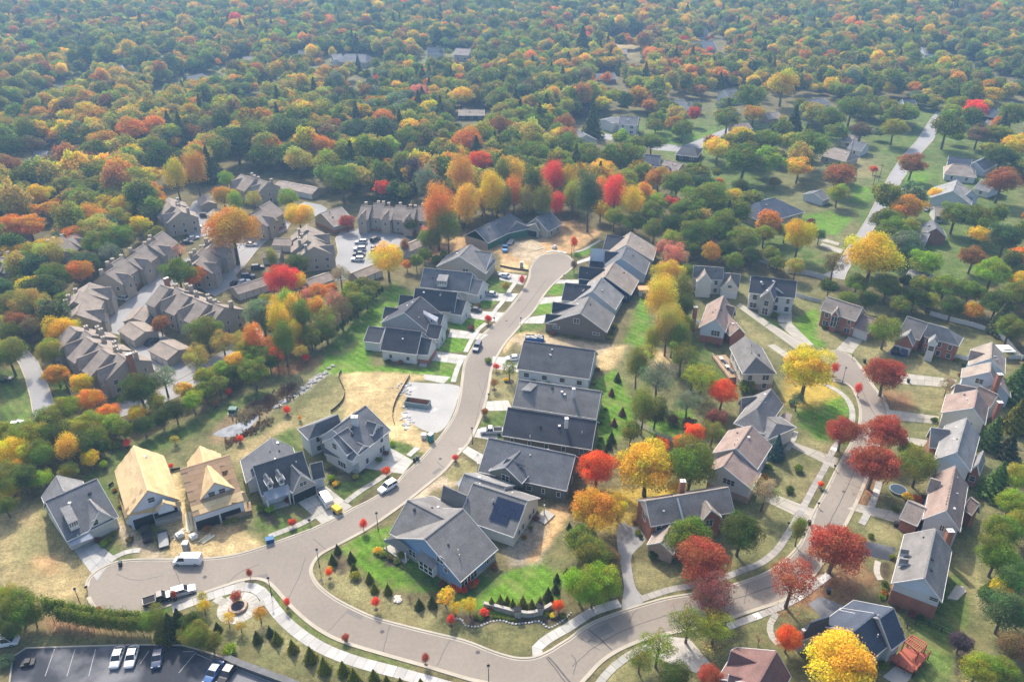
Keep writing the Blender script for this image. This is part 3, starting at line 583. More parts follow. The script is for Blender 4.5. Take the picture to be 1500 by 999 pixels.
HOUSES = []
class House:
    def __init__(s, name, at_px, label, cat='house', group=None, h=0):
        s.o = P(*at_px, h) if len(at_px) == 2 else Vector(at_px); s.o.z = 0
        s.root = empty(name, s.o, label=label, cat=cat, group=group); s.w = []; HOUSES.append(s)
    def loc(s, p): return p - s.o
    def rake(s, fas, a, b): fas.beam(s.loc(a), s.loc(b), .1, .26)
    def wing(s, r1, r2, hr, he, e1, e2=None, wall='white', roof='slate', hip=(0, 0), zb=0.0, over=.45, fascia=True, win=None, floors=(1.6,), walls=True, gable=None, lower=None, lowh=1.2, step=3.4, wsz=(1.1, 1.35), rname='roof', wname='wall', every=True):
        A = P(*r1, hr); B = P(*r2, hr); d = (B - A); L = d.length; d /= L; n = Vector((-d.y, d.x, 0))
        def side(e): return (P(*e, he) - A).dot(n) if isinstance(e, tuple) else None
        s1 = side(e1); w1 = abs(s1) if s1 is not None else e1
        sg = (1 if s1 > 0 else -1) if s1 is not None else 1
        if e2 is None: w2 = w1
        elif isinstance(e2, tuple): w2 = abs(side(e2))
        else: w2 = e2
        wl_, wr_ = (w1, w2) if sg > 0 else (w2, w1)
        th = .2
        def pt(x, y, z): return s.loc(A + d * x + n * y + Vector((0, 0, z - hr)))
        roofb = MB(); fas = MB(); rise = hr - he
        x0, x1 = -hip[0], L + hip[1]
        roofb.prism([pt(0, 0, hr), pt(x0, wl_, he), pt(x1, wl_, he), pt(L, 0, hr)], th)
        roofb.prism([pt(L, 0, hr), pt(x1, -wr_, he), pt(x0, -wr_, he), pt(0, 0, hr)], th)
        if hip[0] > 0: roofb.prism([pt(0, 0, hr), pt(x0, -wr_, he), pt(x0, wl_, he)], th)
        if hip[1] > 0: roofb.prism([pt(L, 0, hr), pt(x1, wl_, he), pt(x1, -wr_, he)], th)
        # ridge cap
        roofb.beam(pt(0.02, 0, hr + .03), pt(L - .02, 0, hr + .03), .35, .08)
        rm = RF[roof] if isinstance(roof, str) else roof
        roofb.build(rname, rm, s.root)
        if L > 8 and zb == 0 and roof != 'town' and rname == 'roof':
            for vk in range(3):
                f_ = rnd.uniform(.15, .85); yy = rnd.choice((wl_, -wr_)) * rnd.uniform(.12, .5); zz = hr - rise * abs(yy) / (wl_ if yy > 0 else wr_)
                q_ = pt(f_ * L, yy, zz); s_ = rnd.choice((.12, .2, .3)); MB().box(q_.x - s_, q_.x + s_, q_.y - s_, q_.y + s_, q_.z - .1, q_.z + rnd.uniform(.12, .3)).build('roof_vent', rnd.choice((M_dark, M_metal, M_trim)), s.root)
        if fascia:
            z = he - th / 2 - .02
            fas.beam(pt(x0, wl_ + .04, z), pt(x1, wl_ + .04, z), .10, .24); fas.beam(pt(x0, -wr_ - .04, z), pt(x1, -wr_ - .04, z), .10, .24)
            for xx, hh, o_ in ((0, hip[0], -.04), (L, hip[1], .04)):
                if hh: q_ = xx + (-hh if xx == 0 else hh) + o_; fas.beam(pt(q_, wl_ + .08, z), pt(q_, -wr_ - .08, z), .10, .24)
                else:
                    fas.beam(pt(xx + o_, wl_ + .05, he - th / 2 - .02), pt(xx + o_, 0, hr - th / 2 - .01), .09, .27); fas.beam(pt(xx + o_, 0, hr - th / 2 - .01), pt(xx + o_, -wr_ - .05, he - th / 2 - .02), .09, .27)
            fas.build('fascia', M_trim, s.root)
        yl, yr = wl_ - over, wr_ - over
        xa = x0 + over * (1.0 if hip[0] else .7); xb = x1 - over * (1.0 if hip[1] else .7)
        zl = he + rise * over / max(wl_, .1) - th; zr = he + rise * over / max(wr_, .1) - th
        if walls:
            wb = MB(); wm = [WL[wall], WL[lower or wall], WL[gable or wall]]
            if hip[0] or hip[1]: zt = min(zl, zr); prof = [(-yr, zb), (yl, zb), (yl, zt), (-yr, zt)]
            else: prof = [(-yr, zb), (yl, zb), (yl, zl), (0, hr - th - .01), (-yr, zr)]
            wb.mi = 0
            N = len(prof); i0 = len(wb.v)
            for x in (xa, xb):
                for (y, z) in prof: wb.v.append(pt(x, y, z))
            for k in range(N):
                a, b = i0 + k, i0 + (k + 1) % N; wb.f.append([a, b, b + N, a + N]); wb.m.append(0)
            gm_ = 2 if gable else 0
            wb.f.append([i0 + k for k in reversed(range(N))]); wb.f.append([i0 + N + k for k in range(N)]); wb.m += [gm_, gm_]
            if gable and N == 5:   # gable siding only above the eaves: cover lower part of the end walls with the main wall
                wb.mi = 0
                for xx, q_ in ((xa, -.03), (xb, .03)):
                    wb.box(0, 0.03, -yr - .002, yl + .002, zb, min(zl, zr) - .02, None) if False else None
                    a_, b_ = sorted((xx, xx + q_)); zz = min(zl, zr) - .02
                    c8 = [pt(x, y, z) for z in (zb, zz) for x, y in ((a_, -yr - .01), (b_, -yr - .01), (b_, yl + .01), (a_, yl + .01))]
                    j = len(wb.v); wb.v += c8
                    for q4 in ((3,2,1,0),(4,5,6,7),(0,1,5,4),(1,2,6,5),(2,3,7,6),(3,0,4,7)): wb.f.append([j + t for t in q4]); wb.m.append(0)
            if lower:
                wb.mi = 1; a_, b_ = xa - .06, xb + .06
                c8 = [pt(x, y, z) for z in (zb, zb + lowh) for x, y in ((a_, -yr - .06), (b_, -yr - .06), (b_, yl + .06), (a_, yl + .06))]
                j = len(wb.v); wb.v += c8
                for q4 in ((3,2,1,0),(4,5,6,7),(0,1,5,4),(1,2,6,5),(2,3,7,6),(3,0,4,7)): wb.f.append([j + t for t in q4]); wb.m.append(1)
            # corner boards
            for x in (xa, xb):
                for y, z in ((yl, zl), (-yr, zr)):
                    if z - zb > 1.2 and wall not in ('brick', 'pbrick', 'town', 'zip', 'wrap'): fas2 = None
            wb.build(wname, wm, s.root)
        W_ = dict(A=A, d=d, n=n, L=L, xa=xa, xb=xb, yl=yl, yr=yr, hr=hr, he=he, zl=zl, zr=zr, zb=zb, wl=wl_, wr=wr_, hip=hip, lower=lower)
        s.w.append(W_)
        if win:
            for sd_ in win:
                for fz in floors: s.row(W_, sd_, fz, step, wsz)
        return W_
    def face(s, W_, sd_):
        A, d, n = W_['A'], W_['d'], W_['n']; g = Vector((A.x, A.y, 0))
        if sd_ == 'F':      # whichever long side faces the camera
            mid = g + d * (W_['L'] / 2); sd_ = 'L' if n.dot(-mid) > 0 else 'R'
        if sd_ == 'G': mid = g; sd_ = '1' if (-d).dot(-mid) > 0 else '2'
        if sd_ == 'L': return g + n * W_['yl'] + d * W_['xa'], d, n, W_['xb'] - W_['xa']
        if sd_ == 'R': return g - n * W_['yr'] + d * W_['xb'], -d, -n, W_['xb'] - W_['xa']
        if sd_ == '1': return g + d * W_['xa'] - n * W_['yr'], n, -d, W_['yl'] + W_['yr']
        return g + d * W_['xb'] + n * W_['yl'], -n, d, W_['yl'] + W_['yr']
    def put(s, W_, sd_, u, z, me, name, off=.02, **k):
        p, t, nn, L = s.face(W_, sd_)
        # the item's local +Y points outwards
        ang = math.atan2(nn.y, nn.x) - math.pi / 2
        if W_['lower']: off += .06
        q_ = s.loc(p + t * u + nn * off); q_.z = z
        return inst(name, me, s.root, q_, ang, **k)
    def window(s, W_, sd_, u, z, w=1.1, h=1.35, style='double'):
        f, g = window_meshes(w, h, style); o = s.put(W_, sd_, u, z, f, 'window', .0 if False else .035)
        inst('pane', g, o); return o
    def row(s, W_, sd_, z, step=3.4, sz=(1.1, 1.35)):
        p, t, nn, L = s.face(W_, sd_); n_ = max(1, int((L - 1.0) / step))
        for i in range(n_):
            s.window(W_, sd_, L * (i + .5) / n_ + rnd.uniform(-.15, .15), z, sz[0] * rnd.choice((.8, 1, 1, 1.5)), sz[1])
    def garage(s, W_, sd_, u, w=4.8, h=2.3, dark=False): return s.put(W_, sd_, u, 0.02, garage_mesh(w, h, dark), 'garage_door_or_opening', .03)
    def chimney(s, px, h, base=5.0, sz=(1.1, .8), m=None, cap=True, name='chimney', rz=0.0, capm=None):
        p = s.loc(P(*px, h)); p.z = 0; mb = MB(); T = Matrix.Translation(p) @ Matrix.Rotation(rz, 4, 'Z')
        mb.box(-sz[0]/2, sz[0]/2, -sz[1]/2, sz[1]/2, base, h, T)
        o = mb.build(name, m or WL['white'], s.root)
        if cap:
            c = MB(); c.box(-sz[0]/2 - .06, sz[0]/2 + .06, -sz[1]/2 - .06, sz[1]/2 + .06, h, h + .1, T); c.tube(T @ Vector((0, 0, h + .1)), T @ Vector((0, 0, h + .4)), .13); c.build('chimney_cap', capm or M_trim, o)
        return o
    def facet(s, pts, m, name='porch_roof', th=.15, parent=None):
        """flat slab of roof from (px, py, height) corners"""
        v = [s.loc(P(x, y, h)) for x, y, h in pts]; o = MB().prism(v, th).build(name, m, parent or s.root); return o
    def shed(s, b1, b2, f2, f1, hb, hf, wall='white', roof='slate', zb=None, wins=3, name='dormer'):
        """shed dormer: back corners b1 b2, front corners f2 f1 (pixels)"""
        B1, B2, F2, F1 = P(*b1, hb), P(*b2, hb), P(*f2, hf), P(*f1, hf)
        zb = hf - 2.2 if zb is None else zb
        mb = MB().prism([s.loc(p) for p in (B1, B2, F2, F1)], .18); o = mb.build(name, RF[roof], s.root)
        c = (B1 + B2 + F1 + F2) / 4
        ins = [p + (Vector((c.x, c.y, p.z)) - p).normalized() * .35 for p in (B1, B2, F2, F1)]
        wb = MB(); v = []; 
        for p in ins: v.append(s.loc(Vector((p.x, p.y, zb))))
        for p in ins: q_ = s.loc(p); q_.z -= .18; v.append(q_)
        wb.v = v; wb.f = [[3,2,1,0],[4,5,6,7],[0,1,5,4],[1,2,6,5],[2,3,7,6],[3,0,4,7]]; wb.m = [0] * 6
        wb.build('dormer_wall', WL[wall], s.root)
        t = ins[2] - ins[3]; L = Vector((t.x, t.y, 0)).length; t = Vector((t.x, t.y, 0)) / L; nn = Vector((t.y, -t.x, 0))
        if nn.dot(ins[3] - ins[0]) < 0: nn = -nn
        for i in range(wins):
            f, g = window_meshes(min(.8, L / wins * .6), .8, 'single')
            q_ = s.loc(ins[3] + t * (L * (i + .5) / wins) + nn * .05); q_.z = hf - .75
            w_ = inst('window', f, s.root, q_, math.atan2(nn.y, nn.x) - math.pi / 2); inst('pane', g, w_)
        return o
    def vents(s, pts, m=None):
        for (px, py, h) in pts:
            p = s.loc(P(px, py, h)); MB().tube(p - Vector((0, 0, .5)), p + Vector((0, 0, .25)), .1).build('vent_pipe', m or M_trim, s.root)
    def posts(s, pxs, h=2.7, m=None, z0=0):
        for px in pxs:
            p = s.loc(P(*px, z0)); MB().box(p.x - .13, p.x + .13, p.y - .13, p.y + .13, z0, h).build('porch_post', m or M_trim, s.root)
    def slab(s, quad, z=.25, m=None, name='porch_floor'):
        v = [s.loc(P(x, y, 0)) + Vector((0, 0, z)) for x, y in quad]; MB().prism(v, z).build(name, m or M_conc, s.root)

def panels(house, W_, side, cols=(2.44, 1.22), base=(.55, .40, .22), name='sheathing_panel', dark=False, zoff=.05, edge_base=None, edge_rows=2):
    """plywood sheets laid over one roof slope of a wing, each its own piece"""
    A, d, n = W_['A'], W_['d'], W_['n']; w = W_['wl'] if side == 'L' else W_['wr']; sg = 1 if side == 'L' else -1
    dn = (n * sg * w + Vector((0, 0, W_['he'] - W_['hr']))); S = dn.length; dn /= S
    nz = d.cross(dn); nz = nz if nz.z > 0 else -nz
    L = W_['L']; nu = max(1, round(L / cols[0])); nv = max(1, round(S / cols[1])); cu, cv = L / nu, S / nv
    key = (round(cu, 2), round(cv, 2)); mb = MB().box(.02, cu - .02, .015, cv - .015, 0, .03); me = mb.mesh(name, M_ply)
    X = d; Y = dn; Z = X.cross(Y)
    if Z.z < 0: pass
    for i in range(nu):
        for j in range(nv):
            x = i * cu + (cu * .5 if j % 2 else 0)
            if x + cu > L + .01: x = L - cu
            o = bpy.data.objects.new(name, me); link(o, house.root)
            up = 1 if Z.z > 0 else -1
            org = house.loc(A + d * x + dn * (j * cv)) + nz * (zoff if up > 0 else zoff + .03) * 1.0
            M = Matrix(((X.x, Y.x, Z.x, org.x), (X.y, Y.y, Z.y, org.y), (X.z, Y.z, Z.z, org.z), (0, 0, 0, 1)))
            o.matrix_local = M
            k = rnd.uniform(.88, 1.12); bs = edge_base if (edge_base and j >= nv - edge_rows) else base; o.color = (bs[0] * k, bs[1] * k, bs[2] * k * rnd.uniform(.93, 1.05), 1)
GNEW = 'newly built houses along the curving street'
# ---------------- lower left
c = crop(0, 640)
h = House('detached_house', c(580, 560), 'house with slate-blue roof and cream walls at the bottom left end of the cul-de-sac')
w = h.wing(c(330, 470), c(708, 304), 8.2, 3.1, c(838, 598), 5.5, 'cream', 'slate', win=['F'])
h.wing(c(415, 282), c(470, 400), 7.0, 3.1, c(600, 312), c(300, 430), 'cream', 'lgrey')
w2 = h.wing(c(655, 452), c(728, 540), 6.6, 3.2, c(832, 590), c(648, 672), 'cream', 'lgrey', zb=0, over=.3)
h.window(w2, '2', 3.2, 4.2, 1.0, 1.2)
h.shed(c(438, 520), c(512, 492), c(572, 606), c(498, 640), 7.4, 6.3, 'white', 'lgrey', wins=4)
h.facet([(*c(470, 745), 3.0), (*c(660, 680), 3.0), (*c(685, 738), 2.3), (*c(520, 800), 2.3)], RF['metal'], 'garage_roof')
h.slab([c(660, 720), c(820, 640), c(850, 665), c(690, 745)], .4, M_brick); h.posts([c(690, 730), c(840, 655)], 3.0)
h.vents([(*c(570, 720), 3.2)])

mat('sheathing_plain', (.56, .41, .22), .85, .06, .7, .09, 6.0); mat('sheathing_old', (.33, .215, .125), .85, .1, .7, .09, 6.0); SP, SO = MATS['sheathing_plain'], MATS['sheathing_old']
h = House('house_under_construction', c(1090, 330), 'unfinished house whose whole roof is bare plywood, garage open, beside the slate-blue roofed house', cat='house')
w = h.wing(c(980, 62), c(1085, 392), 9.0, 3.9, c(838, 248), c(1205, 150), 'wrap', SP, fascia=False, over=.3)
panels(h, w, 'L', base=(.60, .43, .22)); panels(h, w, 'R', base=(.63, .46, .25))
Lq = h.face(w, '2')[3]; h.window(w, '2', Lq * .5, 6.3, 1.3, 1.2); h.garage(w, '2', Lq * .3, 4.8, 2.5, True); h.garage(w, '2', Lq * .75, 4.0, 2.7, True)  # second sheet is the porch opening, its shade painted near-black
w3 = h.wing(c(1120, 470), c(1190, 520), 5.6, 3.4, c(1325, 498), None, 'wrap', 'tan', fascia=False, zb=2.6) if False else None
def skirt(h, pts, name='eave_roof', m=None): h.facet(pts, m or MATS['sheathing_plain'], name, .12)
mat('sheathing_plain', (.56, .41, .22), .85, .06, .7, .09, 6.0)
skirt(h, [(*c(868, 440), 4.2), (*c(935, 570), 4.6), (*c(1180, 432), 4.6), (*c(1325, 470), 3.9), (*c(1328, 502), 3.2), (*c(1130, 545), 3.1), (*c(915, 602), 3.1)])
g1 = h.wing(c(1195, 455), c(1200, 480), 6.0, 4.3, c(1285, 492), None, 'wrap', MATS['sheathing_plain'], fascia=False, zb=3)
h.slab([c(950, 660), c(1130, 610), c(1110, 540), c(940, 590)], .05, M_dark, 'garage_floor')  # floor coloured near-black to match the painted shade of the open garage
h.posts([c(985, 662), c(1130, 610)], 3.1, WL['wrap']); 
MB().prism([h.loc(P(*c(x, y), 0)) + Vector((0, 0, 1.1)) for x, y in ((1145, 655), (1335, 600), (1325, 560), (1140, 600))], 1.1).build('foundation_wall', M_stone, h.root)
MB().prism([h.loc(P(*c(x, y), 0)) + Vector((0, 0, 3.0)) for x, y in ((930, 640), (985, 662), (975, 640), (930, 615))], 3.0).build('wrapped_wall', WL['wrap'], h.root)

c = crop(250, 640)
h = House('house_under_construction', c(300, 400), 'unfinished house with weathered brown sheathing and a bright plywood cross gable over two windows')
w = h.wing(c(68, 238), c(430, 132), 9.0, 4.2, c(570, 455), 5.0, 'wrap', SO, fascia=False, over=.3)
panels(h, w, 'L' if h.face(w, 'F')[2].dot(w['n']) > 0 else 'R', base=(.33, .215, .125), edge_base=(.58, .42, .22))
Lq = h.face(w, 'F')[3]; h.garage(w, 'F', Lq * (.24 if h.face(w, 'F')[1].x > 0 else .76), 5.0, 2.5, True); h.garage(w, 'F', Lq * (.7 if h.face(w, 'F')[1].x > 0 else .3), 4.4, 2.6, True)
w = h.wing(c(215, 66), c(250, 200), 7.2, 3.6, c(118, 190), c(362, 108), 'wrap', SP, fascia=False)
panels(h, w, 'L', base=(.62, .45, .24)); panels(h, w, 'R', base=(.60, .43, .23))
w = h.wing(c(270, 208), c(322, 335), 8.9, 5.6, c(205, 425), c(465, 368), 'wrap', SP, fascia=False, over=.3)
panels(h, w, 'L', base=(.62, .45, .24)); panels(h, w, 'R', base=(.60, .43, .23))
Lq = h.face(w, '2')[3]; h.window(w, '2', Lq * .35, 6.1, 1.3, 1.2); h.window(w, '2', Lq * .68, 6.1, 1.3, 1.2)
skirt(h, [(*c(140, 445), 4.6), (*c(235, 480), 4.8), (*c(465, 385), 4.8), (*c(545, 400), 4.8), (*c(572, 457), 3.1), (*c(180, 574), 3.1)])
h.posts([c(225, 640), c(395, 590), c(500, 530), c(570, 510)], 3.0, WL['wrap'])
MB().prism([h.loc(P(*c(x, y), 0)) + Vector((0, 0, 1.2)) for x, y in ((405, 620), (600, 565), (590, 500), (400, 560))], 1.2).build('foundation_wall', M_wood, h.root)

h = House('detached_house', c(800, 300), 'grey house with two small gabled dormers and an open garage, white van on its drive')
w = h.wing(c(602, 214), c(965, 102), 8.6, 3.8, c(1050, 305), 5.5, 'lgrey', 'charcoal', win=['G'])
h.wing(c(740, 5), c(790, 160), 7.6, 3.4, c(508, 165), c(905, 108), 'lgrey', 'slate')
w = h.wing(c(885, 202), c(952, 275), 7.2, 3.3, c(868, 382), c(1050, 322), 'tan', 'slate', over=.3)
h.window(w, '2', (w['yl'] + w['yr']) / 2, 4.4, 1.6, 1.0); h.garage(w, '2', (w['yl'] + w['yr']) / 2, 5.4, 2.5, True)
w = h.wing(c(1020, 200), c(1108, 178), 6.6, 3.0, c(1143, 290), None, 'lgrey', 'charcoal'); h.garage(w, 'F', 2.6, 2.6, 2.3)
for a, b, e in (((692, 266), (722, 316), (745, 328)), ((778, 235), (806, 286), (830, 298))):
    w = h.wing(c(*a), c(*b), 7.3, 6.1, c(*e), None, 'white', 'slate', zb=4.6, over=.2, rname='dormer_roof', wname='dormer_wall'); h.window(w, '2', (w['yl'] + w['yr']) / 2, 5.7, .7, .9)
h.facet([(*c(672, 402), 4.3), (*c(860, 345), 4.3), (*c(880, 412), 3.0), (*c(718, 468), 3.0)], RF['metal'])
h.posts([c(722, 540), c(880, 490)], 3.0); h.slab([c(720, 545), c(870, 500), c(860, 470), c(715, 510)], .3)

c = crop(420, 560)
h = House('detached_house', c(420, 420), 'large two-storey white house with tall white chimney and steep grey roofs beside the straw-covered lot')
w = h.wing(c(335, 342), c(578, 170), 9.8, 5.4, c(742, 366), 5.0, 'white', 'slate', win=['F', '2'], floors=(1.6, 4.3))
h.wing(c(215, 300), c(375, 235), 8.2, 5.4, c(150, 425), 4.5, 'lgrey', 'slate', win=['F'], floors=(1.6, 4.2), hip=(3, 0))
w = h.wing(c(450, 330), c(338, 400), 9.0, 5.6, c(445, 530), c(255, 440), 'white', 'slate', over=.3); h.window(w, '2', (w['yl'] + w['yr']) / 2, 6.2, 1.4, 1.5); h.window(w, '2', 2, 1.8, 2.6, 1.4)
h.facet([(*c(262, 452), 4.4), (*c(300, 440), 4.6), (*c(480, 530), 4.6), (*c(470, 582), 3.4), (*c(270, 510), 3.4)], RF['charcoal'])
w = h.wing(c(500, 430), c(560, 460), 6.8, 4.4, c(620, 470), c(490, 585), 'white', 'slate', zb=3.0, over=.2); h.window(w, '2', (w['yl'] + w['yr']) / 2, 5.2, .7, .9)
h.facet([(*c(590, 450), 5.0), (*c(735, 375), 5.0), (*c(740, 395), 3.6), (*c(500, 560), 3.4), (*c(500, 500), 4.4)], RF['charcoal'])
w = h.wing(c(588, 282), c(660, 302), 8.6, 6.6, c(700, 318), None, 'white', 'slate', zb=5.0, over=.2, rname='dormer_roof', wname='dormer_wall'); h.window(w, '2', (w['yl'] + w['yr']) / 2, 6.4, 1.5, 1.2)
h.chimney(c(495, 252), 10.8, 6, (1.5, 1.1)); h.slab([c(480, 660), c(520, 670), c(660, 560), c(610, 540)], .3)
h.posts([c(475, 650), c(600, 560)], 3.4); 
MB().box(-3.2, 3.2, 0, .08, 0, 2.4).build('garage_door_or_opening', M_trim, h.root).matrix_local = Matrix.Translation(h.loc(P(*c(655, 520), 0))) @ Matrix.Rotation(R(35), 4, 'Z')

# ---------------- point of the two streets
c = crop(540, 660)
h = House('detached_house', c(600, 700), 'blue house with broad grey roof on the grassy corner where the streets meet')
w = h.wing(c(690, 424), c(408, 646), 8.6, 3.1, c(968, 702), c(182, 632), 'blue', 'grey', lower='stone', lowh=1.0)
p_, t_, n_, L_ = h.face(w, '2')
h.window(w, '2', L_ * .28, 5.4, 1.6, 1.7); h.window(w, '2', L_ * .72, 2.0, 1.8, 1.5); h.window(w, '2', L_ * .2, 3.4, .9, .9)
bay = MB(); sd_ = h.face(w, 'L') ; 
f_, t_, n_, L_ = h.face(w, '2'); bc = h.loc(f_ + t_ * (L_ * .45) + n_ * .6); Tb = Matrix.Translation(bc) @ Matrix.Rotation(math.atan2(n_.y, n_.x) - math.pi / 2, 4, 'Z')
bo = MB().box(-2, 2, -.6, .6, .6, 3.4, Tb).build('bay_window', M_trim, h.root)
for zz, hh in ((2.6, 1.1), (1.35, .8)):
    for xx in (-1.25, 0, 1.25):
        MB().box(xx - .48, xx + .48, .6, .64, zz - hh / 2, zz + hh / 2, Tb).build('pane', M_glass, bo)
MB().prism([Tb @ Vector(q_) for q_ in ((-2.3, -.6, 4.4), (2.3, -.6, 4.4), (2.3, 1, 3.5), (-2.3, 1, 3.5))], .12).build('bay_roof', RF['grey'], h.root)
p_, t_, n_, L_ = h.face(w, 'R' if h.face(w, 'R')[2].y < 0 else 'L'); sside = 'R' if h.face(w, 'R')[2].y < 0 else 'L'
for u in (L_ - 3.2, L_ - 4.4, L_ - 5.6) if False else (): pass
for u in (.78, .84, .90): h.window(w, sside, L_ * (1 - u) if sside == 'L' else L_ * (1 - u), 1.9, .9, 1.4)
h.window(w, sside, L_ * .86, 1.6, 2.6, 2.2); h.window(w, sside, L_ * .68, 1.6, 2.6, 2.2)
w = h.wing(c(287, 360), c(590, 515), 7.8, 3.2, c(166, 612), c(470, 330), 'blue', 'grey')
h.wing(c(600, 455), c(690, 418), 7.9, 3.3, 4.5, None, 'blue', 'lgrey') if False else None
h.facet([(*c(168, 618), 4.2), (*c(200, 640), 4.4), (*c(300, 712), 3.9), (*c(266, 745), 2.8), (*c(108, 658), 2.8)], RF['grey']); h.posts([c(130, 720), c(275, 820)], 2.8)
h.slab([c(110, 720), c(170, 690), c(300, 800), c(270, 830)], .3); h.vents([(*c(700, 555), 6.8), (*c(656, 728), 6.2), (*c(664, 765), 5.6)])

h = House('detached_house', c(900, 400), 'cream house with three navy solar panels on its grey roof, next to the blue house')
w = h.wing(c(765, 237), c(1162, 366), 7.8, 3.2, c(1006, 614), c(1302, 362), 'cream', 'grey')
ns = 'L' if h.face(w, 'F')[2].dot(w['n']) > 0 else 'R'
p_, t_, n_, L_ = h.face(w, '2')
for u in (.2, .35, .62, .78): h.window(w, '2', L_ * u, 1.7, 1.0, 1.3)
h.wing(c(548, 253), c(720, 330), 6.8, 3.1, c(476, 348), None, 'cream', 'grey'); h.wing(c(700, 168), c(1000, 262), 6.9, 3.3, 5.2, 4.5, 'cream', 'lgrey')
h.wing(c(690, 418), c(905, 300), 6.9, 3.2, 4, None, 'cream', 'lgrey') if False else None
h.facet([(*c(710, 165), 4.6), (*c(788, 190), 4.6), (*c(705, 305), 3.6), (*c(640, 245), 3.6)], RF['metal'], 'metal_roof')
h.slab([c(1215, 500), c(1290, 545), c(1365, 475), c(1290, 435)], .3); h.posts([c(1285, 470)], 2.9); h.vents([(*c(912, 362), 7)])
# solar array: each module a part
A, d, n, wd, he_ = w['A'], w['d'], (w['n'] if ns == 'L' else -w['n']), (w['wl'] if ns == 'L' else w['wr']), w['he']
dn = n * wd + Vector((0, 0, he_ - w['hr'])); S_ = dn.length; dn /= S_; up = dn.cross(d); up = up if up.z > 0 else -up
def module(u0, v0, du, dv):
    q4 = [h.loc(A + d * u + dn * v_ + up * .16) for u, v_ in ((u0, v0), (u0 + du, v0), (u0 + du, v0 + dv), (u0, v0 + dv))]
    mb = MB(); i = len(mb.v); mb.v += q4 + [p - up * .06 for p in q4]; mb.f = [[0,1,2,3],[7,6,5,4],[0,4,5,1],[1,5,6,2],[2,6,7,3],[3,7,4,0]]; mb.m = [0] * 6
    mb.build('solar_panel', M_solar, h.root)
Ar = P(*c(945, 338), 7.2); u0 = (Ar - A).dot(d); v0 = 1.1
for r_ in range(3):
    for k in range(6 if r_ == 0 else (6 if r_ == 1 else 4)): module(u0 + k * 1.05 - (.0 if r_ < 2 else 0), v0 + r_ * 1.75, 1.0, 1.68)

h = House('detached_house', c(1150, 150), 'olive-walled house with blue-grey roof and white-framed shed dormers')
w = h.wing((716, 641), (843, 667), 8.0, 3.5, (808, 714), 5.0, 'olive', 'dkblue' if False else 'slate', win=['F', '2'], step=3.0, wsz=(.8, 1.2))
w = h.wing(c(1110, 0), c(1000, 118), 7.2, 4.3, c(915, 110), None, 'olive', 'slate', zb=3, over=.2); h.window(w, '2', (w['yl'] + w['yr']) / 2, 3.9, 1.8, 1.6)
h.shed(c(1010, 60), c(1140, 62), c(1148, 112), c(985, 92), 7.2, 6.3, 'lgrey', 'slate', wins=4)
h.shed(c(1325, 25), c(1455, 30), c(1408, 112), c(1340, 95), 7.3, 6.3, 'lgrey', 'lgrey', wins=2)
h.posts([c(800, 170), c(830, 180)], 3.2)

# ---------------- east side of the street, long roofs
c = crop(680, 480)
h = House('detached_house', c(650, 250), 'pale blue house with one plain charcoal roof, blue skip behind it')
w = h.wing(c(437, 95), c(960, 166), 8.2, 3.4, c(386, 302), 6.0, 'sky', 'charcoal', win=['F', '2'], step=4.2, wsz=(1.4, 1.3))
h.posts([c(905, 440), c(850, 430)], 3.2)
h = House('detached_house', c(680, 500), 'grey-roofed house with pale chimney pot, middle of the three parallel long roofs')
h.wing(c(398, 378), c(1004, 466), 7.4, 3.0, c(924, 662), 5.5, 'cream', 'grey', win=['F'], step=4, wsz=(.9, .9))
h.facet([(*c(485, 395), 7.3), (*c(560, 395), 7.3), (*c(485, 465), 6.4), (*c(415, 455), 6.0)], RF['lgrey'], 'dormer_roof'); h.chimney(c(802, 448), 8.6, 6, (.7, .7))
h = House('detached_house', c(620, 730), 'house with long navy roof and brown walls just above the olive-walled house')
h.wing(c(320, 584), c(970, 682), 7.4, 3.0, c(886, 886), 5.5, 'brown', 'navy', win=['F'], step=4, wsz=(.9, 1.2)); h.chimney(c(750, 665), 8.7, 6, (.8, .8)); h.vents([(*c(862, 765), 5.5), (*c(482, 792), 5)])

# ---------------- five houses at the upper right of the street
c = crop(700, 320)
def row_house(a, b, er, el, wall, roof, left, label, gw=None, fl='navy', hr=8.4):
    h = House('detached_house', c((a[0] + b[0]) / 2, (a[1] + b[1]) / 2 + 60), label, group=GNEW)
    w = h.wing(c(*a), c(*b), hr, 3.2, c(*er), c(*el) if isinstance(el, tuple) else el, wall, roof, gable=gw)
    for (r1, r2, e, hh) in left: h.wing(c(*r1), c(*r2), hh, 3.2, c(*e), 3.0, wall, fl, over=.3)
    return h, w
h, w = row_house((1120, 100), (1088, 190), (1306, 228), 6.5, 'tan', 'tan', [((945, 120), (1085, 140), (880, 222), 7.0)], 'topmost house of the right-hand row, tan-grey roof against the trees')
h, w = row_house((1090, 203), (1052, 290), (1268, 300), 6.5, 'sky', 'slate', [((872, 238), (1030, 250), (855, 292), 6.8), ((820, 305), (930, 315), (815, 350), 5.6)], 'pale-blue gabled house, second from the top of the right-hand row')
h, w = row_house((998, 322), (932, 425), (1188, 440), 6.5, 'navy', 'tan', [((745, 350), (930, 372), (738, 440), 7.0)], 'house with dark navy side wall and tan roof, wooden shed behind'); h.window(w, '2', h.face(w, '2')[3] * .13, 1.9, 1.6, .6)
h, w = row_house((905, 432), (838, 532), (1080, 548), 6.5, 'sky', 'lgrey', [((640, 472), (830, 496), (625, 600), 7.2)], 'pale-walled house with light grey roof between the navy and the brown gabled houses')
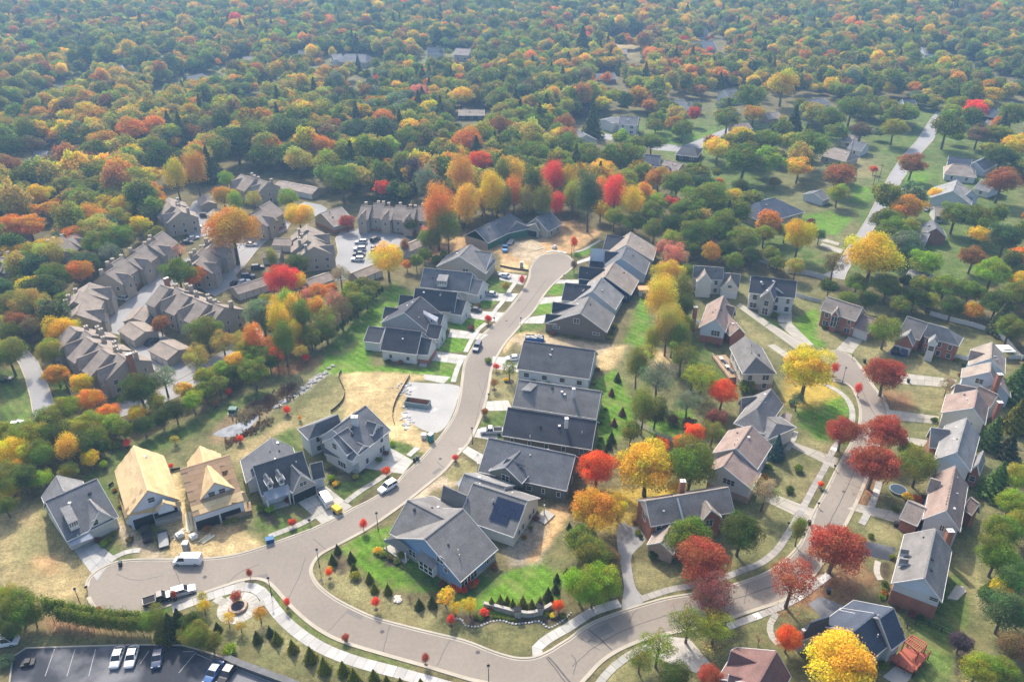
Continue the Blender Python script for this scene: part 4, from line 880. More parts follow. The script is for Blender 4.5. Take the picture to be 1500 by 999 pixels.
h, w = row_house((815, 573), (750, 692), (1015, 684), (495, 766), 'brown', 'grey', [((548, 612), (740, 642), (538, 692), 6.9), ((498, 700), (640, 712), (490, 765), 5.4)], 'brown gable-ended house facing the bare straw strip')
L_ = h.face(w, '2')[3]; h.window(w, '2', L_ * .5, 5.3, 1.6, 1.4); h.window(w, '2', L_ * .16, 2.0, 2.0, .7); h.window(w, '2', L_ * .84, 2.0, 2.0, .7)

# ---------------- west side
c = crop(480, 340)
h = House('detached_house', c(500, 850), 'white house with navy roof at the lower end of the left-hand row', group=GNEW)
w = h.wing(c(426, 697), c(690, 730), 8.2, 3.5, c(252, 846), 5.0, 'white', 'navy', win=['F'], step=4, wsz=(.9, 1.1))
h.wing(c(300, 690), c(420, 705), 5.6, 3.1, c(268, 800), None, 'white', 'navy', over=.3)
w = h.wing(c(655, 770), c(765, 785), 6.6, 3.4, 3.8, None, 'white', 'navy', lower='brick', lowh=1.5); h.slab([c(690, 900), c(750, 930), c(720, 990), c(670, 980)], .3)
h = House('detached_house', c(600, 650), 'house with grey shingled gable and a metal shed dormer, second of the left-hand row', group=GNEW)
w = h.wing(c(680, 470), c(562, 590), 9.0, 4.0, c(850, 582), c(372, 682), 'grey', 'navy', over=.3)
h.shed(c(690, 568), c(812, 625), c(795, 656), c(672, 582), 6.9, 6.4, 'lgrey', 'metal', wins=2); h.wing(c(420, 548), c(520, 560), 5.8, 3.2, c(388, 632), None, 'grey', 'navy', over=.3)
w = h.wing(c(750, 590), c(850, 604), 6.6, 3.4, 3.6, None, 'lgrey', 'navy', over=.3, win=['2'])
w = h.wing(c(740, 672), c(838, 686), 6.2, 3.4, 3.4, None, 'lgrey', 'navy', over=.3, win=['2'])
h = House('detached_house', c(780, 500), 'navy-roofed house in the middle of the left-hand row', group=GNEW)
w = h.wing(c(642, 411), c(950, 443), 8.6, 3.6, c(912, 590), 5.5, 'white', 'navy'); h.wing(c(530, 460), c(640, 472), 6.0, 3.2, c(518, 540), None, 'white', 'navy', over=.3)
w = h.wing(c(930, 490), c(1015, 505), 6.6, 3.4, 3.8, None, 'white', 'navy', over=.3, win=['2'])
h = House('detached_house', c(860, 350), 'blue-grey roofed house with a boxy four-pane dormer in the left-hand row', group=GNEW)
w = h.wing(c(705, 262), c(1062, 300), 8.4, 3.6, c(662, 402), 5.5, 'grey', 'slate'); h.shed(c(815, 308), c(888, 314), c(872, 362), c(796, 356), 7.6, 6.9, 'white', 'lgrey', wins=4)
w = h.wing(c(1050, 340), c(1140, 358), 6.8, 3.4, 4.2, None, 'white', 'slate', over=.3, win=['2'])
h = House('detached_house', c(980, 230), 'taupe gabled house with paired window, top of the left-hand row beside the orange bank', group=GNEW)
w = h.wing(c(1048, 90), c(966, 177), 9.0, 3.8, c(1162, 296), c(788, 262), 'tan', 'grey', over=.3); h.window(w, '2', h.face(w, '2')[3] * .4, 3.6, 2.0, 1.6)
w = h.wing(c(1030, 130), c(1203, 152), 7.8, 3.6, c(1165, 300), 4.0, 'white', 'slate', over=.3, win=['2'])

c = crop(640, 270, 6.8)
h = House('house_under_construction', c(550, 480), 'low unfinished house with green sheathed walls and grey hipped roof at the wood edge')
w = h.wing(c(385, 455), c(735, 290), 6.8, 3.0, c(580, 552), c(500, 345) if False else 6.0, 'zip', 'slate', hip=(0, 2.5), gable='tan'); h.wing(c(640, 425), c(775, 470), 6.0, 3.0, c(585, 553), 3, 'zip', 'slate', hip=(0, 2), fascia=False) if False else None
h.wing(c(720, 330), c(800, 380), 6.0, 3.1, c(860, 385), None, 'zip', 'slate', hip=(0, 1.5))
h = House('house_under_construction', c(1080, 430), 'unfinished sage-walled house with empty black garage opening at the head of the street')
w = h.wing(c(1125, 266), c(985, 336), 7.2, 3.1, c(1130, 460), c(838, 432), 'sage', 'slate', over=.4, win=['R'] if False else ['F'])
w = h.wing(c(1010, 372), c(985, 392), 5.6, 3.2, c(1040, 440), c(840, 445), 'sage', 'lgrey', over=.3); L_ = h.face(w, '2')[3]; h.garage(w, '2', L_ * .5, 4.6, 2.3, True)

# ---------------- established street, right
c = crop(920, 640)
GB = 'brick and sided houses on the established street'
h = House('detached_house', c(450, 620), 'long brick and cream house with grey-brown roof and red chimney behind the rounded crimson tree')
w = h.wing(c(128, 466), c(735, 366), 8.8, 5.2, c(792, 546), 4.5, 'brick', 'dkbrown', gable='cream', win=['F'], floors=(1.5, 4.1), step=3.2)
w2 = h.wing(c(570, 466), c(612, 532), 8.0, 5.4, c(672, 566), c(535, 592), 'brick', 'tan', over=.2); h.window(w2, '2', w2['yl'], 4.3, 1.5, 1.7)
h.wing(c(315, 632), c(240, 770), 4.9, 2.9, c(186, 702), None, 'pbrick', 'dkbrown', over=.3)
h.facet([(*c(355, 445), 8.8), (*c(368, 445), 8.8), (*c(412, 608), 5.4), (*c(398, 610), 5.4)], M_trim, 'parapet', .1); h.chimney(c(402, 322), 10.2, 5, (1.1, .9), M_brick)
h.window(w, '1', h.face(w, '1')[3] * .5, 4.2, 1.8, 1.6)
c = crop(980, 540)
h = House('detached_house', c(500, 700), 'white-gabled house with brown roof beside the blue spruce')
w = h.wing(c(605, 416), c(490, 582), 9.0, 5.4, c(640, 746), c(315, 620), 'white', 'brown', win=['F'], floors=(1.5, 4.1))
w = h.wing(c(470, 602), c(395, 714), 8.0, 4.6, c(592, 905), c(296, 730), 'white', 'brown', lower='pbrick', lowh=1.8); h.window(w, '2', h.face(w, '2')[3] * .5, 4.2, 2.6, 1.4); h.vents([(*c(480, 545), 8.8)])
h = House('detached_house', c(700, 400), 'grey hip-roofed house above the blue spruce, cream garage gable')
h.wing(c(748, 146), c(642, 290), 8.6, 5.0, c(890, 190), None, 'pbrick', 'grey', hip=(0, 4.0)); h.wing(c(590, 330), c(560, 372), 7.0, 4.6, c(860, 430), c(490, 375), 'cream', 'grey', hip=(2, 0)) if False else None
h.wing(c(640, 300), c(790, 400), 6.2, 4.4, c(560, 390) if False else 5.0, None, 'cream', 'grey', hip=(0, 2)); h.wing(c(530, 215), c(640, 200), 6.6, 4.0, c(500, 262), None, 'cream', 'lgrey')
h.facet([(*c(840, 320), 3.6), (*c(905, 335), 3.6), (*c(880, 400), 2.8), (*c(800, 370), 2.8)], RF['dkbrown'])
c = crop(1000, 380)
h = House('detached_house', c(500, 750), 'cream two-storey house with dark hipped end and furnished rear deck')
w = h.wing(c(458, 565), c(538, 716), 9.2, 5.6, c(420, 800), c(660, 790), 'cream', 'grey', hip=(0, 2.6), lower='pbrick', lowh=2.0, win=['G', 'L', 'R'], floors=(1.5, 4.1)); h.vents([(*c(505, 630 + 14 * k), 8.9) for k in range(5)], M_black)
h.wing(c(600, 620), c(640, 700), 6.0, 3.4, c(668, 765), None, 'cream', 'dkbrown') if False else None
h = House('detached_house', c(260, 480), 'brown-roofed house with pale blue gable over brick, below the cream two-storey house with double garage')
w = h.wing(c(297, 266), c(242, 437), 8.6, 4.8, c(126, 482), c(330, 480), 'sky', 'brown', lower='brick', lowh=2.4); h.window(w, '2', h.face(w, '2')[3] * .35, 3.8, 2.4, 1.6)
h.wing(c(330, 400), c(415, 500), 6.0, 3.4, c(360, 580), None, 'brick', 'brown'); h.wing(c(320, 330), c(385, 350), 7.4, 4, c(380, 440), None, 'brick', 'brown')
h.chimney(c(95, 350), 8.2, 0, (1.1, .9), M_brick)
h = House('detached_house', c(200, 200), 'cream colonial house with green-grey shutters and double garage at the top left of the court')
w = h.wing(c(82, 46), c(302, 62), 9.2, 5.6, c(280, 150), 4.5, 'cream', 'grey', win=['F'], floors=(1.4, 4.2), step=2.6)
w = h.wing(c(155, 54), c(168, 108), 8.6, 5.6, c(208, 140), None, 'cream', 'tan', over=.2)
h.wing(c(300, 98), c(424, 110), 7.6, 3.6, c(412, 205), 4.5, 'cream', 'grey'); w = h.wing(c(350, 110), c(350, 148), 7.0, 3.4, c(275, 210), c(410, 214), 'cream', 'tan', over=.3); L_ = h.face(w, '2')[3]; h.garage(w, '2', L_ * .3, 2.5, 2.2); h.garage(w, '2', L_ * .7, 2.5, 2.2); h.window(w, '2', L_ * .5, 4.3, 1.2, .9)
h = House('detached_house', c(650, 250), 'white house with navy roof and arched stone centre gable facing the court')
w = h.wing(c(502, 120), c(838, 160), 9.8, 5.8, c(492, 246), 5, 'white', 'navy', win=['F'], floors=(1.5, 4.3), step=2.8, wsz=(1.3, 1.6))
w = h.wing(c(682, 152), c(640, 226), 9.2, 6.0, c(582, 252), c(690, 264), 'stone', 'slate', over=.25); h.window(w, '2', h.face(w, '2')[3] * .5, 4.4, 1.4, 1.7); h.window(w, '2', h.face(w, '2')[3] * .5, 1.6, 1.7, 2.2)
w = h.wing(c(690, 180), c(680, 205), 8.2, 6.0, c(760, 268), c(640, 250), 'white', 'navy', over=.25); L_ = h.face(w, '2')[3]; h.garage(w, '2', L_ * .3, 2.3, 2.2); h.garage(w, '2', L_ * .75, 2.3, 2.2); h.window(w, '2', L_ * .5, 4.6, 1.8, 1.4)
h = House('detached_house', c(1150, 430), 'brick house with tan roof, arched white entrance and attached single-storey garage')
w = h.wing(c(1060, 270), c(1318, 352), 9.0, 5.6, c(1006, 366), 4.5, 'brick', 'tan', win=['F'], floors=(1.5, 4.2), step=2.6, gable='tan')
w = h.wing(c(1135, 345), c(1125, 372), 7.6, 5.6, c(1155, 385), None, 'brick', 'tan', over=.2); h.window(w, '2', h.face(w, '2')[3] * .5, 3.6, 1.6, 3.4)
w = h.wing(c(1290, 396), c(1422, 440), 6.0, 3.0, c(1222, 492), 4.5, 'brick', 'brown', gable='brick'); h.garage(w, 'F', h.face(w, 'F')[3] * .5, 4.6, 2.2)
c = crop(1200, 440)
h = House('detached_house', c(820, 280), 'red-brick house with grey hipped roof, two dark cars on its black apron')
w = h.wing(c(800, 166), c(945, 206), 9.4, 5.6, c(715, 246), 4.8, 'brick', 'lgrey', hip=(0, 4), win=['F'], floors=(1.4, 4.1), step=2.4)
w = h.wing(c(850, 250), c(842, 280), 7.6, 6.0, c(872, 290), None, 'white', 'lgrey', over=.15); h.window(w, '2', h.face(w, '2')[3] * .5, 4.3, 1.4, 1.5)
h.wing(c(646, 116), c(800, 168), 8.0, 3.8, c(590, 240), 4.5, 'brick', 'grey'); w = h.wing(c(672, 213), c(650, 250), 6.6, 3.4, c(576, 256), c(706, 300), 'brick', 'lgrey', over=.25); L_ = h.face(w, '2')[3]; h.garage(w, '2', L_ * .3, 2.4, 2.2); h.garage(w, '2', L_ * .7, 2.4, 2.2)
h = House('detached_house', c(1230, 430), 'white-gabled house with grey-brown roof beside the white trampoline tent')
h.wing(c(1266, 306), c(1256, 424), 9.0, 5.4, c(1092, 490), c(1360, 532), 'sky', 'tan'); h.wing(c(1110, 366), c(1220, 390), 8, 5.4, c(1100, 440), None, 'sky', 'dkbrown')
h = House('detached_house', c(1220, 560), 'pale lilac gabled house with tall brown chimney next to the grey-brown roofed one')
w = h.wing(c(1256, 452), c(1250, 522), 8.8, 5.0, c(1034, 596), c(1310, 570), 'sky', 'tan'); h.window(w, '2', h.face(w, '2')[3] * .5, 5.2, 1.8, 1.4); h.wing(c(1320, 540), c(1330, 620), 6.4, 3.4, c(1390, 610), None, 'sky', 'dkbrown'); h.chimney(c(1325, 540), 9.6, 0, (1.2, 1), M_brick)
h = House('detached_house', c(1120, 760), 'brown-roofed house with cream gable and satellite dish above the grey-roofed brick house')
w = h.wing(c(1158, 655), c(1130, 786), 9.0, 5.2, c(882, 862), c(1222, 880), 'cream', 'brown'); h.window(w, '2', h.face(w, '2')[3] * .3, 4.0, .9, 1.2); h.wing(c(1000, 610), c(1150, 640), 8.2, 4.6, c(975, 730), 4, 'cream', 'dkbrown'); h.wing(c(1170, 625), c(1310, 690), 7.6, 4.4, c(1290, 800), 4, 'cream', 'brown')
h.chimney(c(1325, 745), 8.4, 0, (1.2, 1), M_brick)
c = crop(1200, 600)
h = House('detached_house', c(980, 260), 'light grey-roofed brick and pale siding house right of the three crimson trees')
w = h.wing(c(1078, 62), c(1005, 312), 9.2, 5.4, c(845, 345), c(1120, 412), 'lgrey', 'lgrey', gable='sky'); h.vents([(*c(1062 - k * 4.6, 120 + 16 * k), 9.0) for k in range(10)], M_black)
h.wing(c(820, 130), c(960, 150), 7.6, 4.0, c(795, 200), 3, 'brick', 'lgrey'); w = h.wing(c(1200, 300), c(1160, 400), 6.6, 4, c(1190, 440), None, 'brick', 'lgrey', over=.2); h.window(w, '2', h.face(w, '2')[3] * .5, 2.4, 1.0, 1.4)
h = House('detached_house', c(900, 650), 'pinkish-brown roofed house with pale gable of three dark windows')
w = h.wing(c(994, 412), c(930, 738), 9.2, 5.2, c(766, 766), c(1040, 850), 'lgrey', 'brown'); L_ = h.face(w, '2')[3]; [h.window(w, '2', L_ * u, 4.4, .9, 1.3) for u in (.3, .37, .44)]; h.vents([(*c(985 - k * 5, 450 + 22 * k), 9.1) for k in range(12)], M_black)
h.wing(c(650, 665), c(780, 720), 5.8, 3.2, c(620, 808), 4, 'brick', 'dkbrown', over=.3); h.wing(c(1110, 640), c(1175, 690), 6.8, 4, c(1140, 790), None, 'brick', 'brown'); h.wing(c(820, 500), c(895, 525), 8.4, 5.4, c(800, 560), None, 'lgrey', 'dkbrown')
h.chimney(c(962, 885), 7.6, 0, (1.2, 1), M_brick)
c = crop(1200, 799)
h = House('detached_house', c(700, 300), 'grey-roofed house with blue-grey gable over brick and two small triangular roof windows, bottom right')
w = h.wing((1370, 774), c(770, 237), 9.2, 5.2, c(512, 338), c(905, 385), 'lgrey', 'grey', lower='brick', lowh=3.4, gable='sky'); h.window(w, '2', h.face(w, '2')[3] * .12, 5.0, 1.4, .8)
ls = 'L' if w['n'].x < 0 else 'R'
q_ = panels  # (light west slope is only lit differently)
for a, b, e in (((600, 22), (660, 30), (620, 60)), ((590, 92), (655, 100), (605, 130))): h.wing(c(*a), c(*b), 7.9, 6.8, c(*e), None, 'sky', 'lgrey', zb=6, over=.1, rname='dormer_roof', wname='dormer_wall')
h.slab([c(935, 390), c(1010, 405), c(1075, 340), c(1060, 305), (1400, 858)], .25, M_conc, 'patio')
h = House('detached_house', c(350, 620), 'dark blue-grey roofed house with red timber deck and pergola at the bottom right')
w = h.wing(c(246, 628), c(412, 496), 8.4, 4.2, c(548, 696), c(75, 515) if False else 6.0, 'grey', 'dkblue', hip=(0, 0)); 
h.wing(c(440, 532), c(545, 456), 9.0, 4.4, c(670, 655), c(262, 392), 'grey', 'dkblue'); h.wing(c(-60, 560), c(72, 515), 7.0, 4.0, c(20, 640), c(160, 600) if False else None, 'grey', 'dkblue', hip=(2, 0)); h.vents([(*c(430, 512), 8.8), (*c(430, 655), 7.0)])
h.facet([(*c(590, 600), 7.9), (*c(604, 598), 7.9), (*c(624, 645), 7.2), (*c(610, 650), 7.2)], M_glass, 'skylight', .06)
dk = MB(); fl = [h.loc(P(*c(x, y), 1.2)) for x, y in ((520, 830), (640, 740), (805, 800), (690, 935))]
dk.prism(fl, .2); dk.build('deck', M_redw, h.root)
for a, b in ((0, 3), (3, 2), (2, 1)):
    rl = MB(); A_, B_ = fl[a], fl[b]; rl.beam(A_ + Vector((0, 0, 1)), B_ + Vector((0, 0, 1)), .12, .08); rl.beam(A_ + Vector((0, 0, .15)), B_ + Vector((0, 0, .15)), .08, .06)
    n_ = int((B_ - A_).length / 1.2)
    for k in range(n_ + 1): q_ = A_.lerp(B_, k / n_); rl.box(q_.x - .06, q_.x + .06, q_.y - .06, q_.y + .06, 0, q_.z + 1.05)
    rl.build('railing', M_redw, h.root)
pg = MB(); cor = [h.loc(P(*c(x, y), 3.6)) for x, y in ((625, 700), (680, 655), (790, 720), (730, 780))]
for k in range(9): pg.beam(cor[0].lerp(cor[3], k / 8), cor[1].lerp(cor[2], k / 8), .12, .16)
for k in range(3): pg.beam(cor[0].lerp(cor[1], k / 2), cor[3].lerp(cor[2], k / 2), .2, .2)
for q_ in cor: pg.box(q_.x - .09, q_.x + .09, q_.y - .09, q_.y + .09, 0, 3.5)
pg.build('pergola', M_redw, h.root)
h.slab([c(465, 960), c(560, 880), c(690, 950), c(600, 1040)], .1, M_conc, 'patio')
c = crop(950, 799)
h = House('detached_house', c(850, 900), 'maroon-brown roofed house cut by the bottom edge, right of the bare shrub')
h.wing(c(935, 770), c(800, 1010), 7.4, 3.4, c(1078, 890), 6.5, 'brick', 'redbrown'); h.wing(c(605, 768), c(830, 870), 6.2, 3.2, c(556, 885), 3.5, 'white', 'redbrown')
h.wing(c(590, 940), c(800, 1000), 5.8, 3.0, c(600, 1010), 3, 'pbrick', 'redbrown', over=.3)

# ---------------- townhouses
GT = 'taupe townhouse rows round the courts'
def town(r1, r2, n, e, label, hr=9.4, he=6.0, e2=None, brick_end=None, chim=True, wide=None, wall='town'):
    A = Vector((*r1, 0)); B = Vector((*r2, 0)); mid = (A + B) / 2
    h = House('townhouse_row', (mid.x, mid.y + 12), label, cat='townhouses', group=GT)
    g0, g1 = P(*r1, hr), P(*r2, hr); L = (g1 - g0).length; d = (g1 - g0) / L; nn = Vector((-d.y, d.x, 0))
    w = e if isinstance(e, float) else abs((P(*e, he) - g0).dot(nn))
    for k in range(n):
        off = (-.9, 1.1, 0, .8)[k % 4]; dz = (0, .5, -.4, .3)[k % 4]
        a = g0 + d * (L * k / n) + nn * off; b = g0 + d * (L * (k + 1) / n) + nn * off
        pa, pb = proj(Vector((a.x, a.y, hr + dz))), proj(Vector((b.x, b.y, hr + dz)))
        W_ = h.wing(pa, pb, hr + dz, he - .2, w, w, wall, 'town', over=.3, fascia=False, win=['F', 'G'] if k in (0, n - 1) else ['F'], floors=(1.5, 4.1), step=3.0, wsz=(.8, 1.2), lower='brick' if k % 3 == 1 else None)
        # cross gable on alternate units, recessed party shadow line
        s_ = nn if h.face(W_, 'F')[2].dot(nn) > 0 else -nn
        if k % 2 == 0:
            m_ = (a + b) / 2; q0 = m_ - s_ * .5; q1 = m_ + s_ * (w + .7); wd = min(2.6, L / n * .42)
            pa, pb = proj(Vector((q0.x, q0.y, hr - 1.0))), proj(Vector((q1.x, q1.y, hr - 1.0)))
            W2 = h.wing(pa, pb, hr - 1.0, he - .8, wd, wd, wall, 'town', over=.2, fascia=False); h.window(W2, '2', wd - .2, 4.2, .9, 1.2)
        if chim:
            for f_, sg in ((.25, -1), (.7, -1))[:2 if k % 3 == 1 else 1]:
                m_ = a.lerp(b, f_) - s_ * (w * .45); me_c = h
                px = proj(Vector((m_.x, m_.y, hr + .4))); o = h.chimney(px, hr + .4, he - .5, (1.0, 1.0), WL[wall], True, 'chimney', math.atan2(d.y, d.x), WL[wall])
    if brick_end is not None:
        q0 = (g0 if brick_end == 0 else g1) + d * (-.5 if brick_end == 0 else .5) ; h.chimney(proj(Vector((q0.x, q0.y, hr + 1.5)) - nn * 1.5), hr + 1.5, 0, (1.5, .9), M_brick, rz=math.atan2(d.y, d.x) + math.pi / 2)
    return h
town((181, 528), (108, 477), 6, 6.5, 'townhouse row with tall brick end chimney, nearest the dark spruce at lower left', brick_end=0)
town((105, 461), (131, 412), 3, 6.3, 'townhouse row of three units beside the round yellow tree on the left')
town((150, 400), (243, 341), 6, 5.5, 'long stepped townhouse row descending along the lane at left, chimneys behind')
town((326, 452), (240, 417), 6, 6.5, 'wide townhouse row in the middle of the court with many paired chimneys', brick_end=1)
town((281, 386), (322, 344), 4, 5.5, 'townhouse row between the green-orange tree and the big amber tree')
town((262, 311), (246, 288), 3, 6.0, 'townhouse row at the upper left court, plain taupe end gable')
town((366, 316), (400, 297), 2, 6.0, 'pair of townhouses behind the row of parked white cars', chim=False)
town((390, 268), (352, 254), 3, 6.0, 'uppermost townhouse row against the dark wood')
town((456, 362), (452, 330), 4, 6.2, 'townhouse row left of the residents car park, broad end gable')
town((530, 300), (628, 306), 6, 6.0, 'two-storey brick and taupe townhouse row facing the residents car park', hr=9.0, he=5.8)
town((63, 366), (112, 340), 3, 6.0, 'townhouses half hidden by trees at the left, upper pair of roofs')
town((-30, 372), (28, 378), 4, 6.0, 'townhouse roofs cut off by the left edge of the picture')
h = House('clubhouse', (490, 320), 'dark brown-roofed building by the maroon shrub at the car park corner', cat='building'); h.wing((470, 312), (500, 303), 6.5, 3.0, (484, 334), 6.0, 'town', 'dkbrown', lower='brick')
GG = 'low brown-roofed garage blocks in the townhouse courts'
for (a, b, e, nd, lab) in [((189, 471), (213, 486), 4.0, 3, 'garage block with pale doors opposite the wide townhouse row'), ((234, 499), (262, 513), 4.2, 3, 'garage block closest to the slender pale trees'),
    ((194, 466), (209, 448), 3.4, 2, 'narrow garage block behind the brick-red tree'), ((341, 421), (396, 404), 3.4, 5, 'long garage block left of the scarlet tree'), ((446, 411), (482, 399), 3.6, 4, 'garage block with ribbed roof behind the orange and pink trees'),
    ((516, 400), (552, 386), 3.4, 3, 'garage block at the lower corner of the residents car park'), ((584, 363), (617, 349), 3.4, 3, 'garage block at the right corner of the residents car park'), ((402, 349), (430, 350), 3.6, 2, 'small garage block left of the stepped row by the car park'),
    ((408, 265), (466, 276), 4.4, 7, 'long dark-roofed carport at the top of the court'), ((313, 306), (326, 313), 3.8, 2, 'garage block in the upper left court behind the amber tree'), ((299, 285), (305, 296), 3.4, 2, 'small garage at the far end of the upper left court'), ((2, 352), (44, 344), 4.4, 4, 'dark-roofed carport by the left edge under orange trees'), ((386, 368), (412, 368), 3.0, 2, 'small brown garage left of the yellow-green tree in the court')]:
    dk_ = 'dark' in lab
    h = House('garage_block', (sum((a[0], b[0])) / 2, (a[1] + b[1]) / 2 + 8), lab, cat='garage', group=GG)
    w = h.wing(a, b, 3.9, 2.5, e, e, 'town', 'dkbrown' if dk_ else 'town', over=.3, fascia=False); L_ = h.face(w, 'F')[3]
    for k in range(nd): h.put(w, 'F', L_ * (k + .5) / nd, .02, garage_mesh(round(L_ / nd * .8, 1), 2.0), 'garage_door_or_opening', .03)

# ---------------- far houses among the trees
def far(r1, r2, e, wall, roof, label, hr=6.5, he=3.2, hip=(0, 0), extra=(), floors=(1.6,), e2=None, cat='house'):
    h = House('distant_house', ((r1[0] + r2[0]) / 2, (r1[1] + r2[1]) / 2 + 5), label, cat=cat)
    h.wing(r1, r2, hr, he, e, e2, wall, roof, hip=hip, win=['F'], floors=floors, step=4)
    for (a, b, ee, h2, rf) in extra: h.wing(a, b, h2, he - .2, ee, None, wall, rf, over=.3)
    return h
c6 = crop(1150, 200, 4.286)
far((1112, 296), (1135, 290), 9.5, 'tan', 'dkblue', 'large navy-roofed brick house behind the golden tree by the distant street', 8, 3.4, hip=(6, 8), extra=[((1086, 294), (1100, 297), 4.0, 4.6, 'slate')])
far((1192, 283), (1204, 278), 5.0, 'lgrey', 'slate', 'small pale carport-fronted house beside the lime-green tree', 4.6, 2.6)
far((1222, 216), (1246, 222), 6.0, 'tan', 'dkbrown', 'grey-brown roofed ranch house left of the distant street', 6.8, 3.2, hip=(3, 2))
far((1250, 206), (1270, 210), 5.5, 'white', 'slate', 'white-walled house with slate roof near the top of the distant street', 6.0, 3)
far((1396, 240), (1422, 243), 6.0, 'lgrey', 'tan', 'hipped tan-roofed house right of the spreading maroon tree', 6.5, 3, hip=(3, 3))
far((1390, 229), (1424, 233), 6.0, 'lgrey', 'dkblue', 'dark blue-roofed house just beyond the hipped tan roof', 6.8, 3, extra=[((1430, 238), (1450, 228), 4.5, 6.0, 'dkblue')])
far((1402, 264), (1396, 280), 8.0, 'lgrey', 'lgrey', 'pale grey roofed house with white gable beside the small yellow tree', 8.0, 3.4, extra=[((1405, 270), (1424, 278), 5.0, 7.4, 'grey')])
far((1368, 303), (1382, 304), 4.5, 'white', 'tan', 'small tan-roofed garage beside the silver car', 5, 2.8)
far((1366, 322), (1372, 334), 4.5, 'brick', 'slate', 'little brick outbuilding with slate gable beneath the dark tree', 6.8, 3.4)
far((1332, 396), (1362, 404), 5.0, 'white', 'lgrey', 'white flat-looking house half hidden behind lime-green trees', 4.5, 3)
far((1352, 340), (1362, 342), 4.0, 'white', 'lgrey', 'small pale roof glimpsed under the grey-green tree', 5, 3)
far((1296, 144), (1320, 152), 6.0, 'lgrey', 'slate', 'grey-roofed house at the top of the distant street, left part', 6.5, 3.2, extra=[((1322, 146), (1340, 146), 5.0, 6.0, 'dkblue')])
far((1448, 156), (1470, 160), 7.0, 'navy', 'dkblue', 'dark blue house right of the bright crimson tree', 8, 4)
far((1446, 176), (1468, 180), 6.0, 'lgrey', 'grey', 'grey house in front of the dark blue one by the crimson tree', 7, 4)
far((908, 170), (936, 172), 5.5, 'white', 'slate', 'white colonial house with black shutters across the far street', 8.5, 5.4, floors=(1.4, 4.1), extra=[((888, 176), (906, 172), 5.0, 6, 'slate')])
far((984, 148), (1002, 146), 7.0, 'tan', 'lgrey', 'tall grey-roofed house behind the brown-orange tree', 8.5, 4)
far((1012, 149), (1024, 148), 5.0, 'white', 'slate', 'small white house right of the tall grey-roofed one', 6.5, 3.5)
far((1060, 132), (1078, 130), 6.0, 'white', 'slate', 'two-storey white house near the top centre-right', 8, 4.6, extra=[((1066, 140), (1080, 138), 4.0, 5, 'slate')])
far((1000, 214), (1018, 216), 7.0, 'dark', 'navy', 'small dark-roofed house beside the far street and green verge', 5.5, 2.8, hip=(2, 3))
far((946, 240), (980, 244), 6.0, 'tan', 'dkblue', 'house with blue-black roof and brick chimney nearest below the far street', 6, 3, extra=[((975, 234), (1000, 240), 5.0, 6, 'tan'), ((944, 226), (968, 228), 5.0, 7, 'slate')])
far((1120, 166), (1140, 164), 5.0, 'pbrick', 'tan', 'pinkish low house beneath the wide golden tree', 5, 2.8)
far((1074, 182), (1096, 180), 5.0, 'pbrick', 'brown', 'brown-roofed bungalow behind the line of yellow trees', 5, 2.8)
far((672, 161), (710, 161), 5.5, 'dark', 'tan', 'long low bungalow beyond the wood with a pale lawn before it', 4.8, 2.8)
far((844, 190), (858, 198), 7.0, 'white', 'slate', 'grey-blue roofed house left of the far street end', 7, 3.6, extra=[((836, 196), (846, 200), 4.0, 6, 'slate')])
far((626, 70), (650, 70), 6.0, 'white', 'dkblue', 'white gabled house in the haze, upper centre', 8, 4.4)
far((668, 71), (690, 72), 7.0, 'tan', 'dkbrown', 'brown brick house in the haze right of the white gabled one', 8, 4.4)
far((506, 79), (536, 80), 9.0, 'tan', 'slate', 'wide grey house by a green lawn in the upper middle', 8, 4, hip=(3, 3))
far((538, 108), (550, 108), 7.0, 'grey', 'slate', 'grey roofs left of the pinkish lawn tree in the upper middle', 7, 4)
far((142, 98), (178, 94), 9.0, 'tan', 'tan', 'long tan-roofed hall in the haze, upper left', 7, 4)
far((124, 114), (146, 114), 6.0, 'white', 'tan', 'cream low building in front of the tan hall', 5, 3.2)
far((236, 82), (272, 80), 9.0, 'pbrick', 'tan', 'broad brick hall in the haze, upper left centre', 8, 4)
far((340, 92), (360, 90), 8.0, 'grey', 'slate', 'slate-roofed house in the haze beside yellow trees', 8, 4); far((356, 84), (372, 82), 7.0, 'brick', 'dkbrown', 'brick house in the haze behind the slate-roofed one', 8, 4)
far((274, 112), (296, 108), 6.0, 'lgrey', 'slate', 'pale house in the haze, left of the dark conifers', 6, 3); far((396, 124), (412, 122), 7.0, 'tan', 'dkbrown', 'brown-roofed house right of the dark conifers', 8, 4)
far((438, 74), (452, 74), 7.0, 'lgrey', 'slate', 'grey house in the haze, upper left of centre', 8, 4); far((486, 80), (500, 79), 6, 'white', 'lgrey', 'white house in the haze beside pale lawns', 7, 4)
far((80, 139), (98, 137), 6.0, 'white', 'slate', 'white house with slate roof low in the left haze', 7, 4); far((52, 222), (70, 222), 7.0, 'grey', 'slate', 'slate roof glimpsed in the left woods', 6, 3.2); far((80, 226), (94, 228), 5.0, 'white', 'lgrey', 'pale roof glimpsed among the left woods', 5.5, 3)
far((276, 218), (300, 212), 7.0, 'lgrey', 'lgrey', 'pale grey roof in a gap of the upper left wood', 7, 3.4); far((1002, 62), (1044, 60), 9, 'grey', 'slate', 'slate-roofed house in the haze among blue-green trees', 9, 4); far((1018, 44), (1036, 44), 8, 'grey', 'dkblue', 'dark house in the haze behind the slate-roofed one', 9, 4)
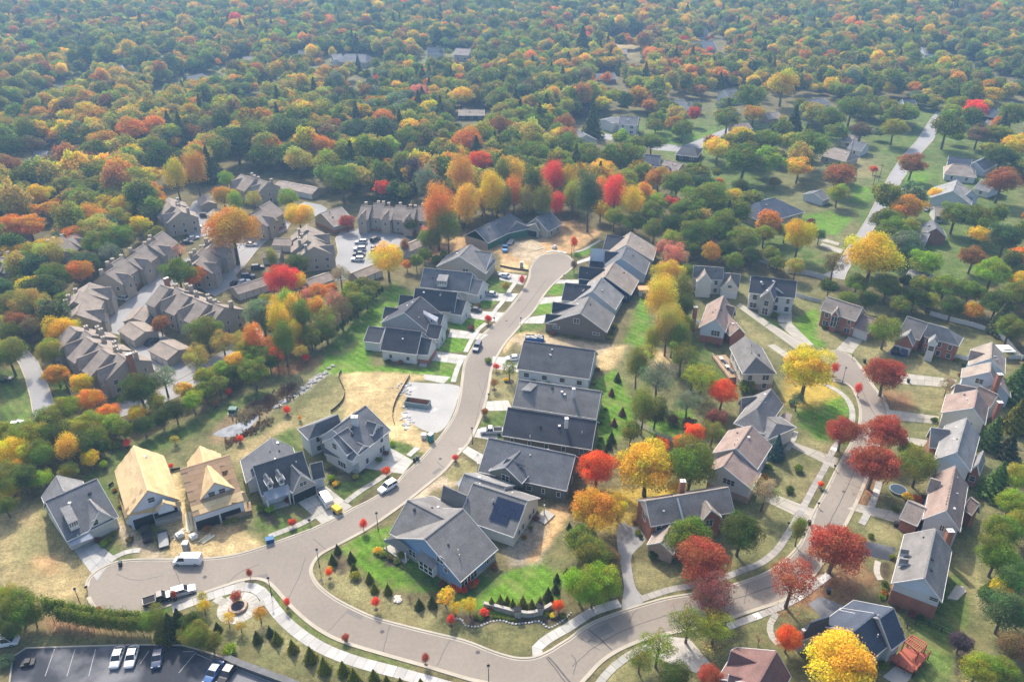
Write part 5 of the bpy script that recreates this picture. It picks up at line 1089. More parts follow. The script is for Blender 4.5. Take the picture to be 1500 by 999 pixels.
far((1350, 70), (1366, 70), 8, 'lgrey', 'lgrey', 'pale roof in the haze, upper right', 8, 4); far((1400, 92), (1414, 92), 8, 'white', 'slate', 'white-sided roof in the right-hand haze', 8, 4); far((1434, 114), (1448, 112), 7, 'grey', 'dkblue', 'dark roof in the haze near the right edge', 8, 4)
far((868, 108), (900, 107), 7, 'brick', 'slate', 'red-brown house behind the orange-topped tree, upper centre', 6, 3.2); far((908, 72), (918, 72), 6, 'pbrick', 'tan', 'small farm-like house at the edge of the pale field', 7, 4)
far((1176, 148), (1206, 143), 6.0, 'lgrey', 'slate', 'long dark roof right of the wide golden tree in the distance', 6, 3.2)
far((1288, 66), (1304, 65), 8, 'lgrey', 'slate', 'faint slate roof in the haze above the fiery orange tree', 8, 4)
far((1236, 196), (1258, 199), 6, 'tan', 'dkbrown', 'low brown-roofed house behind the white-walled slate-roofed one', 5.5, 3)
far((1440, 262), (1462, 268), 6, 'lgrey', 'slate', 'slate roof half under the rusty tree at the far right', 6, 3)
# ============================================================ TREES AND SHRUBS
def leaf_mat(name, instancer=False):
    m = bpy.data.materials.new(name); m.use_nodes = True; n, l = nodes(m); n.clear()
    out = n.new('ShaderNodeOutputMaterial'); df = n.new('ShaderNodeBsdfDiffuse'); tr = n.new('ShaderNodeBsdfTranslucent'); mx = n.new('ShaderNodeMixShader'); mx.inputs[0].default_value = .38
    if instancer: a = n.new('ShaderNodeAttribute'); a.attribute_type = 'INSTANCER'; a.attribute_name = 'tint'; base = a.outputs['Color']
    else: oi = n.new('ShaderNodeObjectInfo'); base = oi.outputs['Color']
    t = n.new('ShaderNodeAttribute'); t.attribute_name = 'tone'; t2 = n.new('ShaderNodeAttribute'); t2.attribute_name = 'hue'
    mr = n.new('ShaderNodeMapRange'); mr.inputs['To Min'].default_value = .85; mr.inputs['To Max'].default_value = 1.95; l.new(t.outputs['Fac'], mr.inputs[0])
    alt = n.new('ShaderNodeVectorMath'); alt.operation = 'MULTIPLY'; l.new(base, alt.inputs[0]); alt.inputs[1].default_value = (.74, 1.28, .85)
    mi = n.new('ShaderNodeMix'); mi.data_type = 'RGBA'; l.new(t2.outputs['Fac'], mi.inputs[0]); l.new(base, mi.inputs[6]); l.new(alt.outputs[0], mi.inputs[7])
    sc = n.new('ShaderNodeVectorMath'); sc.operation = 'SCALE'; l.new(mi.outputs[2], sc.inputs[0]); l.new(mr.outputs[0], sc.inputs['Scale'])
    l.new(sc.outputs[0], df.inputs[0]); l.new(sc.outputs[0], tr.inputs[0]); l.new(df.outputs[0], mx.inputs[1]); l.new(tr.outputs[0], mx.inputs[2]); l.new(mx.outputs[0], out.inputs[0])
    return m
M_leaf = leaf_mat('foliage'); M_leafF = leaf_mat('woodland_foliage', True)
nr = np.random.default_rng(5)
# kind: (centre height, vertical radius, lobes, lobe radius, gap, cone)
KIND = {'round': (1.45, .95, 26, .40, .12), 'broad': (1.25, .72, 30, .36, .22), 'tall': (2.3, 1.75, 36, .42, .15), 'sparse': (1.55, 1.0, 24, .34, .45), 'cone': (1.25, 1.25, 0, 0, 0), 'column': (3.0, 2.7, 30, .6, .05), 'bush': (.62, .62, 16, .42, .1), 'bare': (1.0, .8, 22, .34, .7)}
def crown_points(kind, n, rg):
    zc, rz, nl, lr, gap = KIND[kind]
    if kind == 'cone':
        z = rg.random(n) ** 1.25; a = rg.random(n) * 2 * np.pi; tier = 1 - .22 * ((z * 9) % 1)
        rr = (1 - z) * tier * (.82 + .22 * np.sin(a * 7 + z * 40)) * (.75 + .3 * rg.random(n))
        p = np.stack([np.cos(a) * rr * 1.15, np.sin(a) * rr * 1.15, .12 + z * 2.5], 1); nn = np.stack([np.cos(a), np.sin(a), np.full(n, .7)], 1)
        return p, nn, rg.random(n), np.zeros(n), None
    k = np.arange(nl) + .5; ph = np.arccos(1 - 2 * k / nl); th = np.pi * (1 + 5 ** .5) * k + rg.random() * 6
    c = np.stack([np.cos(th) * np.sin(ph), np.sin(th) * np.sin(ph), np.cos(ph)], 1) * (1 - lr * .85)
    c *= (1 + (rg.random((nl, 1)) - .5) * .42); c[:, 2] = np.where(c[:, 2] < 0, c[:, 2] * .75, c[:, 2])
    c[:, :2] += (rg.random((nl, 2)) - .5) * .16
    keep = rg.random(nl) > gap * .35; c = c[keep]; nl = len(c)
    c = np.vstack([c, c[rg.integers(0, nl, nl // 3)] * .45]); nl = len(c)
    r = lr * (.65 + .6 * rg.random(nl))
    li = rg.choice(nl, n, p=r ** 2 / (r ** 2).sum())
    d = rg.normal(size=(n, 3)); d /= np.linalg.norm(d, axis=1)[:, None]; d[:, 2] = np.where(d[:, 2] < -.3, -d[:, 2], d[:, 2])
    rad = r[li] * (1 - .35 * rg.random(n) ** 2) * (1 + .14 * rg.normal(size=n))
    p = c[li] + d * rad[:, None]
    # thin out leaves buried inside the crown
    inner = (np.linalg.norm(p, axis=1) < .5) & (rg.random(n) < .6)
    p = p[~inner]; d = d[~inner]; li = li[~inner]; n = len(p)
    tone = np.clip(.5 + .18 * rg.normal(size=n) + (rg.random(nl)[li] - .5) * .35, 0, 1); hue = np.clip(rg.random(nl)[li] * 1.3 - .35 + .2 * rg.normal(size=n), 0, 1)
    p[:, 2] = p[:, 2] * rz + zc; c2 = c.copy(); c2[:, 2] = c2[:, 2] * rz + zc
    return p, d, tone, hue, c2
def crown_mesh(name, kind, n, size, m, seed):
    rg = np.random.default_rng(seed); p, d, tone, hue, c = crown_points(kind, n, rg); n = len(p)
    nn = d + rg.normal(size=(n, 3)) * .55; nn[:, 2] += .25; nn /= np.linalg.norm(nn, axis=1)[:, None]
    up = rg.normal(size=(n, 3)); a = np.cross(nn, up); a /= np.linalg.norm(a, axis=1)[:, None]; b = np.cross(nn, a)
    s = size * (.6 + .8 * rg.random(n))[:, None]; a = a * s; b = b * s * .75
    bend = nn * s * .25
    v = np.stack([p - a + bend * 0, p - b * .9 + bend, p + a, p + b * .9 - bend], 1).reshape(-1, 3)
    me = bpy.data.meshes.new(name); me.vertices.add(4 * n); me.vertices.foreach_set('co', v.ravel())
    me.loops.add(4 * n); me.loops.foreach_set('vertex_index', np.arange(4 * n, dtype=np.int32)); me.polygons.add(n); me.polygons.foreach_set('loop_start', np.arange(0, 4 * n, 4, dtype=np.int32))
    me.update(calc_edges=True)
    for nm, arr in (('tone', tone), ('hue', hue)):
        at_ = me.attributes.new(nm, 'FLOAT', 'FACE'); at_.data.foreach_set('value', arr.astype(np.float32))
    me.materials.append(m); return me, c
def trunk_mesh(kind, c, seed):
    zc, rz = KIND[kind][:2]; mb = MB(); rg = random.Random(seed)
    if kind in ('cone', 'column', 'bush'):
        mb.tube((0, 0, -.05), (0, 0, zc), .06, .03)
        if kind == 'bush':
            for k in range(5): t = k * 1.26; mb.tube((0, 0, 0), (.35 * math.cos(t), .35 * math.sin(t), zc), .04, .015, 5)
        return mb.mesh('trunk', M_bark)
    fork = Vector((rg.uniform(-.05, .05), rg.uniform(-.05, .05), max(.35, zc - rz * .75)))
    mb.tube((0, 0, -.05), fork, .085, .06, 7); mb.tube(fork, (fork.x * 1.5, fork.y * 1.5, zc + rz * .5), .055, .012, 6)
    idx = rg.sample(range(len(c)), min(9, len(c)))
    for i in idx:
        e = Vector(c[i]); st = fork.lerp(Vector((0, 0, zc)), rg.random() * .7); mid = st.lerp(e, .55) + Vector((0, 0, .06)); mb.tube(st, mid, .034, .02, 5); mb.tube(mid, e * 1.0, .02, .006, 4)
        for q_ in range(2): mb.tube(mid, e + Vector((rg.uniform(-.25, .25), rg.uniform(-.25, .25), rg.uniform(-.1, .25))), .012, .004, 3)
    return mb.mesh('trunk', M_bark)
NEAR = {}; MID = {}
def variants(kind, near):
    D = NEAR if near else MID
    if kind not in D:
        nv = {'round': 4, 'broad': 3, 'tall': 4, 'sparse': 3, 'cone': 3, 'column': 1, 'bush': 3, 'bare': 2}[kind]; L = []
        for k in range(nv):
            n_, s_ = {'sparse': (7500, .027), 'bare': (2600, .022), 'cone': (5200, .075), 'bush': (2600, .07), 'column': (2600, .1)}.get(kind, (17000, .029))
            if not near: n_, s_ = int(n_ * .5), s_ * 1.4
            me, c = crown_mesh('crown', kind, n_, s_, M_leaf, hash((kind, k)) % 1 + 17 * k + len(kind) + (0 if near else 100)); L.append((me, trunk_mesh(kind, c, k) if c is not None else trunk_mesh(kind, None, k)))
        D[kind] = L
    return D[kind]
TC = {'dgreen':(.080,.090,.024),'green':(.145,.150,.026),'olive':(.175,.160,.032),'ygreen':(.26,.225,.030),'lime':(.24,.27,.030),'yellow':(.60,.345,.040),'gold':(.54,.33,.022),'ochre':(.38,.26,.06),
 'amber':(.48,.22,.03),'orange':(.56,.19,.03),'orangered':(.60,.10,.025),'rust':(.30,.115,.04),'red':(.60,.07,.04),'crimson':(.34,.07,.042),'maroon':(.19,.06,.05),'brown':(.17,.10,.05),'tan':(.32,.22,.13),'bluegreen':(.085,.10,.045),'greygreen':(.16,.17,.10),'spruce':(.07,.12,.11),'purple':(.085,.05,.07),'salmon':(.50,.18,.12),'pine':(.11,.16,.045)}
CN = {'dgreen':'dark green','green':'green','olive':'olive-green','ygreen':'yellow-green','lime':'lime-green','yellow':'bright yellow','gold':'golden','ochre':'ochre','amber':'amber','orange':'orange','orangered':'fiery orange-red','rust':'rusty','red':'bright red','crimson':'crimson','maroon':'maroon','brown':'brown-leaved','tan':'pale tan','bluegreen':'blue-green','greygreen':'grey-green','spruce':'blue','purple':'dark purple','salmon':'salmon-orange','pine':'light green'}
KN = {'round':('maple_tree','rounded'),'broad':('oak_tree','spreading'),'tall':('tall_tree','tall'),'sparse':('thin_tree','thin-crowned'),'cone':('conifer_tree','conical evergreen'),'column':('columnar_evergreen','columnar'),'bush':('shrub','low'),'bare':('bare_shrub','nearly bare')}
LAND = [(110,745,'the slate-blue roofed house'),(215,700,'the all-plywood house'),(312,700,'the brown-sheathed unfinished house'),(410,700,'the twin-dormer grey house'),(500,640,'the tall white house'),(585,500,'the white navy-roofed house'),(620,455,'the metal-dormer house'),(660,420,'the navy-roofed house'),(680,385,'the taupe gabled house'),(722,335,'the green-sheathed house'),(800,328,'the unfinished sage-walled house'),
 (915,370,'the topmost right-row houses'),(870,460,'the brown gable-ended house'),(815,535,'the pale blue house'),(815,615,'the parallel long roofs'),(770,680,'the olive-walled house'),(650,790,'the blue corner house'),(725,740,'the solar-panel house'),(1010,760,'the brick house with red chimney'),(1085,670,'the white-gabled brown-roofed house'),(1120,605,'the grey hip-roofed house'),(1105,530,'the cream hip-ended house'),(1050,470,'the blue-gabled brown-roofed house'),(1045,415,'the cream shuttered house'),(1130,430,'the arched white house'),(1240,465,'the tan-roofed brick house'),(1358,490,'the red-brick house'),(1440,560,'the right-hand row of gables'),(1400,650,'the light grey-roofed brick house'),(1380,740,'the pinkish-brown roofed house'),(1355,830,'the triangular-dormer house'),(1270,930,'the red-deck house'),(1110,975,'the maroon-roofed house'),
 (350,890,'the round planter plaza'),(160,970,'the dark car park'),(765,895,'the curved stone wall'),(215,860,'the lower cul-de-sac'),(345,625,'the pond'),(632,590,'the gravel pad'),(150,530,'the lower-left townhouses'),(120,435,'the left townhouse trio'),(195,375,'the long townhouse row'),(290,440,'the wide townhouse row'),(255,300,'the upper-left townhouses'),(370,265,'the uppermost townhouses'),(455,345,'the car park townhouses'),(580,310,'the brick townhouse row'),(540,380,'the residents car park'),(60,560,'the hillside road'),(430,270,'the dark carport'),(20,355,'the left-edge townhouses'),
 (1285,290,'the distant street'),(1235,225,'the ranch house'),(1130,305,'the large navy roof'),(1400,280,'the pale grey-roofed house'),(1410,235,'the dark blue roof'),(920,180,'the white colonial house'),(960,240,'the blue-black roof'),(1020,215,'the small dark-roofed house'),(1000,150,'the tall grey-roofed house'),(690,165,'the long bungalow'),(850,200,'the far street end'),(1450,160,'the dark blue house'),(1310,150,'the street-top houses'),(1345,400,'the half-hidden white house'),(1070,135,'the distant white house'),(910,60,'the pale field'),(240,85,'the brick hall'),(160,100,'the tan hall'),(520,85,'the wide grey house'),(640,75,'the hazy gabled house'),(290,215,'the gap in the upper wood')]
MULCH = MB().tube((0, 0, -.02), (0, 0, .035), .62, .5, 12).mesh('mulch_ring', mat('mulch', (.055, .04, .034), .95))
CLR = []       # labels are settled after all trees stand
TREES = []     # (world x, y, radius)
def put_tree(px, py, rpx, colour, kind='round', jit=.0, grp=None, place=None, cat=None, ctint=None, name=None, squash=1.0):
    zc = KIND[kind][0]; s = 6.0
    if place is None:
        for _ in range(3): q_ = P(px, py, s * zc * squash); s = rpx * depth(q_) / FPX
        s = max(.35, s); q_ = P(px, py, s * zc * squash)
        if kind == 'tall' : pass
    else: q_, s = place
    near = s * FPX / max(1, depth(q_)) > 17 and q_.y < 330
    V = variants(kind, near); cm, tm = V[rnd.randrange(len(V))]
    nm, form = KN[kind]; nm = name or nm
    root = empty(nm, (q_.x, q_.y, 0), rnd.uniform(0, 6.28)); root.scale = (s, s, s * squash * rnd.uniform(.95, 1.08))
    b = TC[colour] if ctint is None else ctint; k = rnd.uniform(.88, 1.12)
    inst('trunk' if kind not in ('bush', 'bare') else 'stems', tm, root)
    inst('crown' if kind not in ('bush', 'bare') else 'foliage', cm, root, color=(b[0] * k, b[1] * k * rnd.uniform(.93, 1.07), b[2] * k))
    root['category'] = cat or ('shrub' if kind in ('bush', 'bare') else 'evergreen' if kind in ('cone', 'column') else 'tree')
    if grp: root['group'] = grp
    if s < 3.0 and q_.y < 190 and (name == 'young_tree' or (kind == 'cone' and px < 860)): inst('mulch_ring', MULCH, root)
    TREES.append((q_.x, q_.y, s)); u, v_ = proj(Vector((q_.x, q_.y, s * zc)))
    CLR.append([root, s, CN[colour], form, u, v_, kind]); return root
T_ = {'r':'round','b':'broad','t':'tall','s':'sparse','c':'cone','k':'column','u':'bush','x':'bare'}
def bulk(txt, grp=None, name=None):
    for e in txt.split():
        a = e.split(','); put_tree(float(a[0]), float(a[1]), float(a[2]), a[3], T_[a[4]] if len(a) > 4 else 'round', grp=grp, name=name)
GS = 'young red street trees'
bulk('''765,410,5,red,t 715,467,6,red,r 841,356,6,orangered,t 841,389,5,brown,t 727,537,5,red,r 667,670,5,red,r 566,690,7,orangered,r 428,765,6,red,r 532,768,6,red,t 365,839,5,crimson,t 420,883,5,red,t 346,874,9,crimson,r 506,933,6,crimson,r 482,839,5,orangered,t 550,883,6,red,t 660,907,6,red,t 623,965,6,crimson,t 254,871,5,crimson,t 144,893,6,crimson,r 185,648,6,red,r 152,680,6,lime,r 256,644,7,ochre,s 250,682,4,red,r 448,524,6,red,r 420,600,6,red,r 351,642,6,red,r 439,612,4,orange,s 368,540,5,red,r 335,574,5,red,r 316,590,5,rust,r 1223,540,6,red,t 1258,570,6,red,t 741,420,6,ochre,r 710,603,6,rust,r 724,562,7,rust,s 746,542,13,olive,s 741,556,4,yellow,u 1203,709,5,orangered,r 484,832,4,yellow,u''', None, 'young_tree')
bulk('''1297,550,29,crimson,b 1235,632,25,crimson,r 1297,634,30,crimson,b 1281,681,36,crimson,b 1224,800,42,crimson,b 1160,850,36,crimson,s 1030,824,37,crimson,r 1044,875,34,maroon,s 1230,970,50,yellow,b 1155,936,20,orangered,r 1009,912,28,olive,s 1048,916,27,ygreen,s 964,948,28,olive,s 938,965,20,olive,s 990,990,22,dgreen,r 1040,990,18,crimson,r
 1008,787,31,green,r 1085,782,30,dgreen,r 1170,778,13,green,t 1138,655,15,spruce,c 1012,684,36,green,r 948,684,44,yellow,b 870,746,36,amber,b 874,686,30,orangered,b 864,812,26,olive,r 905,740,18,gold,s 990,720,18,gold,s 850,790,22,green,r 888,815,20,brown,r 850,856,27,lime,r 884,852,27,lime,r 868,866,24,lime,r
 1018,636,16,orangered,r 996,648,12,orange,r 968,652,13,orangered,r 1058,577,21,orangered,r 1050,612,16,maroon,r 1044,632,18,olive,s 1094,566,14,green,u 1028,556,26,ygreen,s 1008,590,22,greygreen,s 1182,543,40,yellow,b 1168,587,12,greygreen,s 1298,484,22,olive,r 1388,565,12,tan,s 1346,684,26,olive,r 1120,722,22,tan,s 1330,660,14,ygreen,r
 1455,634,20,pine,c 1480,652,17,bluegreen,c 1462,702,24,pine,c 1482,735,20,lime,r 1466,780,26,green,r 1490,560,24,pine,c 1460,815,28,green,r 1484,845,26,pine,r 1472,896,32,bluegreen,r 1468,862,16,yellow,r 1446,862,10,dgreen,c 1488,950,24,brown,r 1434,978,24,ygreen,r 1408,940,17,purple,r 1494,770,22,ygreen,r 1492,700,22,ygreen,r 1470,985,24,green,r 1496,900,20,green,r 1490,610,20,green,c
 988,378,20,salmon,s 980,402,22,yellow,r 968,440,23,yellow,t 978,482,20,ochre,t 996,450,22,dgreen,r 934,536,18,olive,t 946,520,18,ygreen,s 964,556,28,greygreen,s 942,600,20,olive,t 924,633,16,olive,r 960,606,20,dgreen,r 1000,520,24,olive,s 1016,548,20,green,s 985,500,18,green,s 1005,400,16,green,r
 905,552,6,dgreen,c 896,574,5,maroon,c 912,602,6,brown,c 900,618,5,maroon,c 896,640,7,bluegreen,c 892,650,6,dgreen,c 888,662,6,dgreen,c''')
bulk('''298,887,11,gold,s 334,907,10,gold,s 352,916,9,ochre,s 380,899,12,amber,s 296,874,9,ochre,s 652,873,14,yellow,s 688,888,13,yellow,s 667,890,11,yellow,s 318,917,7,dgreen,c 376,932,8,dgreen,c 405,932,9,green,c 428,946,9,green,c 454,957,11,green,c 474,973,11,green,c 502,977,10,green,c 518,990,11,green,c 547,988,9,green,c 566,996,8,green,c 586,998,7,green,c 616,999,6,green,c 395,924,7,bluegreen,c
 262,908,19,dgreen,c 290,930,19,olive,r 310,940,16,olive,r 336,951,12,lime,u 226,910,20,green,r 249,916,19,dgreen,c 282,914,18,dgreen,r 272,930,14,olive,r 236,924,14,olive,c 72,893,9,green,k 26,889,27,green,r 6,879,20,ygreen,r 48,902,16,green,r 14,920,20,dgreen,r 10,968,12,greygreen,u
 487,819,7,dgreen,c 494,803,6,dgreen,c 514,815,7,dgreen,c 518,831,6,green,c 520,843,8,ygreen,u 541,845,7,green,c 548,860,7,green,c 568,862,7,green,c 614,883,8,dgreen,c 633,880,8,dgreen,c 600,876,6,purple,x 720,882,8,green,c 733,880,8,green,c 743,880,7,green,c 751,886,9,green,c 766,882,9,green,c 779,886,8,green,c 791,884,9,green,c 803,870,9,dgreen,c 816,846,6,dgreen,c 814,860,7,bluegreen,c 818,887,9,orangered,r 810,901,5,yellow,u 800,900,5,green,u 826,902,5,olive,u 710,897,8,red,u 696,902,5,olive,u 704,905,5,green,u
 666,858,6,red,u 673,862,6,red,u 690,856,6,red,u 697,852,6,red,u 680,864,6,red,u 958,812,9,dgreen,u 1157,717,7,dgreen,u 1170,686,8,green,u 1120,700,9,amber,u 1112,937,11,tan,x 1297,856,7,dgreen,u 1296,866,6,green,u 1293,874,5,lime,u 1276,785,5,green,u 1312,746,6,green,u 1368,615,5,dgreen,u 1160,590,6,dgreen,u 1010,620,12,brown,u 985,615,10,brown,u 1345,730,7,orangered,u 1330,727,8,gold,u 1240,478,7,maroon,u 1228,476,8,maroon,u 1268,485,5,dgreen,u 1135,462,6,green,u 395,745,7,lime,u 382,744,8,green,u 486,700,7,lime,u 492,708,6,yellow,u 521,698,5,ochre,u 553,806,7,yellow,u 562,812,6,olive,u 572,817,5,brown,u 582,822,5,olive,u 152,796,6,lime,u 160,790,5,olive,u 190,790,7,brown,u 715,528,6,green,u 640,505,5,brown,u 700,448,5,brown,u 690,480,6,maroon,u 650,478,5,dgreen,u 575,650,5,lime,u 700,700,5,brown,u 830,838,6,dgreen,c 834,770,5,dgreen,c 834,785,5,dgreen,c ''')
bulk('''12,520,25,olive,r 74,514,20,ygreen,r 70,458,18,orange,r 120,562,17,gold,r 130,588,19,orange,r 148,608,12,orange,r 96,602,22,ygreen,r 70,618,24,olive,r 128,620,20,ygreen,r 164,620,16,lime,r 40,642,28,ygreen,r 20,664,26,gold,r 100,658,16,yellow,t 80,642,24,dgreen,r 60,668,22,green,r 120,652,20,dgreen,r 142,642,17,green,r 180,630,16,green,r 210,622,16,dgreen,r 236,612,14,dgreen,r 256,602,16,dgreen,r 282,588,16,lime,r 240,556,20,greygreen,s 287,528,20,ochre,s 300,484,25,olive,r 326,502,20,ochre,s 292,512,14,ochre,s 234,474,13,rust,r 88,486,24,gold,r 192,556,10,spruce,c 10,700,24,olive,r 36,700,20,dgreen,r 8,740,16,green,r 170,650,10,olive,u 150,655,12,dgreen,r 300,572,16,green,r 320,562,15,olive,r 340,548,14,dgreen,r
 414,411,24,red,r 431,412,17,gold,r 468,430,15,orange,s 451,430,12,salmon,s 485,423,10,orange,r 384,462,24,greygreen,r 407,450,13,yellow,t 422,450,15,lime,t 431,488,13,gold,t 416,500,19,green,t 396,505,12,orange,s 443,466,18,green,t 437,502,11,orange,s 476,474,19,olive,s 499,456,20,brown,s 522,444,17,olive,r 537,434,15,green,r 499,404,15,tan,s 376,522,18,green,r 360,530,14,olive,r 395,530,14,dgreen,r 455,495,16,olive,r 480,460,14,ochre,s 510,436,14,green,r 530,418,14,olive,r 400,480,16,green,s 350,500,14,ochre,s
 568,380,25,yellow,r 596,388,8,orange,r 593,360,7,rust,t 622,374,12,green,r 610,384,11,green,r 630,352,18,olive,r 641,316,24,orange,t 626,342,12,salmon,s 656,336,18,olive,t 508,324,12,crimson,r 602,330,11,dgreen,r 438,316,21,gold,r 422,292,15,lime,r 436,390,18,dgreen,r 398,380,10,ygreen,t 340,338,37,amber,r 344,296,11,lime,t 328,288,17,amber,r 332,264,12,lime,r 372,294,14,ochre,s 260,400,24,green,r 284,404,17,orange,r 262,370,14,salmon,x 640,380,8,olive,u 650,372,7,green,u
 15,332,24,orange,b 42,330,24,orange,b 62,422,28,dgreen,b 100,378,14,lime,r 78,376,10,yellow,r 117,398,19,orange,r 80,402,25,green,b 28,414,16,olive,b 142,338,26,ochre,b 175,352,25,green,b 205,330,16,gold,r 163,372,17,greygreen,s 13,446,24,olive,b 25,472,18,rust,r 45,440,18,dgreen,r 95,440,16,green,r 230,345,14,olive,r 45,480,16,brown,s 16,488,16,green,r''')
bulk('''40,262,16,rust,b 55,288,20,gold,b 12,245,19,rust,b 10,215,22,dgreen,b 45,215,18,brown,b 120,290,22,olive,b 150,208,22,amber,b 192,192,22,orange,b 222,216,20,olive,b 180,242,24,ochre,b 240,236,25,dgreen,b 258,262,17,gold,t 286,252,17,amber,t 196,264,24,ygreen,b 345,206,28,dgreen,b 380,200,25,green,b 420,192,28,dgreen,b 472,216,18,orange,r 482,242,22,ygreen,b 436,236,22,ochre,b 500,262,28,green,b 486,190,17,rust,b 520,190,24,bluegreen,b 560,196,24,bluegreen,b 600,206,22,green,b 555,252,18,olive,b 516,256,22,ochre,b 605,256,14,purple,t 626,272,17,greygreen,t 590,240,20,olive,b
 687,207,22,orange,b 620,226,18,dgreen,b 700,237,21,orangered,b 677,265,20,amber,t 683,304,20,yellow,t 720,290,20,gold,t 755,260,17,yellow,t 752,288,16,orange,t 735,262,18,green,t 780,226,26,green,b 812,262,18,red,t 815,300,12,red,t 832,266,16,gold,t 863,293,22,bluegreen,t 880,280,12,orange,t 900,284,19,red,t 925,302,16,gold,t 885,250,19,yellow,b 965,262,20,amber,b 860,230,24,green,b 830,215,22,green,b 920,230,24,green,b 780,280,18,dgreen,t 795,300,16,olive,t 960,300,18,ygreen,b 990,270,24,olive,b
 612,137,15,salmon,b 675,140,18,yellow,b 733,188,18,rust,b 782,186,21,green,b 828,184,17,rust,b 868,180,17,dgreen,c 762,168,14,dgreen,c 853,66,18,dgreen,c 888,116,10,orange,b 780,100,12,dgreen,c 800,160,16,dgreen,c 730,145,20,olive,b
 1147,126,24,gold,b 1164,176,16,dgreen,c 1098,144,24,green,b 1105,166,16,amber,b 1065,176,20,olive,b 1247,158,22,green,b 1216,176,20,green,b 1262,192,16,brown,b 1310,190,19,ygreen,b 1322,164,11,orangered,b 1387,188,25,green,b 1430,162,17,red,b 1433,198,17,brown,b 1402,155,16,ygreen,b 1450,140,17,gold,b 1482,170,22,green,b 1337,240,21,rust,b 1280,248,6,orangered,r 1230,258,23,rust,b 1228,284,17,ygreen,b 1170,246,19,yellow,b 1090,232,30,green,b 1052,217,20,yellow,b 1085,203,20,gold,b 1122,205,24,green,b 1190,215,26,green,b 1040,290,34,green,b 1075,288,14,gold,b 1135,267,9,brown,r 1467,267,26,rust,b 1467,230,20,dgreen,b 1492,215,22,gold,b 1371,283,10,yellow,r 1330,305,24,amber,b 1298,322,22,green,b 1400,315,24,olive,b 1432,320,25,green,b 1171,348,24,gold,r 1188,326,7,maroon,r 1277,376,38,gold,r 1222,388,18,brown,s 1322,360,26,greygreen,b 1356,384,25,lime,b 1425,378,20,rust,b 1454,398,26,lime,b 1472,350,26,bluegreen,b 1438,344,17,gold,b 1310,338,22,green,b
 1060,330,26,green,b 1020,340,26,green,b 1090,350,24,olive,b 1120,345,16,ygreen,b 985,330,22,dgreen,b 1060,365,18,dgreen,b 1100,376,16,dgreen,b 1140,385,14,green,b 1200,345,10,pine,r 955,210,18,green,b 1000,190,16,green,b 960,185,14,olive,b 1385,420,24,olive,b 1420,430,22,green,b 1460,445,24,dgreen,b 1490,430,22,olive,b 1480,480,22,green,b 1300,420,20,olive,b 1340,435,20,dgreen,b 1255,415,18,green,b 1215,420,14,dgreen,b 1270,440,14,dgreen,r 1395,450,18,dgreen,r''')
bulk('''392,445,18,ygreen,b 410,470,18,gold,t 430,455,16,yellow,t 446,488,18,ochre,b 462,450,16,amber,r 478,490,14,olive,b 490,440,15,salmon,s 360,512,18,ygreen,b 345,530,16,yellow,r 325,540,15,lime,r 372,500,15,orange,t 404,520,14,orangered,s 440,515,12,ochre,s 300,552,16,ygreen,r 270,572,14,yellow,r 228,590,15,ygreen,r 200,606,14,gold,r 160,604,16,orange,r 110,630,20,ygreen,r 52,646,20,gold,r 84,622,16,yellow,r 30,680,20,yellow,r 60,700,16,lime,r 100,690,15,olive,r 130,670,14,gold,r 2,632,18,ygreen,r 150,628,12,yellow,r 14,715,16,gold,r 515,425,14,ygreen,r 545,420,12,olive,r 658,276,18,green,b 700,268,17,olive,b 706,300,12,amber,t 738,298,15,olive,t 772,296,14,ochre,t 792,258,16,green,b 840,290,14,ygreen,t 850,262,18,olive,b 915,262,18,ygreen,b 942,288,12,orange,t 900,318,16,ygreen,r 928,326,18,green,b 958,338,16,olive,r 985,352,16,ygreen,r 1012,362,16,green,b 1036,336,20,olive,b 1072,348,18,ygreen,b 880,306,14,gold,r 955,308,18,green,b 1002,308,22,green,b 1042,372,15,amber,r 1075,382,14,green,r 974,362,14,salmon,r 1000,430,16,olive,t 986,466,16,gold,t 996,500,16,olive,t 956,500,13,ygreen,t 1002,476,16,green,r 1130,372,14,olive,r 1166,392,14,ochre,r 1240,440,14,green,r 1320,445,16,olive,b 1360,440,16,ygreen,b 1425,455,16,amber,b 1100,352,16,green,b 1150,340,14,ygreen,b''')
GA = 'clipped columnar evergreens of the long hedge'
for k in range(22):
    t = k / 21; put_tree(462 + 98 * t, 505 - 76 * t + math.sin(t * 5) * 3, 3.0, 'dgreen', 'column', grp='dark narrow evergreens edging the bright green bank')
for k in range(30):
    t = (k % 15) / 14; b2 = k // 15; put_tree(84 + 128 * t + b2 * 4, 892 + 14 * math.sin(t * 1.7) + 2 * t + 11 * b2, 7.0, 'olive' if k % 3 else 'green', 'column', grp='evergreen hedge between the cul-de-sac and car park')
for k in range(10): put_tree(722 + 4.0 * k, 903 + .55 * k, 2.1, 'green', 'bush', grp='clipped round shrubs below the curved stone wall')

# foundation planting
HS = [h_ for h_ in HOUSES if h_.o.y < 235 and h_.root.get('category') == 'house']
for h_ in HS:
    w_ = h_.w[0]
    for sd_ in ('F', 'G')[: 1 if h_.o.x < -20 else 2]:
        p_, t_, n_, L_ = h_.face(w_, sd_)
        for u_ in (.18, .5, .82):
            if rnd.random() < .72: q_ = p_ + t_ * (L_ * (u_ + rnd.uniform(-.08, .08))) + n_ * rnd.uniform(.9, 1.4); put_tree(0, 0, 0, rnd.choice(('dgreen', 'green', 'olive', 'ygreen', 'rust', 'maroon', 'green')), 'bush', place=(Vector((q_.x, q_.y, 0)), rnd.uniform(.5, .95)))
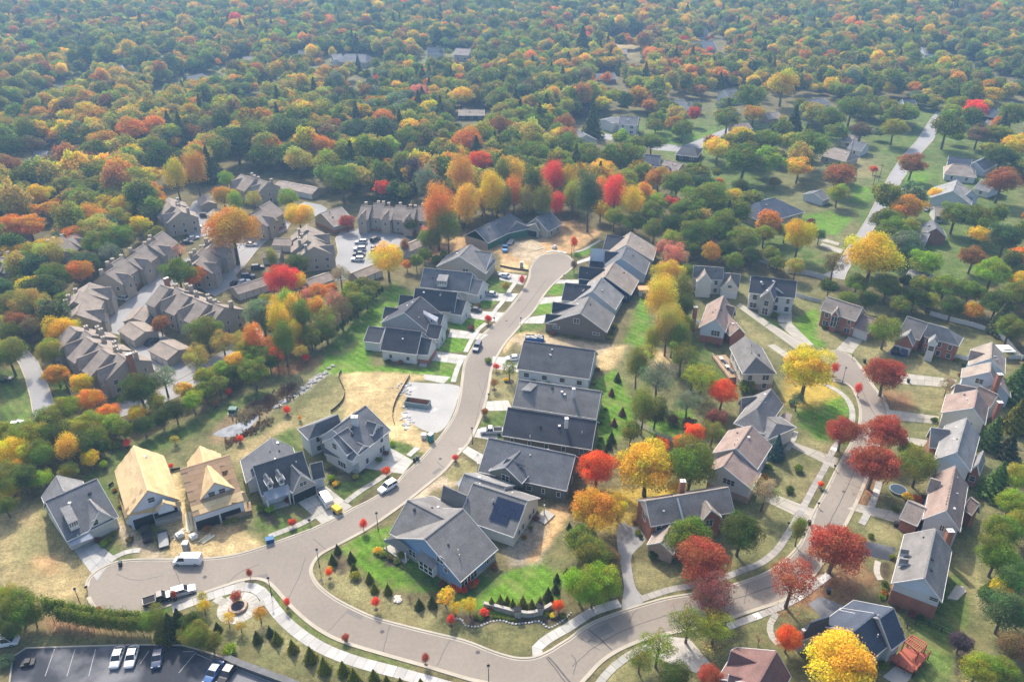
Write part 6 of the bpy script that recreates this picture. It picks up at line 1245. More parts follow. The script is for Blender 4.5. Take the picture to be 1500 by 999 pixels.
# fallen leaves under the bright trees
lv = MB(); lcol = []
for root_, s_, cn_, form_, u_, v_, kd_ in CLR:
    if s_ > 2.5 and root_.location.y < 235 and any(k_ in cn_ for k_ in ('crimson', 'yellow', 'amber', 'golden', 'orange', 'maroon', 'red')) and kd_ in ('round', 'broad', 'sparse'):
        ci_ = 0 if ('crimson' in cn_ or 'maroon' in cn_ or 'red' in cn_) else 1
        for k_ in range(int(26 * s_)):
            r_, a_ = s_ * abs(rnd.gauss(0, .75)) + .3, rnd.uniform(0, 6.28); x, y = root_.location.x + r_ * math.cos(a_), root_.location.y + r_ * math.sin(a_) - .4 * s_
            z_, q_ = .15 + rnd.uniform(0, .02), rnd.uniform(.07, .16); lv.mi = ci_; b_ = rnd.uniform(0, 3); cx_, sx_ = q_ * math.cos(b_), q_ * math.sin(b_); lv.poly([(x - cx_, y - sx_, z_), (x + sx_, y - cx_, z_), (x + cx_, y + sx_, z_ + .02), (x - sx_, y + cx_, z_)])
lv.build('fallen_leaves', [mat('russet_leaves', (.30, .10, .05), .9, .3), mat('yellow_leaves', (.50, .34, .06), .9, .3)], kind='stuff')
# ---- the woods: the nearest as single trees, the rest one mass
CLEAR = [[(90,470),(125,410),(150,385),(235,330),(225,290),(250,270),(300,275),(340,245),(380,250),(470,265),(480,300),(530,295),(640,300),(650,345),(620,395),(560,420),(500,430),(440,440),(400,440),(385,500),(300,560),(230,600),(150,615),(100,580),(85,520)],
 [(0,760),(60,735),(150,672),(300,610),(400,555),(480,505),(590,405),(640,370),(650,335),(760,330),(840,318),(890,335),(975,345),(985,420),(1010,430),(1020,385),(1090,380),(1200,400),(1300,445),(1420,475),(1510,520),(1510,1100),(-60,1100),(-60,760)],
 [(-10,500),(30,500),(70,520),(95,600),(100,620),(60,640),(-10,690)],
 [(1190,410),(1225,362),(1180,352),(1150,330),(1170,300),(1220,300),(1240,270),(1190,250),(1200,215),(1290,205),(1340,180),(1370,155),(1400,160),(1385,215),(1375,250),(1440,240),(1440,290),(1370,310),(1290,325),(1240,410)],
 [(820,180),(900,165),(940,185),(1000,205),(1060,180),(1100,180),(1060,215),(1030,225),(1010,250),(930,250),(940,225),(820,205)],[(655,165),(735,162),(735,190),(660,190)],[(870,58),(960,48),(965,66),(880,75)],[(20,340),(110,330),(120,350),(60,385),(0,400),(-20,350)],[(500,86),(570,86),(570,108),(500,108)],[(1000,390),(1090,380),(1100,440),(1000,440)]]
CW = [W(c_) for c_ in CLEAR]
houses_xy = [(o.location.x, o.location.y) for o in list(COL.objects) if o.get('category') in ('house', 'building')]
cand = []
y = 175.0
while y < 1350:
    st = 7.0 - min(1.5, max(0, y - 250) * .005) + max(0, y - 600) * .0028; half = 80 + y * .70; x = -half
    while x < half: cand.append((x + nr.uniform(-.42, .42) * st, y + nr.uniform(-.42, .42) * st, st)); x += st
    y += st * .92
cp = np.array(cand); ok = np.ones(len(cp), bool); q = cp[:, :2]
for cw in CW: ok &= poly_dist(q, cw) < 1.5
shrink = np.ones(len(cp))
for hx, hy in houses_xy:
    dx = np.abs(cp[:, 0] - hx); dy = cp[:, 1] - hy; ok &= ~((dx < 11) & (np.abs(dy) < 9)); ok &= ~((dx < 8 + hy * .006) & (dy < 4) & (dy > -14 - hy * .095) & (nr.random(len(cp)) < .90)); shrink = np.where((dx < 10) & (dy < 0) & (dy > -.15 * hy), np.minimum(shrink, .6), shrink)
for tx, ty, tr_ in TREES:
    if ty > 120: ok &= (cp[:, 0] - tx) ** 2 + (cp[:, 1] - ty) ** 2 > (tr_ * .85 + 2.6) ** 2
pu = np.array([proj(Vector((a, b_, 8))) for a, b_, _ in cp])
# looser planting in the residential part
loose = (pu[:, 0] > 880) & (pu[:, 1] > 110) & (pu[:, 1] < 420); ok &= ~(loose & (nr.random(len(cp)) < .55))
ok &= (pu[:, 0] > -60) & (pu[:, 0] < 1560)
cp = cp[ok]; pu = pu[ok]; shrink = shrink[ok]; N = len(cp)
names = ['dgreen','green','olive','ygreen','ochre','gold','amber','orange','rust','brown','greygreen','bluegreen','yellow','red','lime']
base_w = np.array([.13,.17,.21,.15,.10,.055,.042,.026,.024,.035,.05,.05,.03,.004,.045])
WARM = [(60,300,140,2.4),(190,200,120,1.8),(260,250,60,2.2),(700,270,130,2.6),(900,290,90,2.0),(330,270,60,1.5),(650,120,60,1.3),(950,110,120,1.6),(1000,40,200,1.0),(150,130,90,1.2),(1230,100,80,1.3),(1440,380,80,1.3),(420,110,120,1.0),(520,190,90,-.9),(390,190,90,-.6),(1050,300,60,-.5),(820,160,80,-1.0)]
con = nr.random(N) < .05; cols = np.zeros((N, 3)); ci = np.zeros(N, int)
for i in range(N):
    w_ = 0.0
    for (ax, ay, ar, aw) in WARM: w_ += aw * math.exp(-((pu[i, 0] - ax) ** 2 + ((pu[i, 1] - ay) * 1.6) ** 2) / ar ** 2)
    w_ += 1.3 * mnoise.noise(Vector((cp[i, 0] * .011, cp[i, 1] * .011, 3)))
    e = base_w.copy(); f_ = math.exp(.6 * w_); e[4:9] *= f_; e[12:14] *= f_; e[3] *= math.sqrt(f_); e[[0, 1, 11]] /= math.sqrt(f_); e /= e.sum()
    ci[i] = nr.choice(len(names), p=e) if not con[i] else nr.choice([0, 0, 11]); b_ = np.array(TC[names[ci[i]]]); cols[i] = (b_ * nr.uniform(.75, 1.3) * .85 + np.array(TC['olive']) * .15) * 1.04
rad = cp[:, 2] * nr.uniform(.44, .84, N) * shrink; dist = np.hypot(cp[:, 0], cp[:, 1]); order = np.argsort(-rad / dist)
single = order[:60]; rest = order[60:]
for i in single:
    put_tree(0, 0, 0, names[ci[i]], 'cone' if con[i] else ('broad' if nr.random() < .85 else 'round'), place=(Vector((cp[i, 0], cp[i, 1], 0)), rad[i] * (.8 if con[i] else 1)))
FAR = bpy.data.collections.new('woodland_pieces')
for k, (kd, n_, s_) in enumerate([('broad', 4200, .066), ('broad', 4200, .066), ('broad', 4000, .068), ('broad', 4200, .066), ('round', 4200, .066), ('round', 4200, .066), ('round', 4200, .066), ('cone', 2600, .10)]):
    me, c_ = crown_mesh('woodland_crown', kd, n_, s_, M_leafF, 300 + k)
    zc_, rz_ = KIND[kd][:2]
    o = bpy.data.objects.new('woodland_piece', me); FAR.objects.link(o)
pme = bpy.data.meshes.new('woodland'); pme.vertices.add(len(rest)); pme.vertices.foreach_set('co', np.stack([cp[rest, 0], cp[rest, 1], np.zeros(len(rest))], 1).ravel())
for nm, ty, arr in (('tint', 'FLOAT_COLOR', np.concatenate([cols[rest], np.ones((len(rest), 1))], 1)), ('size', 'FLOAT', rad[rest] * 1.18), ('turn', 'FLOAT', nr.random(len(rest)) * 6.28), ('rise', 'FLOAT', nr.uniform(.78, 1.35, len(rest))), ('pick', 'INT', np.where(con[rest], 7, nr.integers(0, 7, len(rest))))):
    at_ = pme.attributes.new(nm, ty, 'POINT'); at_.data.foreach_set('color' if ty == 'FLOAT_COLOR' else 'value', arr.ravel().astype(np.int32 if ty == 'INT' else np.float32))
wo = bpy.data.objects.new('woodland', pme); link(wo); wo['kind'] = 'stuff'
ng = bpy.data.node_groups.new('woodland', 'GeometryNodeTree'); ng.interface.new_socket('Geometry', in_out='INPUT', socket_type='NodeSocketGeometry'); ng.interface.new_socket('Geometry', in_out='OUTPUT', socket_type='NodeSocketGeometry')
gn, gl = ng.nodes, ng.links; gi_ = gn.new('NodeGroupInput'); go = gn.new('NodeGroupOutput'); ip = gn.new('GeometryNodeInstanceOnPoints'); cinf = gn.new('GeometryNodeCollectionInfo'); cinf.inputs[0].default_value = FAR; cinf.inputs['Separate Children'].default_value = True
def na(nm, dt): x_ = gn.new('GeometryNodeInputNamedAttribute'); x_.data_type = dt; x_.inputs[0].default_value = nm; return x_.outputs[0]
cx = gn.new('ShaderNodeCombineXYZ'); gl.new(na('turn', 'FLOAT'), cx.inputs[2])
gl.new(gi_.outputs[0], ip.inputs['Points']); gl.new(cinf.outputs[0], ip.inputs['Instance']); ip.inputs['Pick Instance'].default_value = True
gl.new(na('pick', 'INT'), ip.inputs['Instance Index']); sx = gn.new('ShaderNodeCombineXYZ'); sm_ = gn.new('ShaderNodeMath'); sm_.operation = 'MULTIPLY'; sz_ = na('size', 'FLOAT'); gl.new(na('rise', 'FLOAT'), sm_.inputs[1]); gl.new(sz_, sx.inputs[0]); gl.new(sz_, sx.inputs[1]); gl.new(sz_, sm_.inputs[0]); gl.new(sm_.outputs[0], sx.inputs[2]); gl.new(sx.outputs[0], ip.inputs['Scale']); gl.new(cx.outputs[0], ip.inputs['Rotation']); gl.new(ip.outputs[0], go.inputs[0])
md = wo.modifiers.new('woodland', 'NODES'); md.node_group = ng
print('trees', len(CLR), 'woodland', len(rest))
# ============================================================ VEHICLES AND STREET THINGS
def ring_loft(mb, rings):
    i0 = len(mb.v); n = len(rings[0])
    for r_ in rings: mb.v += [Vector(p) for p in r_]
    for k in range(len(rings) - 1):
        for j in range(n): a = i0 + k * n + j; b = i0 + k * n + (j + 1) % n; mb.f.append([a, b, b + n, a + n]); mb.m.append(mb.mi)
    mb.f.append([i0 + j for j in reversed(range(n))]); mb.f.append([i0 + (len(rings) - 1) * n + j for j in range(n)]); mb.m += [mb.mi] * 2
def sect(x, hw, z0, z1, t=.86): return [(x, -hw, z0 + .12), (x, -hw * .9, z0), (x, hw * .9, z0), (x, hw, z0 + .12), (x, hw, z1 - .12), (x, hw * t, z1), (x, -hw * t, z1), (x, -hw, z1 - .12)]
CAR = {  # length, half width, body stations (x fraction, belt height, width factor), greenhouse (x0,x1 at belt, x0,x1 at roof, roof height)
 'sedan': (4.7, .90, [(-.5,.72,.80),(-.47,.88,.93),(-.30,.98,1),(.12,.95,1),(.30,.88,.99),(.45,.76,.92),(.5,.60,.78)], (-.40,.24,-.22,.08,1.43)),
 'suv': (4.8, .95, [(-.5,.85,.86),(-.48,1.02,.96),(-.3,1.08,1),(.15,1.06,1),(.30,1.02,.99),(.46,.92,.93),(.5,.70,.82)], (-.485,.22,-.43,.06,1.75)),
 'van': (5.6, 1.0, [(-.5,1.15,.95),(-.49,1.25,1),(-.2,1.25,1),(.28,1.22,1),(.40,1.08,.97),(.48,.92,.93),(.5,.6,.85)], (-.495,.37,-.48,.22,2.15)),
 'pickup': (5.6, .98, [(-.5,1.0,.95),(-.49,1.05,1),(-.1,1.05,1),(.15,1.08,1),(.27,1.1,.99),(.46,1.0,.95),(.5,.75,.86)], (-.08,.26,-.04,.14,1.85))}
_cars = {}
def car_meshes(kind):
    if kind in _cars: return _cars[kind]
    L, hw, st, g = CAR[kind]; d = {}
    mb = MB(); ring_loft(mb, [sect(x * L, hw * f, .28, z) for x, z, f in st])
    # roof skin and pillars painted, glass below
    xb0, xb1, xr0, xr1, zr = (g[0] * L, g[1] * L, g[2] * L, g[3] * L, g[4]); zb = 1.0 if kind != 'van' else 1.2
    rw = hw * .78
    mb.box(xr0, xr1, -rw, rw, zr - .05, zr + .02)
    for y in (-1, 1):
        for (a, b) in ((xb0, xr0), (xb1, xr1), ((xb0 + xb1) / 2, (xr0 + xr1) / 2)): mb.beam((a, y * hw * .93, zb - .05), (b, y * rw, zr - .03), .09, .07)
    if kind == 'van':       # panelled cargo side
        ring_loft(mb, [[(x, -hw * .97, 1.1), (x, hw * .97, 1.1), (x, rw * 1.08, zr), (x, -rw * 1.08, zr)] for x in (xb0 + .02, .05 * L)])
    if kind == 'pickup':
        mb.mi = 1; mb.box(-.47 * L, -.10 * L, -hw * .82, hw * .82, 1.0, 1.075); mb.mi = 0
        for y in (-1, 1): mb.box(-.49 * L, -.09 * L, y * hw - .08 if y > 0 else -hw, y * hw if y > 0 else -hw + .08, 1.0, 1.2)
        mb.box(-.495 * L, -.48 * L, -hw, hw, 1.0, 1.2)
    d['body'] = mb.mesh('body', [M_car, M_dark])
    gb = MB(); ring_loft(gb, [[(xb0, -hw * .9, zb - .08), (xb1, -hw * .9, zb - .08), (xb1, hw * .9, zb - .08), (xb0, hw * .9, zb - .08)], [(xr0, -rw * .97, zr - .04), (xr1, -rw * .97, zr - .04), (xr1, rw * .97, zr - .04), (xr0, rw * .97, zr - .04)]])
    d['windows'] = gb.mesh('windows', M_glass)
    w = MB(); w.tube((0, -.12, 0), (0, .12, 0), .34, seg=14); w.mi = 1; w.tube((0, -.13, 0), (0, .13, 0), .2, seg=8); d['wheel'] = w.mesh('wheel', [M_rubber, M_metal])
    hl = MB().box(-.04, .06, -.18, .18, -.07, .07); d['headlight'] = hl.mesh('headlight', M_white); d['tail_light'] = hl.mesh('tail_light', mat('tail_red', (.35, .02, .02), .4))
    _cars[kind] = (d, L, hw); return _cars[kind]
CC = {'white':(.72,.72,.72),'silver':(.48,.49,.50),'black':(.02,.02,.024),'dark':(.045,.05,.06),'blue':(.04,.11,.28),'dblue':(.035,.06,.12),'grey':(.2,.21,.22),'skyblue':(.09,.28,.55)}
def car(kind, px, to, col, label, group=None, cat=None):
    d, L, hw = car_meshes(kind); p = P(*px); t = P(*to) - p; root = empty({'sedan': 'parked_car', 'suv': 'parked_suv', 'van': 'van', 'pickup': 'pickup_truck'}[kind], (p.x, p.y, .012), math.atan2(t.y, t.x), label=label, cat=cat or {'sedan': 'car', 'suv': 'car', 'van': 'van', 'pickup': 'pickup truck'}[kind], group=group)
    inst('body', d['body'], root, color=CC[col]); inst('windows', d['windows'], root)
    for x in (-.31 * L, .32 * L):
        for y in (-hw + .1, hw - .1): inst('wheel', d['wheel'], root, (x, y, .34))
    for y in (-hw * .68, hw * .68): inst('headlight', d['headlight'], root, (.478 * L, y, .72)); inst('tail_light', d['tail_light'], root, (-.497 * L, y, .85))
    return root
G1 = 'cars in the dark car park'; G2 = 'cars parked in the townhouse courts'
for a in [('van', (276,824), (240,824), 'white', 'white cargo van parked on the cul-de-sac, facing left'), ('pickup', (233,880), (270,868), 'black', 'black pickup truck parked behind the silver utility car on the lower kerb'), ('suv', (269,869), (300,860), 'silver', 'silver utility car at the lower kerb with a red young tree beside it'),
  ('suv', (568,716), (545,730), 'white', 'white utility car with roof window driving down the curving street'), ('van', (477,734), (462,712), 'white', 'white van standing on the wide drive of the twin-dormer grey house'), ('pickup', (215,784), (210,764), 'black', 'black pickup truck in the open garage drive of the plywood house'),
  ('sedan', (173,965), (166,985), 'silver', 'silver car in the dark car park, left of the white one', G1), ('sedan', (194,964), (188,984), 'white', 'white car with dark rear window in the dark car park', G1), ('sedan', (232,965), (228,985), 'dblue', 'dark blue car parked alone in the dark car park', G1), ('sedan', (314,987), (302,1005), 'blue', 'blue car at the lower edge, half in shade', G1), ('sedan', (334,988), (322,1006), 'black', 'black car at the lower edge beside the blue one', G1), ('van', (4,944), (22,941), 'white', 'white high-roofed vehicle cut by the left edge near the hedge'),
  ('sedan', (739,406), (725,402), 'white', 'white car on the uppermost left-hand drive'), ('sedan', (719,433), (704,431), 'silver', 'silver car on the second left-hand drive'), ('sedan', (695,456), (680,454), 'dark', 'dark car on the third left-hand drive'), ('suv', (699,511), (694,520), 'dblue', 'dark blue utility car driving on the middle of the street'), ('sedan', (752,527), (738,528), 'white', 'white and blue car on the drive of the pale blue house'), ('pickup', (720,634), (700,634), 'silver', 'silver pickup truck on the drive of the navy-roofed brown house'), ('pickup', (740,366), (739,374), 'skyblue', 'bright blue truck on the dirt beside the green-sheathed house'),
  ('suv', (1312,514), (1318,506), 'black', 'black car on the dark apron, nearest the big oak'), ('suv', (1325,518), (1331,509), 'dblue', 'dark blue car on the dark apron, nearest the brick house'), ('pickup', (22,628), (34,618), 'white', 'white pickup truck on the hillside road'), ('sedan', (6,558), (18,557), 'black', 'black car on the green verge at the left edge'), ('sedan', (1357,308), (1362,302), 'silver', 'silver car by the small tan-roofed garage'),
  ('suv', (529,357), (516,357), 'silver', 'topmost silver utility car in the central bays of the residents car park', G2), ('suv', (527,367), (514,367), 'silver', 'second silver car down in the central bays', G2), ('sedan', (526,374), (513,374), 'dark', 'dark car in the central bays between silver ones', G2), ('suv', (524,382), (511,382), 'white', 'lowest pale utility car in the central bays', G2), ('suv', (550,353), (560,348), 'black', 'black utility car by the painted island of the residents car park', G2), ('sedan', (547,365), (548,359), 'dblue', 'dark blue car parked alone right of the bays', G2),
  ('suv', (179,439), (168,437), 'silver', 'silver car at the left edge of the long lane', G2), ('sedan', (187,431), (177,429), 'black', 'black car under the bushes by the long townhouse row', G2), ('sedan', (166,447), (157,444), 'dark', 'dark grey car, upper of three by the left townhouses', G2), ('sedan', (163,452), (154,449), 'silver', 'silver car, middle of three by the left townhouses', G2), ('sedan', (160,457), (151,454), 'white', 'white car, lowest of three by the left townhouses', G2),
  ('sedan', (223,503), (232,498), 'black', 'black car between the two lower garage blocks', G2), ('sedan', (216,557), (222,550), 'dark', 'dark car beside the blue spruce of the townhouses', G2), ('suv', (309,302), (300,303), 'silver', 'silver car in the upper left court beside a garage', G2), ('suv', (302,318), (312,318), 'black', 'black car in the middle of the upper left court', G2), ('sedan', (287,334), (297,333), 'white', 'white car by the lawn of the upper left court', G2), ('sedan', (283,351), (292,349), 'silver', 'silver car below the lawn of the upper left court', G2), ('sedan', (274,357), (283,356), 'dark', 'dark car lowest in the upper left court', G2),
  ('sedan', (368,360), (378,360), 'white', 'white car under the big amber tree', G2), ('suv', (393,342), (401,340), 'black', 'black car, left end of the row before the paired townhouses', G2), ('sedan', (400,339), (407,337), 'silver', 'silver car, second of the row before the paired townhouses', G2), ('sedan', (405,336), (412,334), 'silver', 'silver car, third of the row before the paired townhouses', G2), ('sedan', (411,334), (418,332), 'white', 'white car, right end of the row before the paired townhouses', G2), ('suv', (378,394), (390,393), 'black', 'black car opposite the lit garden paths', G2), ('suv', (364,407), (376,406), 'dblue', 'dark blue car above the long garage block', G2), ('sedan', (347,417), (358,415), 'black', 'black car at the left end of the long garage block', G2), ('sedan', (357,415), (367,412), 'white', 'white car tucked behind the long garage block', G2)]: car(*a)

def thing_mb(name, px, to, label, cat, parts, group=None, z=0.0):
    """parts: (name, material, list of boxes in local metres, colour)"""
    p = P(*px); t = P(*to) - p; root = empty(name, (p.x, p.y, z), math.atan2(t.y, t.x), label=label, cat=cat, group=group)
    for nm, m, boxes, *c_ in parts:
        mb = MB(); [mb.box(*b) for b in boxes]; o = mb.build(nm, m, root)
        if c_: o.color = (*c_[0], 1)
    return root
def skip(px, to, L, w_, h_, col, rust, label, junk=False):
    t = .09; m = M_obj
    parts = [('side_panel', m, [(-L/2, L/2, -w_/2, -w_/2 + t, .1, h_)], col), ('side_panel', m, [(-L/2, L/2, w_/2 - t, w_/2, .1, h_)], col), ('end_panel', m, [(-L/2, -L/2 + t, -w_/2 + t, w_/2 - t, .1, h_)], col), ('end_panel', m, [(L/2 - t, L/2, -w_/2 + t, w_/2 - t, .1, h_)], col),
        ('floor', m, [(-L/2, L/2, -w_/2, w_/2, 0, .09)], rust), ('rib', m, [(-L/2 + L * (k + .5) / 8 - .05, -L/2 + L * (k + .5) / 8 + .05, s_ * w_/2 - .06, s_ * w_/2 + .06, .1, h_ - .02) for k in range(8) for s_ in (-1, 1)], tuple(x * .8 for x in col)), ('lining', m, [(-L/2 + t, L/2 - t, w_/2 - t - .03, w_/2 - t, .1, h_ - .05), (-L/2 + t, L/2 - t, -w_/2 + t, -w_/2 + t + .03, .1, h_ - .05)], rust)]
    r_ = thing_mb('skip', px, to, label, 'skip', parts)
    if junk:
        mb = MB()
        for k in range(40): x, y = rnd.uniform(-L/2 + .3, L/2 - .3), rnd.uniform(-w_/2 + .3, w_/2 - .3); s_ = rnd.uniform(.15, .45); mb.box(x - s_, x + s_, y - s_ * .6, y + s_ * .6, .2, h_ + rnd.uniform(-.2, .35))
        o = mb.build('building_waste', M_obj, None); o.parent = r_; o.color = (.5, .47, .42, 1)
skip((612,594), (640,598), 6.6, 2.4, 1.5, (.20,.26,.27), (.26,.14,.09), 'grey-green open waste skip with rusty inside on the gravel pad')
skip((783,499), (800,500), 5.6, 2.4, 1.4, (.02,.10,.30), (.1,.1,.1), 'blue skip heaped with building waste behind the pale blue house', True)
def loo(px, to, col, label): thing_mb('portable_toilet', px, to, label, 'portable toilet', [('cabin', M_obj, [(-.55,.55,-.55,.55,.08,2.05)], col), ('roof', M_obj, [(-.6,.6,-.6,.6,2.05,2.25)], (.6,.62,.62)), ('door', M_obj, [(-.4,.4,-.6,-.555,.15,1.95)], tuple(x * 1.3 for x in col)), ('base', M_black, [(-.6,.6,-.6,.6,0,.08)])])
loo((631,646), (640,640), (.03,.18,.19), 'teal portable toilet at the kerb below the gravel pad'); loo((274,806), (284,806), (.16,.17,.18), 'dark grey portable toilet behind the white cargo van'); loo((764,392), (772,392), (.3,.32,.33), 'grey portable toilet by the black silt fence at the street head')
thing_mb('builders_bag', (621,641), (630,641), 'white bulk bag beside the teal portable toilet', 'bulk bag', [('bag', M_white, [(-.6,.6,-.6,.6,0,1.1)]), ('rim', M_trim, [(-.64,.64,-.64,.64,1.1,1.18)])])
thing_mb('compressor', (494,750), (505,758), 'yellow wheeled compressor behind the white van on the drive', 'compressor', [('housing', M_obj, [(-1.1,1.1,-.7,.7,.45,1.5)], (.62,.40,.03)), ('tow_bar', M_black, [(1.1,2.1,-.06,.06,.4,.5)]), ('wheel', M_rubber, [(-.35,.35,.7,.9,0,.65)]), ('wheel', M_rubber, [(-.35,.35,-.9,-.7,0,.65)])])
thing_mb('dump_trailer', (240,793), (243,812), 'grey open trailer on the dirt beside the black pickup', 'trailer', [('bed', M_obj, [(-2.3,2.3,-1,1,.55,.7)], (.3,.3,.29)), ('side', M_obj, [(-2.3,2.3,-1.05,-.98,.55,1.1),(-2.3,2.3,.98,1.05,.55,1.1),(-2.3,-2.22,-1,1,.55,1.1)], (.06,.06,.06)), ('wheel', M_rubber, [(-.8,.8,1.05,1.25,0,.7)]), ('wheel', M_rubber, [(-.8,.8,-1.25,-1.05,0,.7)])])
thing_mb('flat_trailer', (748,356), (752,350), 'flat utility trailer behind the bright blue truck', 'trailer', [('bed', M_obj, [(-2.6,2.6,-1,1,.5,.62)], (.25,.25,.25)), ('wheel', M_rubber, [(-.7,.7,1,1.2,0,.6)]), ('wheel', M_rubber, [(-.7,.7,-1.2,-1,0,.6)])])
thing_mb('crate_box', (396,794), (404,792), 'blue metal box standing at the kerb next to the straw plot', 'metal box', [('box', M_obj, [(-.8,.8,-.55,.55,.05,1.1)], (.02,.09,.22)), ('lid', M_obj, [(-.85,.85,-.6,.6,1.1,1.18)], (.05,.15,.3))])
thing_mb('transformer_box', (342,604), (352,604), 'green transformer box in the rough grass above the pond', 'utility box', [('cabinet', M_obj, [(-1.0,1.0,-.8,.8,.1,1.3)], (.03,.09,.06)), ('plinth', M_conc, [(-1.3,1.3,-1.1,1.1,0,.1)]), ('lid', M_obj, [(-1.05,1.05,-.85,.85,1.3,1.4)], (.12,.2,.17))])
thing_mb('garden_shed', (942,432), (952,432), 'small white shed with orange wooden roof behind the navy-walled house', 'shed', [('wall', WL['cream'], [(-1.6,1.6,-1.4,1.4,0,2.4)]), ('roof', M_obj, [(-1.85,1.85,-1.65,1.65,2.4,2.6)], (.50,.27,.12)), ('door', M_obj, [(-.6,.6,-1.46,-1.41,.1,2)], (.3,.2,.12))])
thing_mb('equipment_box', (42,972), (52,970), 'low black equipment on the car park corner', 'equipment', [('deck', M_black, [(-1.1,1.1,-.7,.7,.2,.5)]), ('hopper', M_black, [(-.5,.4,-.5,.5,.5,.95)]), ('wheel', M_rubber, [(-.9,-.4,.7,.85,0,.5)]), ('wheel', M_rubber, [(.4,.9,-.85,-.7,0,.5)])])
thing_mb('white_canopy', (1469,522), (1480,522), 'white garden canopy behind the grey-brown roofed house', 'canopy', [('canopy_top', M_white, [(-2.0,2.0,-2.0,2.0,2.5,2.75),(-1.1,1.1,-1.1,1.1,2.75,3.05)]), ('post', M_trim, [(-1.9,-1.8,-1.9,-1.8,0,2.5)]), ('post', M_trim, [(1.8,1.9,-1.9,-1.8,0,2.5)]), ('post', M_trim, [(-1.9,-1.8,1.8,1.9,0,2.5)]), ('post', M_trim, [(1.8,1.9,1.8,1.9,0,2.5)])])
# lumber and oddments round the unfinished houses
for px, to, L, lab in [((279,765),(283,790),6,'long pale timber beams lying between the two unfinished houses'), ((262,782),(272,772),3,'short pile of pale boards on the dirt between the unfinished houses'), ((788,365),(800,362),4,'scattered boards before the sage-walled unfinished house'), ((303,790),(311,784),2.5,'reddish boards left on the straw plot')]:
    p = P(*px); t = P(*to) - p; root = empty('timber_pile', p, math.atan2(t.y, t.x), label=lab, cat='timber')
    me = MB().box(-L/2, L/2, -.11, .11, 0, .09).mesh('board', M_obj)
    for k in range(9): inst('board', me, root, (rnd.uniform(-.5, .5), rnd.uniform(-.9, .9), .02 + .1 * (k // 4)), rnd.uniform(-.12, .12), (.62 * rnd.uniform(.8, 1.1), .52, .36))
for px, lab in [((264,786),'wrapped white pallet load beside the pale boards'), ((284,788),'white wrapped stack next to the dark grey portable toilet'), ((812,364),'pale pallet load at the street head')]:
    thing_mb('pallet_load', px, (px[0] + 6, px[1] - 3), lab, 'pallet load', [('pallet', M_wood, [(-.8,.8,-.7,.7,0,.15)]), ('load', M_white, [(-.75,.75,-.65,.65,.15,.9),(-.4,.5,-.6,.3,.9,1.25)])])

# street lamps, mailboxes, wheeled bins, poles
lp = MB().tube((0, 0, 0), (0, 0, 4.1), .085, .06, 8).tube((0, 0, 0), (0, 0, .6), .16, .1, 8).mesh('pole', M_black)
lh = MB().tube((0, 0, 4.1), (0, 0, 4.75), .13, .26, 6).mesh('lantern', mat('frosted_glass', (.6, .6, .56), .4)); lc = MB().tube((0, 0, 4.75), (0, 0, 5.05), .32, .05, 6).mesh('lantern_cap', M_black)
for px, lab in [((119,888),'black street lamp on the tan grass left of the cul-de-sac'), ((398,872),'black street lamp where the promenade bends'), ((716,1001),'street lamp at the bottom edge by the lower kerb'), ((692,650),'black street lamp by the drive of the brown-walled house'), ((554,776),'black street lamp at the corner of the blue house lawn'), ((763,486),'black street lamp at the bare straw strip'), ((837,378),'black street lamp at the street head'), ((1234,560),'black street lamp on the court by the red columnar tree'), ((468,830),'black street lamp on the corner kerb by the conifers')]:
    r_ = empty('street_lamp', P(*px), label=lab, cat='street lamp', group='black lantern street lamps'); inst('pole', lp, r_); inst('lantern', lh, r_); inst('lantern_cap', lc, r_)
mp = MB().box(-.06, .06, -.06, .06, 0, 1.05).mesh('post', M_wood); mbx = MB().box(-.13, .13, -.27, .27, 1.05, 1.35).tube((0, -.27, 1.35), (0, .27, 1.35), .12, seg=8).mesh('box', M_black)
for px, lab in [((1222,688),'mailbox by the drive of the grey hip-roofed house'), ((1248,526),'mailbox at the head of the court'), ((1198,743),'mailbox by the drive of the white-gabled house'), ((1154,772),'mailbox on the lawn of the red-chimney house'), ((724,471),'mailbox at the third left-hand drive'), ((716,583),'mailbox by the drive of the grey-roofed long house'), ((826,408),'mailbox at the right kerb near the street head'), ((128,866),'mailbox at the left end of the cul-de-sac'), ((454,768),'mailbox by the wide concrete drive')]:
    r_ = empty('mailbox', P(*px), rnd.uniform(0, 3), label=lab, cat='mailbox', group='kerbside mailboxes'); inst('post', mp, r_); inst('box', mbx, r_)
bb = MB().box(-.28, .28, -.32, .32, .1, 1.0).mesh('bin_body', M_obj); bl = MB().box(-.31, .31, -.36, .36, 1.0, 1.09).mesh('lid', M_obj); bw = MB().tube((-.34, -.3, .12), (.34, -.3, .12), .12, seg=8).mesh('wheel', M_rubber)
